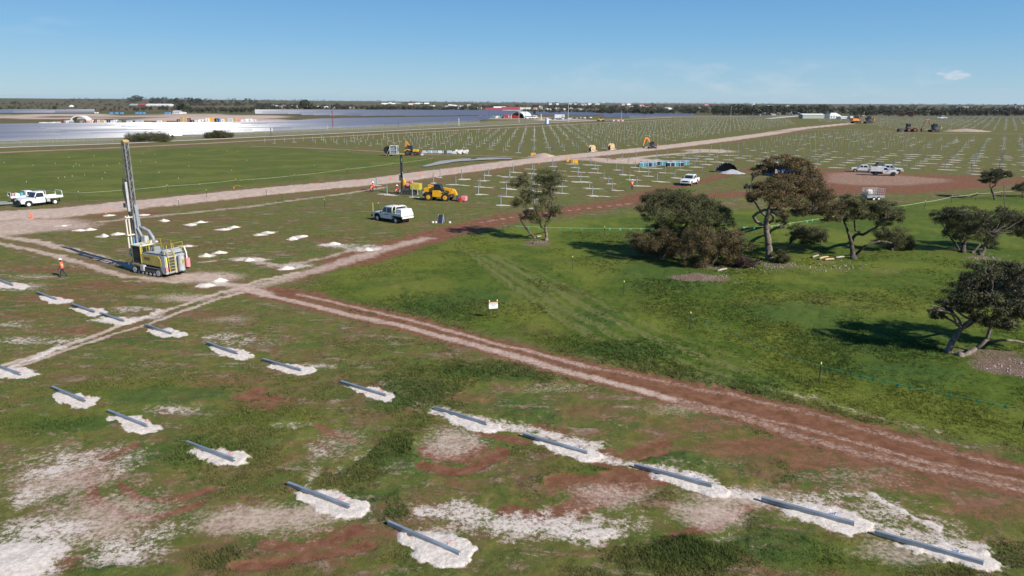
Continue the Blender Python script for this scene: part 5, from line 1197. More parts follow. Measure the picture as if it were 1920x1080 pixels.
def telehandler():
    a, b = G(836, 378.5), G(809, 377); c = a.lerp(b, 0.5); h = math.atan2((a-b).y, (a-b).x)
    root = thing('telehandler', 'yellow telehandler with black cab and lowered boom among the posts', 'telehandler', (c.x, c.y+1.0, 0), R(-14), None, 1.05)
    root.scale = (1.05, -1.05, 1.05)
    for x in (-1.4, 1.4):
        for s in (-1, 1): wheel(root, x, s*1.0, 0.66, 0.44, 'yellow')
    MB().prism([(-2.3, 0.65), (2.2, 0.65), (2.2, 1.0), (1.6, 1.15), (-1.2, 1.25), (-2.35, 1.3)], 1.2).build('chassis', M['dgrey'], root, bevel=0.04)
    MB().prism([(-0.75, 0.7), (0.85, 0.7), (0.95, 1.35), (0.5, 1.75), (-0.75, 1.75)], 0.62, 0.85).build('side_pod', M['yellow'], root, bevel=0.05)
    MB().prism([(-2.4, 1.25), (-0.8, 1.3), (-0.8, 1.85), (-1.5, 2.1), (-2.35, 2.0)], 0.7, 0.3).build('rear_cowl', M['yellow'], root, bevel=0.05)
    MB().box((-2.42, 0, 1.1), (0.25, 1.7, 0.7)).build('counterweight', M['lgrey'], root, bevel=0.05)
    cab = MB().prism([(-0.55, 1.3), (0.75, 1.3), (0.85, 1.9), (0.45, 2.55), (-0.45, 2.55)], 0.95, 0.55).build('cab', M['glass'], root, bevel=0.03)
    MB().prism([(-0.55, 2.53), (0.52, 2.53), (0.46, 2.64), (-0.48, 2.64)], 1.05, 0.55).build('cab_roof', M['black'], cab)
    fr = MB()
    for s in (0.06, 1.04):
        rod(fr, (-0.55, s, 1.3), (-0.45, s, 2.55), 0.04); rod(fr, (0.84, s, 1.88), (0.45, s, 2.55), 0.04); rod(fr, (0.75, s, 1.3), (0.84, s, 1.9), 0.04)
    fr.build('cab_frame', M['black'], cab)
    boom = MB().box((0.2, -0.45, 1.95), (4.4, 0.34, 0.42), ry=R(8)).build('boom', M['yellow'], root, bevel=0.03)
    MB().prism([(2.1, 1.9), (2.6, 1.75), (3.1, 0.7), (2.85, 0.6), (2.3, 1.3)], 0.5, -0.3).build('boom_knee', M['yellow'], boom, bevel=0.03)
    MB().prism([(1.4, 1.0), (2.4, 1.2), (2.6, 1.8), (1.9, 1.7)], 0.6, 0.45).build('front_guard', M['yellow'], root, bevel=0.04)
    ca = MB().box((3.15, 0, 0.65), (0.12, 1.3, 0.75)); ca.build('fork_carriage', M['dgrey'], root)
    for s in (-0.4, 0.4): MB().box((3.75, s, 0.22), (1.15, 0.13, 0.06)).build('fork', M['dgrey'], root)
    for s in (-1, 1):
        MB().box((-1.4, s*1.0, 1.42), (1.2, 0.46, 0.06)).build('mudguard', M['black'], root)
        MB().box((1.4, s*1.0, 1.42), (1.2, 0.46, 0.06)).build('mudguard', M['black'], root)
    MB().box((2.0, 1.15, 1.5), (0.06, 0.2, 0.3)).build('mirror', M['black'], root)
    o = MB().box((0, 0, 0.52), (0.85, 1.2, 0.75)).build('wrapped_load', M['pink'], bevel=0.06); o.location = root.matrix_basis @ Vector((4.1, -0.15, -0.02)); o.rotation_euler = root.rotation_euler; tag(o, 'pink wrapped load on the forks of the yellow telehandler', 'load')
    o = MB().box((0, 0, 0.4), (0.5, 0.55, 0.7)).build('red_pack', M['red'], bevel=0.05); o.location = root.matrix_basis @ Vector((3.85, 0.98, -0.02)); o.rotation_euler = root.rotation_euler; tag(o, 'red pack in front of the pink load at the telehandler forks', 'pack')
telehandler()

def tractor():
    b = G(772, 292); root = thing('tractor', 'yellow tractor with front blade beside the big reel trailer', 'tractor', (b.x, b.y+1.0, 0), R(-8), None, 1.05)
    for s in (-1, 1):
        wheel(root, -1.1, s*1.0, 0.88, 0.5, 'dgrey'); wheel(root, 1.3, s*0.92, 0.62, 0.4, 'dgrey')
    MB().box((0.1, 0, 0.85), (3.4, 0.7, 0.5)).build('chassis', M['dgrey'], root)
    MB().prism([(0.3, 1.05), (2.1, 1.0), (2.15, 1.5), (1.9, 1.72), (0.3, 1.85)], 0.95).build('bonnet', M['yellow'], root, bevel=0.08)
    c = MB().prism([(-1.35, 1.3), (0.3, 1.3), (0.4, 1.9), (0.15, 2.75), (-1.25, 2.75)], 1.35, wtop=1.2, zsplit=1.3).build('cab', M['glass'], root, bevel=0.03)
    MB().box((-0.55, 0, 2.83), (1.6, 1.35, 0.14)).build('cab_roof', M['dgrey'], c, bevel=0.04)
    for s in (-1, 1): MB().prism([(-2.05, 1.1), (-1.7, 1.75), (-1.1, 1.92), (-0.45, 1.75), (-0.3, 1.5), (-1.1, 1.78), (-1.8, 1.3)], 0.55, s*1.0).build('mudguard', M['yellow'], root)
    MB().box((2.2, 0, 1.25), (0.05, 0.7, 0.45)).build('grille', M['black'], root)
    bl = MB().prism([(2.95, 0.1), (3.15, 0.1), (3.05, 0.45), (3.2, 0.85), (3.05, 0.85), (2.9, 0.45)], 2.4); bl.build('blade', M['lgrey'], root)
    MB().box((2.5, 0, 0.45), (1.0, 0.5, 0.18)).build('blade_arm', M['dgrey'], root)
    ar = MB().prism([(-2.1, 1.2), (-1.8, 1.2), (-1.55, 3.7), (-1.75, 4.2), (-2.0, 3.6)], 0.28).prism([(-1.75, 4.2), (-1.55, 4.15), (-0.6, 2.95), (-0.75, 2.85), (-1.6, 3.6)], 0.24); ar.build('folded_digger_arm', M['orange'], root)
tractor()

def reel_trailer():
    b = G(737, 293); root = thing('reel_trailer', 'white framed trailer carrying a large dark cable reel behind the tractor', 'trailer', (b.x, b.y+0.8, 0), R(-8), None, 1.0)
    for x in (-1.9, -1.1):
        for s in (-1, 1): wheel(root, x, s*1.0, 0.38, 0.22, 'sand')
    MB().box((-0.2, 0, 0.6), (4.6, 1.5, 0.18)).build('deck', M['lgrey'], root)
    MB().box((2.6, 0, 0.55), (1.4, 0.18, 0.14)).build('drawbar', M['lgrey'], root)
    r = MB().cyl((0.2, -0.55, 1.9), (0.2, 0.55, 1.9), 0.9, 0.9, 20); reel = r.build('reel', M['navy'], root)
    for s in (-1, 1): MB().cyl((0.2, s*0.62, 1.9), (0.2, s*0.68, 1.9), 1.3, 1.3, 24).build('reel_flange', M['grey'], reel)
    r = MB().cyl((-1.8, -0.4, 1.8), (-1.8, 0.4, 1.8), 1.15, 1.15, 22); r.build('rear_reel', M['black'], root)
    f = MB()
    for x in (-0.8, 1.3):
        for s in (-1, 1): rod(f, (x, s*0.85, 0.6), (x, s*0.85, 3.1), 0.07)
        rod(f, (x, -0.85, 3.1), (x, 0.85, 3.1), 0.07)
    for s in (-1, 1): rod(f, (-0.8, s*0.85, 3.1), (1.3, s*0.85, 3.1), 0.06); rod(f, (-0.8, s*0.85, 1.8), (1.3, s*0.85, 1.8), 0.05); rod(f, (-1.9, s*0.7, 0.6), (-0.8, s*0.85, 2.6), 0.05)
    f.build('frame', M['white'], root)
reel_trailer()

def excavator(label, loc, rz, scale, body='orange', arm='orange', reach=(2.6, 3.6, 4.6, 1.0), cw='orange', group='excavators on the site'):
    root = thing('excavator', label, 'excavator', loc, rz, group, scale)
    tracks(root, 3.0, 0.45, 1.9, 0.7)
    MB().cyl((0, 0, 0.6), (0, 0, 0.9), 0.6, 0.6, 14).build('slew_ring', M['dgrey'], root)
    MB().prism([(-1.55, 0.9), (0.5, 0.9), (0.5, 1.5), (-0.4, 1.75), (-1.55, 1.7)], 2.0).build('house', M[body], root, bevel=0.05)
    MB().prism([(-1.95, 0.95), (-1.5, 0.9), (-1.5, 1.85), (-1.85, 1.8)], 2.0).build('counterweight', M[cw], root, bevel=0.08)
    c = MB().prism([(-0.4, 0.95), (1.05, 0.95), (1.1, 1.6), (0.75, 2.6), (-0.35, 2.6)], 0.85, 0.55).build('cab', M['glass'], root, bevel=0.03)
    MB().prism([(-0.42, 2.6), (0.78, 2.6), (0.7, 2.7), (-0.36, 2.7)], 0.92, 0.55).build('cab_roof', M['dgrey'], c)
    x1, z1, x2, z2 = reach
    bo = MB()
    kx, kz = (0.5+x1)/2+0.1, max(z1, 1.9)+0.15
    def bar(p, q, w, t0, t1):
        p, q = Vector((p[0], 0, p[1])), Vector((q[0], 0, q[1])); d = (q-p).normalized(); n = Vector((-d.z, 0, d.x))
        pts = [(v.x, v.z) for v in (p-n*t0, q-n*t1, q+n*t1, p+n*t0)]; return MB().prism(pts, w, -0.25)
    boom = bar((0.5, 1.4), (kx, kz), 0.34, 0.2, 0.28).build('boom', M[arm], root); bar((kx, kz), (x1, z1), 0.30, 0.28, 0.18).build('boom_tip', M[arm], boom)
    rod(MB(), (0.9, -0.1, 1.3), (kx, -0.1, kz-0.3), 0.07).build('boom_ram', M['steel'], boom)
    st = bar((x1-0.25, z1+0.2), (x2, z2), 0.26, 0.2, 0.12).build('stick', M[arm], root)
    rod(MB(), (kx, -0.25, kz+0.3), (x1-0.2, -0.25, z1+0.3), 0.06).build('stick_ram', M['steel'], st)
    MB().prism([(x2+0.2, z2+0.1), (x2-0.1, z2+0.15), (x2-0.65, z2-0.25), (x2-0.55, z2-0.8), (x2-0.05, z2-0.85), (x2+0.15, z2-0.4)], 0.8, -0.25).build('bucket', M['dgrey'], root, bevel=0.03)
    return root
g_ = G(1223, 279); excavator('small orange excavator working on the pale haul road', (g_.x, g_.y, 0), R(185), 0.98, body='dgrey', cw='orange', reach=(2.9, 3.7, 3.4, 0.95))
g_ = G(1751, 247.3); excavator('dark excavator with raised boom and yellow counterweight beside a mound of spoil', (g_.x, g_.y, 0), R(183), 1.75, body='dgrey', arm='brownpaint', cw='sand', reach=(3.4, 3.6, 4.2, 0.9))
g_ = G(1605, 231.5); excavator('orange excavator at the left of the pair at the end of the haul road', (g_.x, g_.y, 0), R(5), 2.3, body='orange', arm='brownpaint', cw='orange', reach=(3.2, 2.3, 4.2, 0.9))
g_ = G(1628, 231.5); excavator('orange excavator at the right of the pair at the end of the haul road', (g_.x, g_.y, 0), R(180), 2.2, body='dgrey', arm='brownpaint', cw='orange', reach=(3.0, 2.5, 3.9, 0.9))

def grader():
    g_ = G(1700, 247.3); root = thing('loader', 'dark brown wheeled loader with a trailed implement left of the dark excavator', 'loader', (g_.x, g_.y, 0), R(2), None, 1.6)
    for x in (0.2, 2.4):
        for s in (-1, 1): wheel(root, x, s*0.9, 0.75, 0.5, 'brownpaint')
    for s in (-1, 1): wheel(root, -2.7, s*0.8, 0.55, 0.3, 'brownpaint')
    MB().prism([(-0.4, 0.9), (3.2, 0.9), (3.3, 1.6), (1.2, 1.9), (-0.4, 1.8)], 1.4).build('body', M['brownpaint'], root, bevel=0.08)
    MB().box((0.3, 0, 2.3), (1.2, 1.3, 1.1)).build('cab', M['glass'], root, bevel=0.05)
    MB().box((0.3, 0, 2.9), (1.4, 1.4, 0.12)).build('cab_roof', M['dgrey'], root)
    MB().prism([(-3.4, 0.6), (-0.6, 0.7), (-0.9, 1.3), (-3.2, 1.2)], 1.2).build('implement', M['dgrey'], root, bevel=0.05)
    MB().prism([(3.4, 0.2), (4.1, 0.2), (3.8, 1.0), (3.4, 1.1)], 2.0).build('bucket', M['brownpaint'], root)
grader()

def cable_drum(label, px, py, rz):
    g_ = G(px, py); root = thing('cable_drum_stand', label, 'cable drum', (g_.x, g_.y, 0), rz, 'cable drums by the haul road', 0.95)
    d = MB().cyl((0, -0.5, 1.3), (0, 0.5, 1.3), 0.55, 0.55, 18).build('drum_core', M['black'], root)
    for s in (-1, 1):
        MB().cyl((0, s*0.5, 1.3), (0, s*0.58, 1.3), 1.25, 1.25, 22).build('flange', M['wood'], d)
    f = MB()
    for s in (-1, 1):
        rod(f, (-1.7, s*0.75, 0.2), (1.9, s*0.75, 0.5), 0.09); rod(f, (-0.7, s*0.75, 0.2), (0, s*0.75, 1.35), 0.07); rod(f, (0.8, s*0.75, 0.3), (0, s*0.75, 1.35), 0.07)
    rod(f, (-1.7, -0.75, 0.2), (-1.7, 0.75, 0.2), 0.09); rod(f, (1.9, -0.75, 0.5), (1.9, 0.75, 0.5), 0.09); rod(f, (0, -0.8, 1.3), (0, 0.8, 1.3), 0.05)
    f.build('stand', M['cream'], root)
cable_drum('timber cable drum on a white stand, the left of two by the haul road', 1110, 285.5, R(42))
cable_drum('timber cable drum on a white stand, the right of two by the haul road', 1146, 282, R(42))

# cage trailer
def cage_trailer():
    g_ = G(1638, 376); root = thing('cage_trailer', 'caged box trailer parked behind the paddock trees', 'trailer', (g_.x, g_.y+0.5, 0), R(8), None, 1.0)
    for x in (-0.4, 0.5):
        for s in (-1, 1): wheel(root, x, s*0.92, 0.34, 0.2, 'white')
    MB().box((0, 0, 0.72), (3.2, 1.8, 0.42)).build('tub', M['grey'], root)
    MB().box((2.1, 0, 0.55), (1.2, 0.1, 0.1)).build('drawbar', M['dgrey'], root)
    c = MB()
    for s in (-1, 1):
        for i in range(9): rod(c, (-1.58 + i*0.395, s*0.9, 0.9), (-1.58 + i*0.395, s*0.9, 2.0), 0.022)
        for z in (1.2, 1.5, 1.8, 2.0): rod(c, (-1.58, s*0.9, z), (1.58, s*0.9, z), 0.02)
    for x in (-1.58, 1.58):
        for i in range(5): rod(c, (x, -0.9+i*0.45, 0.9), (x, -0.9+i*0.45, 2.0), 0.022)
        for z in (1.5, 2.0): rod(c, (x, -0.9, z), (x, 0.9, z), 0.02)
    c.build('cage', M['lgrey'], root)
    MB().box((0.9, -0.75, 1.5), (1.4, 0.03, 1.1)).build('rusty_mesh_gate', M['maroon'], root)
    o = MB().ball((0, 0, 0.4), 0.6, 9, 6, (1.2, 1, 0.9)).build('loaded_sack', M['cream']); o.location = root.matrix_basis @ Vector((-0.8, 0, 0.95)); tag(o, 'pale sack inside the caged trailer', 'sack')
cage_trailer()

# portable toilet trailer with a small blue truck behind the tall gum
def toilet(label, px, py, m, sc=1.0, rz=0.3, group=None):
    g_ = G(px, py); root = thing('portable_toilet', label, 'portable toilet', (g_.x, g_.y, 0), rz, group, sc)
    MB().box((0, 0, 1.15), (1.15, 1.15, 2.1)).build('cabin', M[m], root, bevel=0.04); MB().box((0, 0, 2.28), (1.2, 1.2, 0.16), top=0.8).build('roof', M['white'], root, bevel=0.03)
    MB().box((0.05, -0.585, 1.15), (0.75, 0.03, 1.8)).build('door', M['white' if m == 'blue' else 'lgrey'], root); MB().box((0, 0, 0.06), (1.3, 1.3, 0.12)).build('skid', M['dgrey'], root)
toilet('blue portable toilet with white door showing through the tallest gum tree', 1448, 330, 'blue', 1.35, 0.5)
toilet('small blue portable toilet beside the perimeter road near the parked cars', 1026, 233.5, 'blue', 2.0, 0.2)
g_ = G(1464, 330); ute('dark blue flat tray truck beside the blue portable toilet', (g_.x+1.2, g_.y+1.5, 0), R(5), 'tray1', 1.15, group=None, bodycol='blue')
g_ = G(1438, 327); o = MB().box((0, 0, 0.55), (1.0, 0.9, 0.9)).ball((0, 0, 1.1), 0.5, 8, 5, (1, 1, .6)).build('white_tank', M['white'], bevel=0.08); o.location = (g_.x, g_.y, 0); tag(o, 'white water tank at the left of the blue portable toilet', 'tank')

# tarp shelter over a grey heap
def tarp():
    g_ = G(1366, 325); root = thing('conveyor_cover', 'dark curved ribbed cover leaning over a pale grey gravel heap', 'cover', (g_.x, g_.y+1.5, 0), R(0), None, 1.0)
    n = 12; vs = []; 
    for i in range(n+1):
        t = PI*(0.04 + 0.92*i/n)
        for y, r in ((0, 2.5), (1.8, 2.2)): vs.append((2.5*-math.cos(t)*(r/2.5), y, 0.1 + 2.2*math.sin(t)*(r/2.5)))
    fs = [(2*i, 2*i+2, 2*i+3, 2*i+1) for i in range(n)]; vs2 = [(v[0]*0.97, v[1], v[2]*0.97) for v in vs]
    m = MB().add(vs, fs); m.add(vs2, fs); m.add([vs[2*i+1] for i in range(n+1)] + [(0, 1.8, 0.1)], [(i, i+1, n+1) for i in range(n)]); m.build('cover_skin', M['black'], root)
    r = MB()
    for k in (2, 3, 4, 6, 8): r.tube([vs[2*k], ((vs[2*k][0]+vs[2*k+1][0])/2, 0.9, vs[2*k][2]+0.05), vs[2*k+1]], 0.10, 5)
    r.build('cover_ribs', M['lgrey'], root)
tarp()
def heap(name, label, cat, px, py, rad, hgt, m, seed, group=None, sq=0.85):
    g_ = G(px, py); g = random.Random(seed); n, k = 22, 7; vs = [(0, 0, hgt)]; fs = []
    ph = [g.uniform(0, 6.28) for _ in range(4)]; off = (g.uniform(-.15, .15)*rad, g.uniform(-.1, .1)*rad)
    for j in range(1, k+1):
        t = j/k
        for i in range(n):
            a = 2*PI*i/n; rr_ = rad*t*(1 + 0.16*math.sin(2*a+ph[0]) + 0.10*math.sin(3*a+ph[1]) + 0.06*math.sin(7*a+ph[2]) + g.uniform(-.10, .10))
            z = hgt*(1-t)**0.9*(1+0.12*math.sin(3*a+ph[3])*t) if j < k else -0.05
            vs.append((rr_*math.cos(a) - off[0]*(t-1)*-1, rr_*sq*math.sin(a) - off[1]*(1-t), max(z, -0.05) + (g.uniform(-.08, .08)*hgt if j < k else 0)))
    for i in range(n): fs.append((0, 1+i, 1+(i+1) % n))
    for j in range(k-1):
        for i in range(n): fs.append((1+j*n+i, 1+(j+1)*n+i, 1+(j+1)*n+(i+1) % n, 1+j*n+(i+1) % n))
    o = MB().add(vs, fs).build(name, m, smooth=True); o.location = (g_.x, g_.y, 0.03); o.rotation_euler = (0, 0, g.uniform(-.3, .3)); tag(o, label, cat, group); return o
heap('gravel_heap', 'pale grey gravel heap in front of the dark ribbed cover', 'gravel heap', 1373, 325.5, 2.6, 0.95, M['lgrey'], 3)
heap('spoil_mound', 'long pinkish mound of spoil at the right of the dark excavator', 'mound', 1812, 246.5, 14, 1.7, M['pile'], 5, None, 0.5)
heap('spoil_mound', 'pinkish mound of spoil on the far side of the haul road by the yellow box', 'mound', 1016, 294, 5.0, 1.2, M['pile'], 6, None, 0.6)
heap('spoil_mound', 'low pinkish mound of spoil on the near side of the haul road', 'mound', 1112, 300, 6.5, 0.7, M['pile'], 7, None, 0.5)
ords = ['first', 'second', 'third', 'fourth', 'fifth', 'sixth', 'seventh', 'eighth', 'ninth', 'tenth', 'eleventh', 'twelfth', 'thirteenth', 'fourteenth', 'fifteenth', 'sixteenth', 'seventeenth', 'eighteenth', 'nineteenth', 'twentieth', 'twenty-first', 'twenty-second', 'twenty-third', 'twenty-fourth', 'twenty-fifth', 'twenty-sixth', 'twenty-seventh', 'twenty-eighth']
for i, (px, py) in enumerate(sorted(HEAPS)):
    k = (i*37 % 10)/10
    heap('chalk_heap', 'white chalk heap around the big drill rig, %s counting from the left edge' % ords[i], 'chalk heap', px, py, 0.55 + 0.45*k, 0.16 + 0.24*((i*53 % 10)/10), M['chalk'], 50+i, 'white chalk heaps from the drilled holes')
# ------------------------------------------------------------------ steel pile beams lying in the foreground
def beam(i, a, row, ordn):
    p, q = G(a[0], a[1]), G(a[2], a[3]); d = q-p; L = min(d.length, 4.2); h = math.atan2(d.y, d.x)
    L = 3.5 if not (a[0] < 0) else L
    mid = p.lerp(q, 0.5)
    o = MB()
    # C-section lying on its flange: web upright, two flanges
    o.box((0, 0.0, 0.083), (L, 0.012, 0.15)).box((0, 0.055, 0.164), (L, 0.12, 0.012)).box((0, 0.055, 0.008), (L, 0.12, 0.012)).box((0, 0.112, 0.146), (L, 0.010, 0.035)).box((0, 0.112, 0.03), (L, 0.010, 0.04))
    root = o.build('steel_beam', M['steelb']); root.location = (mid.x, mid.y, 0.08 + 0.012*(i % 3)); root.rotation_euler = (R(rng.uniform(-10, 16)), R(rng.uniform(-1.2, 1.2)), h + R(rng.uniform(-1.5, 1.5)))
    tag(root, 'galvanised steel beam lying beside its chalk spoil, %s from the left in the %s row' % (ordn, row), 'steel beam', 'steel beams laid out on the ground')
    # bundle of cables and tags where the hole was drilled
    c = p + d*0.80 + Vector((-math.sin(h), math.cos(h), 0))*0.42
    r2 = random.Random(i); near = mid.y < 45
    tw = MB()
    for k in range(6):
        aa = r2.uniform(0, 6.28); tw.tube([(0, 0, 0.02), (0.08*math.cos(aa), 0.08*math.sin(aa), 0.08+0.1*r2.random()), (0.2*math.cos(aa), 0.2*math.sin(aa), 0.03+0.12*r2.random())], 0.008, 5)
    tw.ball((0, 0, 0.02), 0.09, 8, 5, (1.2, 0.8, 0.5))
    o2 = tw.build('cable_tail', M['blue'] if (row == 'upper' and i > 8) else M['pink']); o2.location = (c.x, c.y, 0.04)
    tag(o2, '%s cable tails behind the %s beam from the left, %s row' % ('blue' if (row == 'upper' and i > 8) else 'pink', ordn, row), 'cable tail', 'cable tails beside the beams')
up = [b_ for b_ in BEAMS[:13]]; lo = BEAMS[13:]
for i, a in enumerate(up): beam(i, a, 'upper', ords[i])
for i, a in enumerate(lo): beam(i+13, a, 'lower', ords[i])

# ------------------------------------------------------------------ lattice of standing posts with pale spoil patches
DU = R(56.3); DV = R(-33.0); U = Vector((math.cos(DU), math.sin(DU), 0)); Vv = Vector((math.cos(DV), math.sin(DV), 0))
O0 = G(813, 770); PU, PV = 9.6, 5.95
def to_px(v):
    dx, dy, dz = v.x, v.y, v.z-H
    yc = dy*_sp + dz*_cp; zc = dy*_cp - dz*_sp     # camera up and forward
    if zc < 1: return -9999, -9999
    X, Y = dx/zc, yc/zc
    xr = X*_c + Y*_s; yr = -X*_s + Y*_c
    return 960 + F*xr, 540 - F*yr
def inside(px, py, poly):
    c = False; n = len(poly)
    for i in range(n):
        (x0, y0), (x1, y1) = poly[i], poly[(i+1) % n]
        if (y0 > py) != (y1 > py) and px < (x1-x0)*(py-y0)/(y1-y0)+x0: c = not c
    return c
AREAS = [ # region in the photo, has posts
    [(648, 352), (700, 344), (860, 330), (1000, 314), (1130, 303), (1290, 287), (1420, 270), (1500, 254), (1590, 245), (1700, 250), (1730, 262), (2000, 258), (2400, 262), (2400, 345), (1925, 336), (1800, 331), (1650, 317), (1540, 319), (1470, 308), (1380, 314), (1330, 326), (1262, 342), (1215, 353), (1150, 379), (1085, 388), (1000, 396), (860, 392), (700, 372)],
    [(480, 269), (560, 264), (720, 256), (880, 247), (1000, 239), (1150, 231), (1280, 224.5), (1400, 222), (1470, 221.5), (1490, 232), (1440, 243), (1360, 253), (1200, 273), (1110, 281), (1000, 291), (900, 283), (700, 276), (560, 270)],
    [(1520, 222.5), (1640, 222), (1800, 221.8), (1960, 221.8), (2300, 223), (2300, 243), (1960, 247), (1830, 245), (1700, 243), (1640, 238), (1600, 229), (1545, 229)],
]
HOLES = [[(1190, 300), (1275, 300), (1275, 316), (1190, 316)], [(1335, 305), (1400, 305), (1400, 330), (1335, 330)], [(1500, 318), (1800, 326), (1800, 350), (1500, 350)], [(640, 355), (690, 350), (690, 382), (640, 382)], [(1265, 325), (1320, 325), (1320, 350), (1265, 350)], [(798, 352), (876, 352), (876, 384), (798, 384)], [(745, 340), (790, 340), (790, 368), (745, 368)], [(1170, 345), (1192, 345), (1192, 360), (1170, 360)]]
posts = []
pr = random.Random(5)
for iu in range(-10, 110):
    for iv in range(-110, 150):
        p = O0 + U*(iu*PU) + Vv*(iv*PV)
        if p.y < 60 or p.length > 1000: continue
        px, py = to_px(p)
        if px < -60 or px > 1990: continue
        if not any(inside(px, py, a) for a in AREAS) or any(inside(px, py, a) for a in HOLES): continue
        if pr.random() < (0.03 if py > 270 else 0.12): continue
        posts.append((p + U*pr.gauss(0, 0.12) + Vv*pr.gauss(0, 0.25), px, py))
posts.sort(key=lambda t_: t_[0].length)
# a few extra along the near edge of the haul road
PH = 1.85
pm = MB(); pm.box((0, -0.05, PH/2), (0.16, 0.012, PH)).box((0.075, 0, PH/2), (0.012, 0.11, PH)).box((-0.075, 0, PH/2), (0.012, 0.11, PH))
proto_post = pm.build('steel_post', M['steel'])
sv, sf = [], []
def add_stuff_post(p, hgt, w):
    b = len(sv)
    for z in (0, hgt):
        for a in (0, 2.1, 4.2): sv.append((p.x + w*math.cos(a), p.y + w*math.sin(a), z))
    sf.extend([(b, b+1, b+4, b+3), (b+1, b+2, b+5, b+4), (b+2, b, b+3, b+5)])
for i, (p, px, py) in enumerate(posts):
    if i < 300:
        o = proto_post if i == 0 else proto_post.copy()
        if i: C.objects.link(o)
        o.location = (p.x, p.y, 0); o.rotation_euler = (R(pr.gauss(0, 0.6)), R(pr.gauss(0, 0.6)), DU + R(pr.gauss(0, 4))); o.scale = (1, 1, pr.uniform(0.85, 1.2))
        tag(o, 'galvanised steel post standing in the nearer post rows, pale spoil round its foot', 'post', 'steel posts of the nearer rows')
    else:
        add_stuff_post(p, PH*pr.uniform(0.8, 1.15), 0.06)
if sv:
    me = bpy.data.meshes.new('far_posts'); me.from_pydata(sv, [], sf); me.materials.append(M['steel']); o = link('far_posts', me); tag(o, 'endless rows of steel posts across the far field', 'posts', kind='stuff')
# spoil patches at the posts (thin uneven mounds), one mesh
sv2, sf2 = [], []
def patch(c, along, across, seed, hgt=0.035, z=0.135):
    g = random.Random(seed); n = 12; b = len(sv2); ph = g.uniform(0, 6)
    sv2.append((c.x, c.y, z + hgt))
    for ring in (0.6, 1.0):
        for i in range(n):
            a = 2*PI*i/n; r_ = ring*(1 + 0.3*math.sin(2*a+ph) + g.uniform(-.28, .28)); q = c + Vv*(along*r_*math.cos(a)) + U*(across*r_*math.sin(a)); sv2.append((q.x, q.y, z + hgt*(0.7 if ring < 1 else -1.0)))
    for i in range(n): sf2.append((b, b+1+i, b+1+(i+1) % n)); sf2.append((b+1+i, b+1+n+i, b+1+n+(i+1) % n, b+1+(i+1) % n))
for i, (p, px, py) in enumerate(posts):
    near = py > 290
    if pr.random() < (0.97 if near else 0.38):
        k = pr.random(); big = pr.uniform(0.7, 1.25) if near else pr.uniform(0.45, 0.85)
        patch(p + Vv*pr.uniform(-0.6, 0.6), (1.1+0.8*k)*big, (0.75+0.4*k)*big, i)
        if near and pr.random() < 0.6: patch(p + Vv*pr.uniform(1.2, 2.4) + U*pr.gauss(0, .3), 1.1*big, 0.5*big, i+5000)
me = bpy.data.meshes.new('spoil_patches'); me.from_pydata(sv2, [], sf2); me.materials.append(M['patch']); o = link('spoil_patches', me); tag(o, 'thin pale patches of drilled spoil scattered round the posts', 'spoil', kind='stuff')

# ------------------------------------------------------------------ pickets, ropes and bunting
def picket(px, py, label, hgt=1.35, group='dark star pickets', off=0.0):
    g_ = G(px, py); root = thing('star_picket', label, 'picket', (g_.x, g_.y, 0), 0, group)
    m = MB()
    for k in range(3):
        a = k*2.094; m.box((0.018*math.cos(a), 0.018*math.sin(a), hgt/2), (0.036, 0.010, hgt), rz=a)
    m.build('stake', M['picket'], root); MB().cyl((0, 0, hgt-0.04), (0, 0, hgt+0.08), 0.045, 0.035, 8).build('safety_cap', M['cap'], root)
    return Vector((g_.x, g_.y, hgt*0.88))
def rope(name, label, cat, pts, m, flags=None, step=0.62, sag=0.10, seed=1, r=0.012, fsize=0.2):
    root = thing(name, label, cat, (pts[0].x, pts[0].y, 0)); o_ = Vector((pts[0].x, pts[0].y, 0)); w = MB(); fl = []; g = random.Random(seed)
    for a, b_ in zip(pts[:-1], pts[1:]):
        L = (b_-a).length; line = [a.lerp(b_, t/10) - Vector((0, 0, sag*4*(t/10)*(1-t/10)*min(1, L/6))) - o_ for t in range(11)]
        w.tube(line, r, 4)
        if flags:
            for k in range(int(L/step)):
                t = (k+0.5)*step/L; q = a.lerp(b_, t) - Vector((0, 0, sag*4*t*(1-t)*min(1, L/6))) - o_; d = (b_-a).normalized()
                if g.random() < 0.88:
                    s_ = fsize*g.uniform(0.8, 1.2); sw = Vector((-d.y, d.x, 0))*g.uniform(-.1, .1)*s_
                    fl.append([q - d*s_*0.5, q + d*s_*0.5, q + sw - Vector((0, 0, s_*1.05))])
    w.build('rope', m, root)
    if flags:
        nf = len(fl)
        for i, tri in enumerate(fl[:100]):
            n_ = (tri[1]-tri[0]).cross(tri[2]-tri[0]).normalized()*0.003
            MB().add([v + n_ for v in tri] + [v - n_ for v in tri], [(0, 1, 2), (5, 4, 3), (0, 3, 4, 1), (1, 4, 5, 2), (2, 5, 3, 0)]).build('flag', M[flags], root)
    return root
q = [(943, 440), (1133, 446), (1440, 442), (1655, 404), (1733, 393), (1783, 382), (1829, 376), (1876, 372), (1935, 368)]
T = [picket(px, py, 'dark picket on the far rope of the paddock, %s from the left' % ords[i]) for i, (px, py) in enumerate(q)]
rope('bunting_rope', 'green flagged rope across the far side of the paddock, behind the trees', 'bunting', T[:4], M['rope'], 'flag', 1.3, seed=3, fsize=0.28, r=0.02)
rope('boundary_rope', 'pale green plain rope along the far right side of the paddock', 'rope', T[3:], M['rope'], r=0.028)
q = [(1073, 507), (1169, 557), (1293, 620), (1535, 722), (1917, 808)]
T2 = [picket(px, py, 'dark yellow-capped picket on the near rope of the paddock, %s from the left' % ords[i]) for i, (px, py) in enumerate(q)]
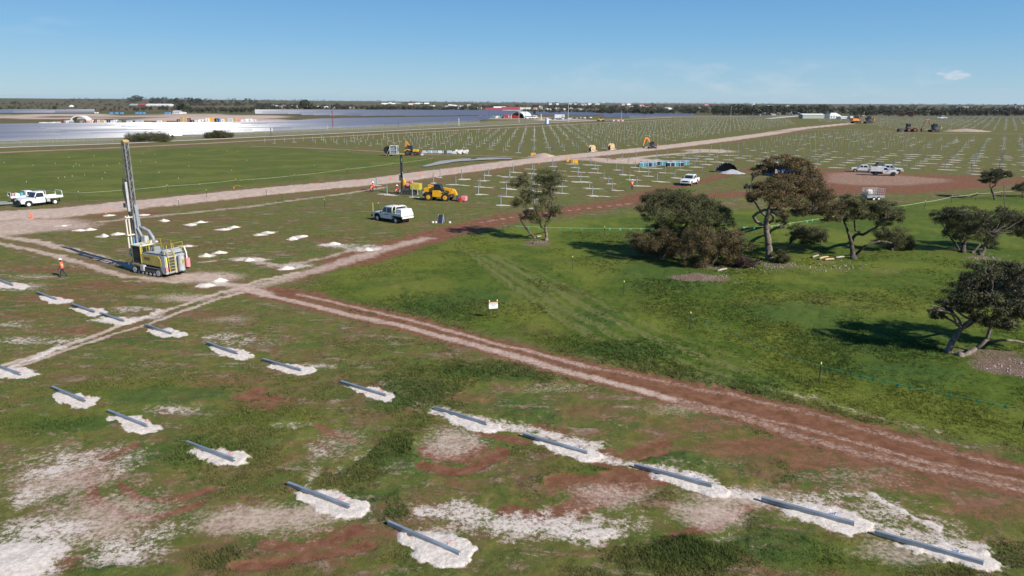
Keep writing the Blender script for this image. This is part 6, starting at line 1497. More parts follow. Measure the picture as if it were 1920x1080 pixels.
rope('bunting_rope', 'green flagged rope running to the bottom right corner of the paddock', 'bunting', T2[2:], M['flag'], 'flag', 0.62, seed=5, fsize=0.16, r=0.008)
rope('boundary_rope', 'thin dark rope along the near side of the paddock grass', 'rope', [T[0]] + T2[:3], M['picket'], 'picket', 1.2, r=0.006, fsize=0.06)
q = [(149, 377), (315, 363), (443, 351), (553, 341), (652, 328), (736, 317), (812, 306)]
T3 = [picket(px, py, 'dark picket along the far side of the haul road, %s from the left' % ords[i], 1.5) for i, (px, py) in enumerate(q)]
rope('boundary_rope', 'pale yellow tagged rope along the grass beyond the haul road', 'rope', [Vector((G(60, 366).x, G(60, 366).y, 1.2))] + T3, M['cream'], 'cap', 2.4, r=0.012, fsize=0.09)
for i, (px, py) in enumerate([(336, 391), (388, 372), (500, 369), (529, 378), (609, 391), (710, 398), (500, 372)][:6]): picket(px, py, 'dark picket standing alone on the near side of the haul road, %s from the left' % ords[i], 1.4)

# orange conduits sticking out along the haul road
CON = [(59, 411, 0), (200, 402, 1), (440, 355, 1), (593, 350, 1), (668, 344, 1), (733, 339, 0), (789, 331, 0), (845, 322, 1), (891, 321, 0), (935, 316, 1), (1010, 309, 0), (1165, 300, 0)]
for i, (px, py, k) in enumerate(CON):
    g_ = G(px, py); m = MB()
    if k: m.tube([(0.9 + 1.1*-math.cos(PI*t/10), 0, 0.15 + 0.95*math.sin(PI*t/10)) for t in range(9)], 0.05, 6).cyl((-0.2, 0, 0), (-0.2, 0, 0.6), 0.14, 0.1, 8)
    else: m.cyl((0, 0, 0), (0.05, 0, 1.0), 0.16, 0.12, 8).tube([(0.05, 0, 1.0), (-0.1, 0, 1.25), (-0.3, 0, 1.35)], 0.09, 6).cyl((0.2, 0.1, 0), (0.3, 0.1, 0.8), 0.08, 0.08, 6)
    o = m.build('orange_conduit', M['condu']); o.scale = (0.62, 0.62, 0.62); o.location = (g_.x, g_.y, 0.1); o.rotation_euler = (0, 0, R((i*47) % 60 - 30)); tag(o, '%s orange conduit end beside the haul road, %s from the left' % ('curved' if k else 'upright', ords[i]), 'conduit', 'orange conduit ends')

# ------------------------------------------------------------------ site sign in the paddock edge
def sign():
    g_ = G(925, 600); root = thing('site_sign', 'white site sign on two dark posts at the edge of the green paddock', 'sign', (g_.x, g_.y, 0), R(14))
    for s in (-0.30, 0.30):
        MB().box((s, 0, 0.75), (0.04, 0.04, 1.5)).build('post', M['picket'], root); MB().cyl((s, 0, 1.48), (s, 0, 1.58), 0.05, 0.04, 8).build('safety_cap', M['cap'], root)
    b = MB().box((0, -0.035, 1.17), (0.68, 0.015, 0.50)).build('board', mat('sign_white', (0.8, 0.8, 0.8), 0.4), root)
    MB().box((0, -0.046, 1.36), (0.68, 0.006, 0.13)).build('header_band', mat('sign_header', (0.55, 0.36, 0.33), 0.5), b)
    for zz, w in ((1.255, 0.62), (1.195, 0.36), (1.15, 0.22), (1.07, 0.30)):
        ln = MB(); n = int(w/0.032)
        for k in range(n):
            if (k*7+int(zz*100)) % 5: ln.box((-w/2 + (k+0.5)*w/n, -0.046, zz), (w/n*0.62, 0.006, 0.032))
        ln.build('text_line', M['dgrey'], b)
sign()
# small solar trickle unit
g_ = G(826, 419); root = thing('solar_stand', 'small dark solar panel on a tilted stand near the red track', 'solar panel stand', (g_.x, g_.y, 0), R(-12))
MB().box((0, 0, 0.62), (0.62, 0.05, 1.15), rx=R(-24)).build('panel', M['navy'], root); fr = MB()
for s in (-1, 1): rod(fr, (s*0.34, -0.2, 0), (s*0.34, 0.27, 1.2), 0.03); rod(fr, (s*0.34, 0.7, 0), (s*0.34, 0.25, 1.1), 0.025)
fr.build('frame', M['lblue'], root); rod(MB(), (0.75, 0, 0), (0.75, 0, 1.4), 0.025).build('mast', M['picket'], root)
for (dx, lab) in ((-1.05, 'leftmost'), (-0.62, 'second'), (1.25, 'rightmost')):
    o = MB().ball((0, 0, 0.14), 0.2, 8, 5, (1, 1, 0.9)).build('sandbag', M['cream']); o.location = (g_.x+dx, g_.y, 0); tag(o, '%s white ballast bag by the small solar panel stand' % lab, 'sandbag', 'white ballast bags')
# survey pegs scattered in the left field
pg = MB().box((0, 0, 0.2), (0.05, 0.05, 0.3)).build('survey_peg', M['cream']); k = 0
for i in range(34):
    px, py = pr.uniform(0, 690), 0; py = pr.uniform(296 - px*0.03, 360 - px*0.07)
    if inside(px, py, [(225, 200), (262, 200), (262, 520), (225, 520)]): continue
    o = pg if k == 0 else pg.copy()
    if k: C.objects.link(o)
    k += 1; g_ = G(px, py); o.location = (g_.x, g_.y, 0); tag(o, 'tiny pale survey peg in the smooth green field left of the haul road', 'peg', 'survey pegs in the left field')

# ------------------------------------------------------------------ pallets, stacks, yellow boxes
def stack(label, px, py, rz, sc=1.0, top='lblue', side='navy', group='wrapped pallets in the panel stack'):
    g_ = G(px, py); root = thing('pallet_stack', label, 'pallet', (g_.x, g_.y, 0), rz, group, sc)
    MB().box((0, 0, 0.08), (1.9, 1.15, 0.14)).build('pallet_base', M['wood'], root)
    MB().box((0, 0, 0.62), (1.86, 1.1, 0.92)).build('boxed_panels', M[side], root, bevel=0.02); MB().box((0, 0, 1.13), (1.92, 1.16, 0.10)).build('wrap_top', M[top], root, bevel=0.02)
    MB().box((0, -0.57, 0.7), (0.16, 0.03, 0.95)).build('strap', M['lblue'], root)
k = 0
for r_, (y0, n, x0) in enumerate(((313.5, 6, 1205), (310.8, 8, 1208))):
    for i in range(n):
        stack('blue wrapped pallet in the %s row of the panel stack, %s from the left' % ('near' if r_ == 0 else 'far', ords[i]), x0 + i*(11 if r_ else 9.0) + (r_ == 0)*24*(i > 2), y0 - i*0.15, R(5), 1.0, 'lblue' if (i+r_) % 3 else 'white', 'navy' if (i+r_) % 2 else 'teal'); k += 1
for i in range(9):
    px = 796 + i*9.5 + pr.uniform(-1, 1); g_ = G(px, 287.5 + (i > 5)*1.2); o = MB().box((0, 0, 0.3), (1.6, 1.6, 0.5)).box((0, 0, 0.7), (1.3, 1.2, 0.35)).build('bundle_of_parts', M['white' if i in (6, 7) else 'lblue' if i % 2 else 'lgrey'], bevel=0.04)
    o.location = (g_.x, g_.y, 0); o.rotation_euler = (0, 0, pr.uniform(-.3, .3)); tag(o, 'wrapped bundle of steel parts laid right of the tractor, %s from the left' % ords[i], 'bundle', 'bundles of parts beside the tractor')
g_ = G(835, 289.5); o = MB().box((0, 0, 0.6), (0.9, 0.9, 1.2)).build('dark_bin', M['dgrey'], bevel=0.04); o.location = (g_.x, g_.y, 0); tag(o, 'dark square bin standing among the bundles of steel parts', 'bin')
for i in range(5):
    g_ = G(856 + i*5, 288 + (i % 2)); o = MB().cyl((0, -0.5, 0.5), (0, 0.5, 0.5), 0.5, 0.5, 14).build('white_roll', M['white']); o.location = (g_.x, g_.y, 0.3); tag(o, 'white roll at the right end of the bundles of parts, %s from the left' % ords[i], 'roll', 'white rolls by the bundles')
for (px, py, lab) in ((1000, 293.5, 'yellow steel box on the pale bank beyond the slender gum'), (1078, 306.5, 'yellow crate on the near edge of the haul road'), (1064, 304, 'small yellow crate left of the other one at the haul road edge')):
    g_ = G(px, py); o = MB().box((0, 0, 0.55), (1.5 if px != 1064 else .6, 1.1, 0.9)).box((0, 0, 1.03), (1.56 if px != 1064 else .66, 1.16, 0.08)).build('yellow_crate', M['yellow'], bevel=0.03); o.location = (g_.x, g_.y, 0); tag(o, lab, 'crate')
for (px, py, lab) in ((888, 300, 'dark pipe pieces lying beside the grey gravel strip'), (1150, 300.5, 'rusty steel grate lying at the edge of the haul road'), (1037, 280, 'small dark pump standing in the grass beyond the haul road'), (1540, 291, 'dark scrap piece standing in the right post field')):
    g_ = G(px, py); o = MB().box((0, 0, 0.3), (1.6, 0.5, 0.4), rz=0.3).cyl((-0.9, 0, 0.35), (1.0, 0.2, 0.5), 0.16, 0.16, 8).cyl((-0.4, 0.3, 0.3), (0.3, -0.3, 0.9), 0.1, 0.1, 7).build('scrap_pieces', M['brownpaint'] if px == 1150 else M['dgrey']); o.location = (g_.x, g_.y, 0); o.scale = (0.9,)*3; tag(o, lab, 'scrap')
# scattered pale stones under the trees
st = MB(); g = random.Random(4)
for (cx, cy, rx, ry, n) in ((1310, 523, 60, 9, 90), (1460, 502, 60, 10, 80), (1560, 503, 70, 9, 80), (1845, 484, 40, 6, 50), (1905, 692, 60, 16, 70), (1010, 456, 16, 3, 16), (1350, 505, 80, 9, 60), (688, 470, 16, 3, 16)):
    for _ in range(n):
        p = G(cx + g.gauss(0, rx*0.55), cy + g.gauss(0, ry*0.55)); s_ = g.uniform(0.02, 0.075); st.box((p.x, p.y, 0.12 + s_*0.4), (s_*2, s_*1.4, s_), rz=g.uniform(0, 3), rx=g.uniform(-.4, .4), top=0.7)
o = st.build('stones', M['rock']); tag(o, 'pale stones and chips scattered under the paddock trees', 'stones', kind='stuff')

# ------------------------------------------------------------------ ribbons: roads too narrow for the ground cover
def ribbon(name, pts, width, m, z=0.10):
    P = [G(*p) for p in pts]; W = width if isinstance(width, (list, tuple)) else [width]*len(P); vs = []
    for i, p in enumerate(P):
        t = (P[min(i+1, len(P)-1)] - P[max(i-1, 0)]).normalized(); n_ = Vector((-t.y, t.x, 0))*W[i]/2; vs += [(*(p+n_)[:2], z), (*(p-n_)[:2], z)]
    o = MB().add(vs, [(2*i, 2*i+1, 2*i+3, 2*i+2) for i in range(len(P)-1)]).build(name, m); tag(o, kind='structure'); return o
M_dirt = mat('reddish_dirt', (0.28, 0.17, 0.115), 0.95, var=0.25, scale=0.15); M_white = mat('pale_gravel', (0.52, 0.46, 0.38), 0.95, var=0.1, scale=0.3); M_grav = mat('grey_gravel', (0.25, 0.25, 0.24), 0.95, var=0.2, scale=0.6)
M_verge = mat('grey_green_verge', (0.135, 0.125, 0.075), 0.95, var=0.25, scale=0.2)
ribbon('gravel_verge', [(-200, 284), (0, 275), (240, 266.5), (480, 255), (720, 243.8), (960, 232), (1080, 226), (1160, 222.5)], 9.0, M_verge, 0.05)
ribbon('perimeter_road', [(-200, 287), (0, 277.3), (240, 269), (480, 257.5), (720, 246.2), (960, 234.2), (1080, 228), (1160, 224.3), (1260, 220), (1400, 218.6)], 4.0, M_white, 0.12)
ribbon('dirt_road', [(-200, 294), (0, 286.5), (240, 276.5), (400, 268.5), (480, 264), (720, 251.5), (960, 239.3), (1100, 232), (1250, 224.3), (1400, 221.3)], 6.0, M_dirt, 0.08)
ribbon('dirt_track', [(470, 274.5), (560, 277), (700, 283.5), (770, 290), (900, 292), (1000, 296.5)], 2.0, M_dirt, 0.08)
ribbon('gravel_strip', [(795, 314), (840, 304), (880, 300.5), (930, 298.5), (960, 299)], [1.5, 5, 7, 7, 4], M_grav, 0.26)
ribbon('gravel_strip', [(-60, 386), (0, 384), (45, 382), (70, 380)], [4, 4.5, 3.5, 1], M_grav, 0.26)
ribbon('dirt_track', [(1640, 246), (1700, 249), (1760, 250.5), (1850, 251), (2000, 252.5)], [2, 5, 6, 4, 4], M_dirt, 0.10)
ribbon('dirt_track', [(1440, 247), (1520, 244), (1600, 243.5), (1700, 247)], 4, M_dirt, 0.10)
ribbon('farm_road', [(1440, 222.5), (1475, 219.3), (1500, 217)], 8, M_white, 0.10)
# ------------------------------------------------------------------ panel farm
def panel_material():
    m = bpy.data.materials.new('solar_glass'); m.use_nodes = True; t = m.node_tree; b = t.nodes['Principled BSDF']
    co = t.nodes.new('ShaderNodeTexCoord'); br = t.nodes.new('ShaderNodeTexBrick'); br.inputs['Scale'].default_value = 1.0
    br.offset = 0.0; br.inputs['Brick Width'].default_value = 1.05; br.inputs['Row Height'].default_value = 1.0; br.inputs['Mortar Size'].default_value = 0.03
    br.inputs['Color1'].default_value = (0.030, 0.045, 0.105, 1); br.inputs['Color2'].default_value = (0.040, 0.058, 0.125, 1); br.inputs['Mortar'].default_value = (0.30, 0.32, 0.36, 1)
    t.links.new(co.outputs['UV'], br.inputs['Vector']); 
    b.inputs['Base Color'].default_value = (0.075, 0.095, 0.185, 1)
    ns = t.nodes.new('ShaderNodeTexNoise'); ns.inputs['Scale'].default_value = 0.05; ns.inputs['Detail'].default_value = 4; g = t.nodes.new('ShaderNodeNewGeometry'); t.links.new(g.outputs['Position'], ns.inputs['Vector'])
    r = t.nodes.new('ShaderNodeValToRGB'); r.color_ramp.elements[0].color = (0.028, 0.042, 0.085, 1); r.color_ramp.elements[1].color = (0.052, 0.070, 0.120, 1); t.links.new(ns.outputs['Fac'], r.inputs[0]); t.links.new(r.outputs[0], b.inputs['Base Color'])
    b.inputs['Roughness'].default_value = 0.55; b.inputs['Specular IOR Level'].default_value = 0.12
    b.inputs['Coat Weight'].default_value = 0.36; b.inputs['Coat Roughness'].default_value = 0.20
    return m
M_pan = panel_material()
RD = R(37.2); RU = Vector((math.cos(RD), math.sin(RD), 0)); RN = Vector((math.sin(RD), -math.cos(RD), 0))     # rows run along RU, glass faces RN
TILT = R(69)
def array(poly_px, pitch, hgt, zb, label, group, limit, far=False):
    P = [G(*p) for p in poly_px]; a = [(p.dot(RU), p.dot(RN)) for p in P]
    n0, n1 = min(v for _, v in a), max(v for _, v in a); k = 0; nv = n0 + pitch/2; rows = []
    while nv < n1:
        xs = []
        for i in range(len(a)):
            (u0, v0), (u1, v1) = a[i], a[(i+1) % len(a)]
            if (v0 > nv) != (v1 > nv): xs.append(u0 + (u1-u0)*(nv-v0)/(v1-v0))
        xs.sort()
        for i in range(0, len(xs)-1, 2):
            if xs[i+1]-xs[i] > 6: rows.append((nv, xs[i], xs[i+1]))
        nv += pitch
    g = random.Random(int(pitch*10)); out = []
    for (nv, u0, u1) in rows:
        c = RU*((u0+u1)/2) + RN*nv; L = u1-u0; segs = max(1, int(L/36))
        mb = MB(); fm = MB()
        for s_ in range(segs):
            a0 = -L/2 + s_*L/segs + 0.3; a1 = -L/2 + (s_+1)*L/segs - 0.3; jit = R(g.gauss(0, 1.1)); tl = TILT + jit
            w, d = hgt*math.cos(tl)/2, hgt*math.sin(tl)/2; zc = zb + d
            q = [(a0, -w, zc+d), (a1, -w, zc+d), (a1, w, zc-d), (a0, w, zc-d)]
            # local: x along the row, +y towards the glass side
            mb.add([(x, y, z) for x, y, z in q] + [(x, y-0.05, z-0.04) for x, y, z in q], [(3, 2, 1, 0), (4, 5, 6, 7), (0, 1, 5, 4), (1, 2, 6, 5), (2, 3, 7, 6), (3, 0, 4, 7)])
            for x in np.linspace(a0+1, a1-1, max(2, int((a1-a0)/9))): fm.box((x, -0.06, zc/2), (0.12, 0.12, zc))
        out.append((c, L, mb, fm))
    for i, (c, L, mb, fm) in enumerate(out):
        root = thing('solar_panel_row', label, 'solar panel row', (c.x, c.y, 0), RD, group)
        root.rotation_euler = (0, 0, RD + PI)      # +y of the row points along RN
        mb.build('panels', M_pan, root); fm.build('mounting_posts', M['dgrey'], root)
    return len(out)
n = array([(-90, 270), (0, 266.3), (150, 261.5), (160, 262.5), (310, 255.5), (325, 256), (470, 249), (640, 240.8), (760, 235), (860, 230), (912, 225), (922, 221), (700, 225), (600, 227), (560, 230), (480, 233), (420, 235), (300, 235.6), (100, 237), (-90, 239.5)], 7.0, 2.05, 0.3, 'long tilted row of dark blue solar panels in the large near array', 'solar panel rows of the near array', 200)
n += array([(478, 209.5), (560, 209.2), (700, 209.6), (905, 210.5), (1000, 212), (1000, 217.3), (905, 217.6), (700, 218.8), (566, 217), (560, 214.8), (478, 214.5)], 20, 3.2, 0.6, 'long tilted row of solar panels in the far array behind the green strip', 'solar panel rows of the far array', 100)
n += array([(-60, 209), (178, 209), (178, 212.2), (-60, 213.4)], 26, 3.0, 0.5, 'distant tilted row of solar panels beyond the sandy ground at the left', 'solar panel rows of the distant left array', 100)
n += array([(1005, 212.5), (1110, 214.3), (1310, 217.3), (1290, 219), (1130, 221), (1130, 217), (1005, 216)], 22, 2.6, 0.5, 'distant tilted row of solar panels behind the parked cars', 'solar panel rows behind the car park', 100)

# ------------------------------------------------------------------ chain fence
M_mesh = bpy.data.materials.new('chain_mesh'); M_mesh.use_nodes = True; t = M_mesh.node_tree; b = t.nodes['Principled BSDF']; b.inputs['Base Color'].default_value = (0.42, 0.42, 0.40, 1); b.inputs['Roughness'].default_value = 0.7
tr = t.nodes.new('ShaderNodeBsdfTransparent'); mx = t.nodes.new('ShaderNodeMixShader'); mx.inputs[0].default_value = 0.10; t.links.new(tr.outputs[0], mx.inputs[1]); t.links.new(b.outputs[0], mx.inputs[2]); t.links.new(mx.outputs[0], t.nodes['Material Output'].inputs['Surface'])
def chain_fence(label, pts, spacing, hgt=2.3, mx_=100):
    P = [G(*p) for p in pts]; root = thing('chain_link_fence', label, 'fence', (P[0].x, P[0].y, 0)); o_ = P[0].copy(); wire = MB(); mesh = MB(); n = 0; carry = 0
    post = MB().cyl((0, 0, 0), (0, 0, hgt), 0.03, 0.03, 6).tube([(0, 0, hgt-0.05), (0.1, -0.15, hgt+0.22)], 0.04, 5).build('fence_post', M['grey'], root); first = True
    for a, b_ in zip(P[:-1], P[1:]):
        L = (b_-a).length; d = (b_-a)/L; A, B = a-o_, b_-o_
        for z in (hgt, hgt*0.5, 0.1): wire.cyl((A.x, A.y, z), (B.x, B.y, z), 0.008, 0.008, 4)
        mesh.add([(A.x, A.y, 0.05), (B.x, B.y, 0.05), (B.x, B.y, hgt), (A.x, A.y, hgt)], [(0, 1, 2, 3)])
        x = carry
        while x < L and n < mx_:
            q = A + d*x; o = post if first else post.copy()
            if not first: C.objects.link(o)
            o.parent = root; o.location = (q.x, q.y, 0); first = False; n += 1; x += spacing
        carry = x-L
    wire.build('wires', M['fencewire'], root); mesh.build('mesh', M_mesh, root)
chain_fence('chain link fence on the near side of the panel farm', [(-120, 279.5), (0, 274.3), (240, 266), (480, 254.3), (720, 243), (960, 231.5), (1080, 225.5)], 5.2)
chain_fence('second chain link fence close to the panel edge', [(-120, 275), (0, 270.5), (240, 262.5), (480, 251), (720, 240.5), (900, 231)], 6.5)
chain_fence('grey mesh fence along the far edge of the post field', [(1180, 221.5), (1400, 219.8), (1600, 220.2), (1780, 220.8), (1990, 221.5)], 14)

# ------------------------------------------------------------------ poles
def pole(px, py, top, label, m='dgrey', r_=0.12, arm=False):
    g_ = G(px, py); t_ = D(px, top, g_.y).z; root = thing('pole', label, 'pole', (g_.x, g_.y, 0)); MB().cyl((0, 0, 0), (0, 0, t_), r_*1.3, r_, 8).build('shaft', M[m], root)
    c = MB().box((0, 0, t_-0.5), (1.8 if arm else 0.7, 0.15, 0.18)).box((0, 0, t_), (0.5, 0.5, 0.25)); c.build('crossarm' if arm else 'lamp_head', M[m], root)
pole(624.5, 242.5, 208, 'tall dark pole in front of the near panel array', 'maroon', 0.2)
pole(860.5, 236, 222, 'short white mast at the right end of the near panel array', 'white', 0.14); pole(917, 222, 201, 'slim grey pole by the coloured containers', 'maroon', 0.2)
pole(973, 230, 208, 'pale pole in front of the white arched shelter', 'lgrey', 0.18); pole(984.5, 230, 192, 'tall dark pole right of the white arched shelter', 'dgrey', 0.2); pole(1065, 231, 192, 'tall pale pole among the parked cars', 'lgrey', 0.2)
pole(1014.5, 225, 214, 'white pole between the arched shelter and the site office', 'white', 0.3); pole(1165, 224, 208, 'thin pale pole right of the parked cars', 'lgrey', 0.15); pole(1207, 223, 200, 'thin dark pole at the far edge of the post field', 'dgrey', 0.15)
pole(508.5, 256, 240, 'camera mast at the left of the panel edge', 'dgrey', 0.15); pole(614.5, 243, 235, 'small camera mast just left of the tall dark pole', 'lgrey', 0.15); pole(747, 240, 231, 'small dark camera mast on the panel edge', 'dgrey', 0.15)
pole(1370, 219, 199, 'thin pole before the dark trees on the right', 'lgrey', 0.15); pole(1619, 222, 210, 'short thin pole behind the excavator pair', 'lgrey', 0.2)

# ------------------------------------------------------------------ buildings and containers
def house(name, label, cat, px, py, w_px, h_px, wall, roof, depth=8, pitch=0.35, rz=0.0, group=None, hip=False, windows=0):
    g_ = G(px, py); k = g_.y/F; w = w_px*k; h = h_px*k; root = thing(name, label, cat, (g_.x, g_.y + depth/2, 0), rz, group); hw, hd_ = w/2, depth/2; eh = h*(1-pitch)
    wl = MB().box((0, 0, eh/2), (w, depth, eh)).build('wall', M[wall], root)
    o = 0.4; ix = hw*0.45 if hip else hw + o; vs = [(-hw-o, -hd_-o, eh), (hw+o, -hd_-o, eh), (hw+o, hd_+o, eh), (-hw-o, hd_+o, eh), (-ix, 0, h), (ix, 0, h)]
    MB().add(vs, [(0, 1, 5, 4), (2, 3, 4, 5), (1, 2, 5), (3, 0, 4), (3, 2, 1, 0)]).build('roof', M[roof], root)
    for i in range(windows): MB().box((-hw + (i+0.5)*w/windows, -hd_-0.02, eh*0.55), (w/windows*0.35, 0.06, eh*0.4)).build('window', M['glass'], root)
    return root
house('shed', 'long pale green shed with white roof left of the white farmhouse', 'shed', 1525, 222.3, 39, 8.6, 'greenshed', 'roofw', 12, 0.22)
house('farmhouse', 'white farmhouse with hipped roof at the far edge of the right post field', 'house', 1566, 222.3, 20, 10, 'white', 'roofw', 12, 0.5, hip=True, windows=4)
house('lean_to', 'low white annex on the right side of the white farmhouse', 'annex', 1583, 222.6, 12, 4.2, 'white', 'roofw', 8, 0.3)
g_ = G(1593, 223.5); ute('tiny white ute parked right of the farmhouse annex', (g_.x, g_.y, 0), R(90), 'canopy', 1.6, group=None)
g_ = G(1765, 223.5); ute('white ute alone on the track at the far edge of the right field', (g_.x, g_.y, 0), R(170), 'dual', 1.9, group=None)
house('red_roof_shed', 'long dark red roofed building at the left end of the red pair', 'building', 926, 209.5, 30, 7, 'maroon', 'brickred', 26, 0.6); house('red_roof_shed', 'large building with bright red roof and cream end wall', 'building', 959, 209, 36, 8, 'cream', 'brickred', 26, 0.6)
house('cream_hall', 'cream gabled hall at the right end of the red roofed building', 'building', 985, 209.5, 19, 7.5, 'cream', 'cream', 22, 0.35); house('white_roof_shed', 'white roofed shed behind the dark red roofed building', 'shed', 937, 206, 22, 6, 'cream', 'roofw', 22, 0.5)
house('white_roof_shed', 'white domed roof building among the scrub at centre right', 'building', 1253, 207.5, 22, 5.5, 'cream', 'roofw', 26, 0.6, hip=True)
house('long_hall', 'long white building right of the maroon roof on the left horizon', 'building', 296, 199.2, 44, 4.2, 'cream', 'roofw', 30, 0.4); house('maroon_shed', 'low maroon roofed building on the left horizon', 'building', 269, 199, 22, 4.5, 'maroon', 'brickred', 30, 0.6); house('grey_shed', 'pale grey shed at the far left of the maroon roofed building', 'shed', 249, 198, 12, 3, 'lgrey', 'lgrey', 24, 0.5)
house('white_house', 'white house with dark openings beyond the container yard', 'house', 330, 213.5, 12, 6, 'white', 'lgrey', 10, 0.5, windows=3); house('white_shed', 'low white shed right of the white house beyond the container yard', 'shed', 340, 213.3, 10, 3, 'white', 'roofw', 8, 0.4)
tent = house('white_tent', 'small bright white pointed tent on the left horizon', 'tent', 132, 200.5, 5, 3.4, 'white', 'roofw', 12, 0.8, hip=True)
def arch(label, px, py, w_px, h_px, depth, m, closed):
    g_ = G(px, py); k = g_.y/F; w, h = w_px*k, h_px*k; root = thing('arched_shelter', label, 'shelter', (g_.x, g_.y, 0), R(-20 if closed else 0)); n = 14; vs = []
    for s_ in (0.0, 1.0):
        for rr_ in (1.0, 0.86 if not closed else 0.97):
            for i in range(n+1):
                a = PI*i/n; vs.append((-w/2*rr_*math.cos(a), s_*depth, h*rr_*math.sin(a)**0.9 if 0 < i < n else 0.0))
    q = n+1; fs = []
    for i in range(n): fs += [(i, i+1, 2*q+i+1, 2*q+i), (q+i+1, q+i, 3*q+i, 3*q+i+1), (i, q+i, q+i+1, i+1), (2*q+i, 2*q+i+1, 3*q+i+1, 3*q+i)]
    MB().add(vs, fs).build('shell', M[m], root)
    if closed:
        MB().box((0, depth*0.5, h*0.35), (w*0.8, 0.3, h*0.6)).build('inner_wall', M['dgrey'], root); MB().box((-w*0.15, -0.4, h*0.22), (w*0.5, 0.6, h*0.4)).build('red_shutter', M['red'], root)
arch('white open arch frame standing over the container yard at the left', 148.5, 229.2, 33, 12, 6, 'white', False)
arch('white arched fabric shelter beside the coloured containers', 970, 222, 27, 12, 24, 'white', True)
def container(name, label, cat, px, py, w_px, h_px, m, group, depth=3.0, rz=0.0):
    g_ = G(px, py); k = g_.y/F; w, h = max(0.8, w_px*k), max(1.0, h_px*k); root = thing(name, label, cat, (g_.x, g_.y, 0), rz, group)
    bd = MB().box((0, 0, h/2), (w, depth, h)); n = max(2, int(w/0.6))
    for i in range(n): bd.box((-w/2 + (i+0.5)*w/n, -depth/2-0.03, h/2), (w/n*0.5, 0.06, h*0.86))
    bd.build('body', M[m], root); MB().box((w*0.3, -depth/2-0.08, h*0.47), (w*0.22, 0.04, h*0.7)).build('door', M['lgrey' if m != 'lgrey' else 'dgrey'], root)
NAMES = dict(maroon='dark red', sand='sandy yellow', white='white', yellow='bright yellow', blue='blue', lgrey='pale grey', grey='grey', cream='cream', red='red', navy='navy', pink='pinkish', lblue='pale blue', cyan='bright blue', teal='teal', dgrey='dark')
YARD = [(122, 5, 6, 'maroon'), (128, 5, 4, 'white'), (134, 4, 3, 'grey'), (154, 4, 4, 'grey'), (160, 4, 3, 'maroon'), (167, 5, 4, 'pink'), (173, 5, 5, 'cream'), (181, 4, 5, 'maroon'), (187, 5, 5, 'cream'), (193, 4, 5, 'sand'), (199, 4, 4, 'white'), (205, 4, 5, 'navy'), (212, 5, 4, 'white'), (218, 5, 5, 'white'), (224, 4, 4, 'grey'), (243, 8, 4, 'lblue'), (262, 12, 4, 'lblue'),
        (300, 8, 4, 'white'), (308, 6, 4, 'sand'), (318, 6, 3, 'maroon'), (336, 5, 5.5, 'maroon'), (343, 6, 9, 'sand'), (349, 6, 9, 'sand'), (355, 4, 7, 'maroon'), (361, 6, 4, 'navy'), (370, 7, 4, 'white'), (378, 7, 5, 'white'), (384, 4, 3, 'grey'), (390, 6, 6.5, 'white'), (398, 7, 7, 'yellow'), (407, 6, 6, 'navy'), (412, 5, 5, 'blue'), (418, 6, 5, 'white'), (425, 6, 6, 'sand'), (433, 7, 6, 'lblue'), (441, 6, 7, 'sand'), (449, 6, 4, 'pink'), (458, 9, 4, 'white'), (467, 10, 5, 'white'), (477, 6, 4, 'cream')]
for i, (px, w, h, m) in enumerate(YARD):
    h = h*1.25
    py = 231.2 - max(0, px-300)*0.012
    nb = 'the white arch frame' if px < 240 else 'the sandy yellow pair of containers' if px < 400 else 'the bright yellow container'
    side = 'left' if (px < 148 or 240 <= px < 343 or (400 <= px < 398)) else 'right'
    container('shipping_container', '%s container in the yard, %d%s counting left to right behind the panels' % (NAMES[m], i+1, 'th' if 10 < (i+1) % 100 < 14 else {1: 'st', 2: 'nd', 3: 'rd'}.get((i+1) % 10, 'th')), 'container', px, py, w, h, m, 'containers in the yard behind the panels')
for i, px in enumerate(list(np.arange(77, 120, 5.2))): container('white_crate', 'small white crate at the left end of the yard line, %s from the left' % ords[i], 'crate', px, 231.8 - (px > 98)*0.7, 3, 2.3, 'white' if i % 3 else 'cream', 'small white crates in the yard')
for i, px in enumerate((209, 219, 229, 257, 263.5, 270, 312, 317.5)): container('blue_tank', 'bright blue tank near the sandy track on the left, %s from the left' % ords[i], 'tank', px, 213.6, 4.2, 2.8, 'cyan', 'bright blue tanks at the left')
for i, px in enumerate((179, 183)): container('white_tank', '%s of two tiny white tanks left of the bright blue tanks' % ('left' if i == 0 else 'right'), 'tank', px, 212.6, 2, 2, 'white', 'tiny white tanks')
for i, (px, w, h, m) in enumerate(((900, 7, 5, 'red'), (911, 9, 5, 'blue'), (924, 7, 4.4, 'teal'), (933, 7, 4, 'white'), (942, 5, 4.4, 'cyan'), (951, 10, 6.4, 'red'))):
    container('shipping_container', '%s container left of the white arched shelter, %s from the left' % (NAMES[m], ords[i]), 'container', px, 221.0 + i*0.15, w, h, m, 'containers by the arched shelter')
container('site_office', 'white portable site office among the parked cars', 'site office', 1049, 221.6, 18, 6.5, 'white', None, 5)
container('site_office', 'small pale grey office cabin right of the arched shelter', 'cabin', 1003, 221.4, 8, 4.5, 'white', None, 4)
for i, (px, m) in enumerate(((1151, 'white'), (1155.5, 'red'), (1160, 'white'), (1164, 'red'), (1167.5, 'white'))): container('road_barrier', '%s barrier block at the edge of the far post field, %s from the left' % (NAMES[m], ords[i]), 'barrier', px, 227.3, 3.6, 2.4, m, 'red and white barrier blocks', 1.0)
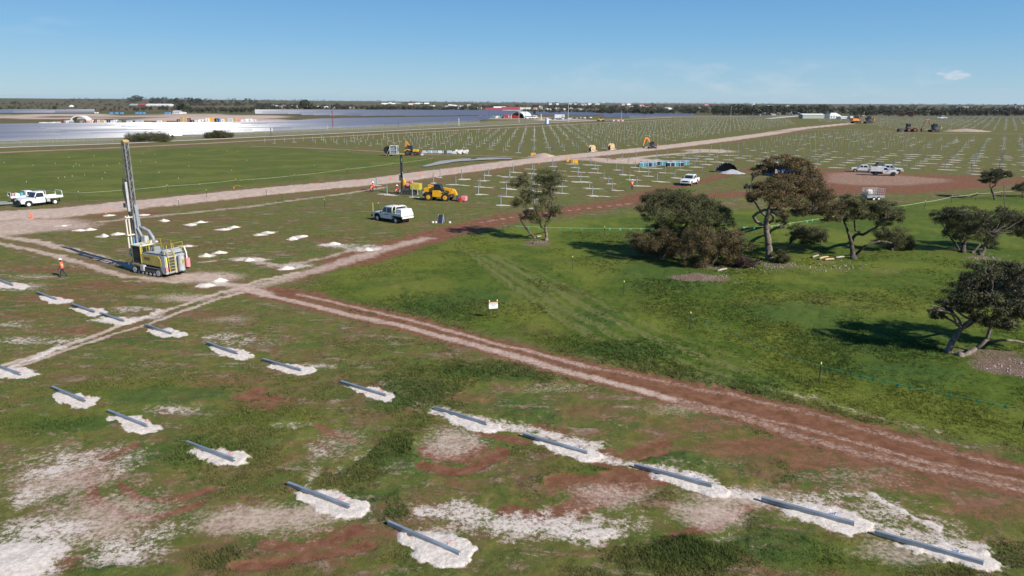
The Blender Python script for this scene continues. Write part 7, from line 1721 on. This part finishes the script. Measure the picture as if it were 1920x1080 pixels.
# yellow grader by the barriers
g_ = G(1127, 227.6); root = thing('road_roller', 'yellow road machine at the left of the red and white barriers', 'machine', (g_.x, g_.y, 0), 0.1, None, 1.5)
for x in (-1.5, 1.3):
    for s in (-1, 1): wheel(root, x, s*0.9, 0.6, 0.4, 'dgrey')
MB().prism([(-2.1, 0.8), (2.0, 0.8), (2.0, 1.4), (0.4, 1.5), (-2.1, 1.6)], 1.3).build('body', M['railyel'], root, bevel=0.06); MB().box((-0.2, 0, 2.0), (1.2, 1.2, 1.0)).build('cab', M['glass'], root, bevel=0.04); MB().box((-0.2, 0, 2.55), (1.3, 1.3, 0.1)).build('cab_roof', M['railyel'], root)
# parked cars
def car(px, py, m, label, rz, sc=1.15):
    g_ = G(px, py); root = thing('parked_car', label, 'car', (g_.x, g_.y, 0), rz, 'cars parked by the site office', sc)
    MB().prism([(-2.2, 0.35), (2.2, 0.35), (2.25, 0.75), (1.2, 0.98), (-2.1, 1.0), (-2.25, 0.7)], 1.8).build('body', M[m], root, bevel=0.05)
    MB().prism([(-1.8, 0.97), (1.15, 0.96), (0.5, 1.5), (-1.5, 1.52)], 1.6, wtop=1.35, zsplit=0.95).build('cabin_glass', M['glass'], root); MB().box((-0.5, 0, 1.53), (1.9, 1.32, 0.05)).build('roof', M[m], root)
    for x in (-1.4, 1.4):
        for s in (-1, 1): MB().cyl((x, s*0.75, 0.33), (x, s*0.93, 0.33), 0.33, 0.33, 10).build('wheel', M['rubber'], root)
cg = random.Random(9); cols = ['white', 'white', 'navy', 'lgrey', 'dgrey', 'white', 'blue', 'white', 'navy', 'dgrey', 'white']
for i in range(22):
    px = 1028 + i*3.75; m = cols[i % len(cols)]; car(px, 225.8 - i*0.20 + cg.uniform(-.3, .3), m, '%s car in the line by the site office, %s from the left' % (NAMES[m], ords[i]), R(75 + cg.uniform(-20, 20)))
for i, px in enumerate((990, 997, 1002)): car(px, 222.4, 'white', '%s white vehicle between the arched shelter and the site office' % ('leftmost', 'middle', 'rightmost')[i], R(10), 1.6)
# scattered town houses
tg = random.Random(12)
def town(x0, x1, y0, y1, n, lab):
    for i in range(n):
        px, py = tg.uniform(x0, x1), tg.uniform(y0, y1); k = tg.choice(('roofw', 'lgrey', 'cream', 'roofw', 'pink'))
        house('town_house', lab, 'house', px, py, tg.uniform(4, 9), tg.uniform(2.6, 3.6), tg.choice(('cream', 'white')), k, 14, 0.5, tg.uniform(-.4, .4), 'houses seen as specks: ' + lab.split(' among')[0][:20])
town(480, 560, 196.5, 202, 6, 'pale distant house among the trees left of the tall dark tree'); town(590, 660, 201, 204, 7, 'pale distant house among the trees right of the tall dark tree'); town(718, 800, 195.4, 197.4, 14, 'white distant house among the trees on the centre horizon')
town(800, 900, 199, 205, 16, 'white distant house among the trees left of the red roofs'); town(1000, 1100, 202, 207, 10, 'white distant house among the trees behind the parked cars'); town(1000, 1180, 196.4, 198.6, 12, 'white distant house on the hazy rise behind the parked cars'); town(1180, 1340, 199, 204, 6, 'pale distant house among the scrub left of the water tower')
town(1360, 1520, 213, 217, 9, 'pale distant house among the dark trees left of the green shed'); town(1390, 1500, 200, 204, 5, 'pale distant house just under the water tower'); town(1590, 1920, 202, 213, 10, 'pale distant house among the dark trees on the right')
# water tower and mast
g_ = G(1412, 200.5); k = g_.y/F; root = thing('water_tower', 'white water tower rising above the trees right of centre', 'tower', (g_.x, g_.y, 0)); MB().cyl((0, 0, 0), (0, 0, 6*k), 2.2*k, 2.0*k, 16).build('tank', M['white'], root); MB().cyl((0, 0, 6*k), (0, 0, 9*k), 0.7*k, 0.25*k, 10).build('spire', M['white'], root); MB().box((-2*k, 0, 2*k), (2.4*k, 3*k, 4*k)).build('annex', M['white'], root)
g_ = G(1903, 203); k = g_.y/F; root = thing('lookout_tower', 'slim pinkish tower above the trees at the far right', 'tower', (g_.x, g_.y, 0)); MB().cyl((0, 0, 0), (0, 0, 6*k), 1.0*k, 1.0*k, 10).build('shaft', M['pink'], root); MB().cyl((0, 0, 6*k), (0, 0, 8*k), 2.2*k, 1.6*k, 12).build('head', M['dgrey'], root)
for ob in bpy.data.objects:
    g_ = ob.get('group')
    if g_ and str(g_).startswith('houses seen as specks: '): ob['group'] = ob['label'].replace('house', 'houses')
# ------------------------------------------------------------------ the air: one even box of thin haze round everything
def haze():
    mb = MB().box((0, 0, 59), (44000, 44000, 122)); m = bpy.data.materials.new('haze_air'); m.use_nodes = True; t = m.node_tree
    for n_ in list(t.nodes):
        if n_.type == 'BSDF_PRINCIPLED': t.nodes.remove(n_)
    v = t.nodes.new('ShaderNodeVolumePrincipled'); v.inputs['Color'].default_value = (0.72, 0.84, 0.98, 1); v.inputs['Density'].default_value = 0.00002; v.inputs['Anisotropy'].default_value = 0.2
    t.links.new(v.outputs[0], t.nodes['Material Output'].inputs['Volume'])
    tag(mb.build('haze', m), kind='stuff')
haze()
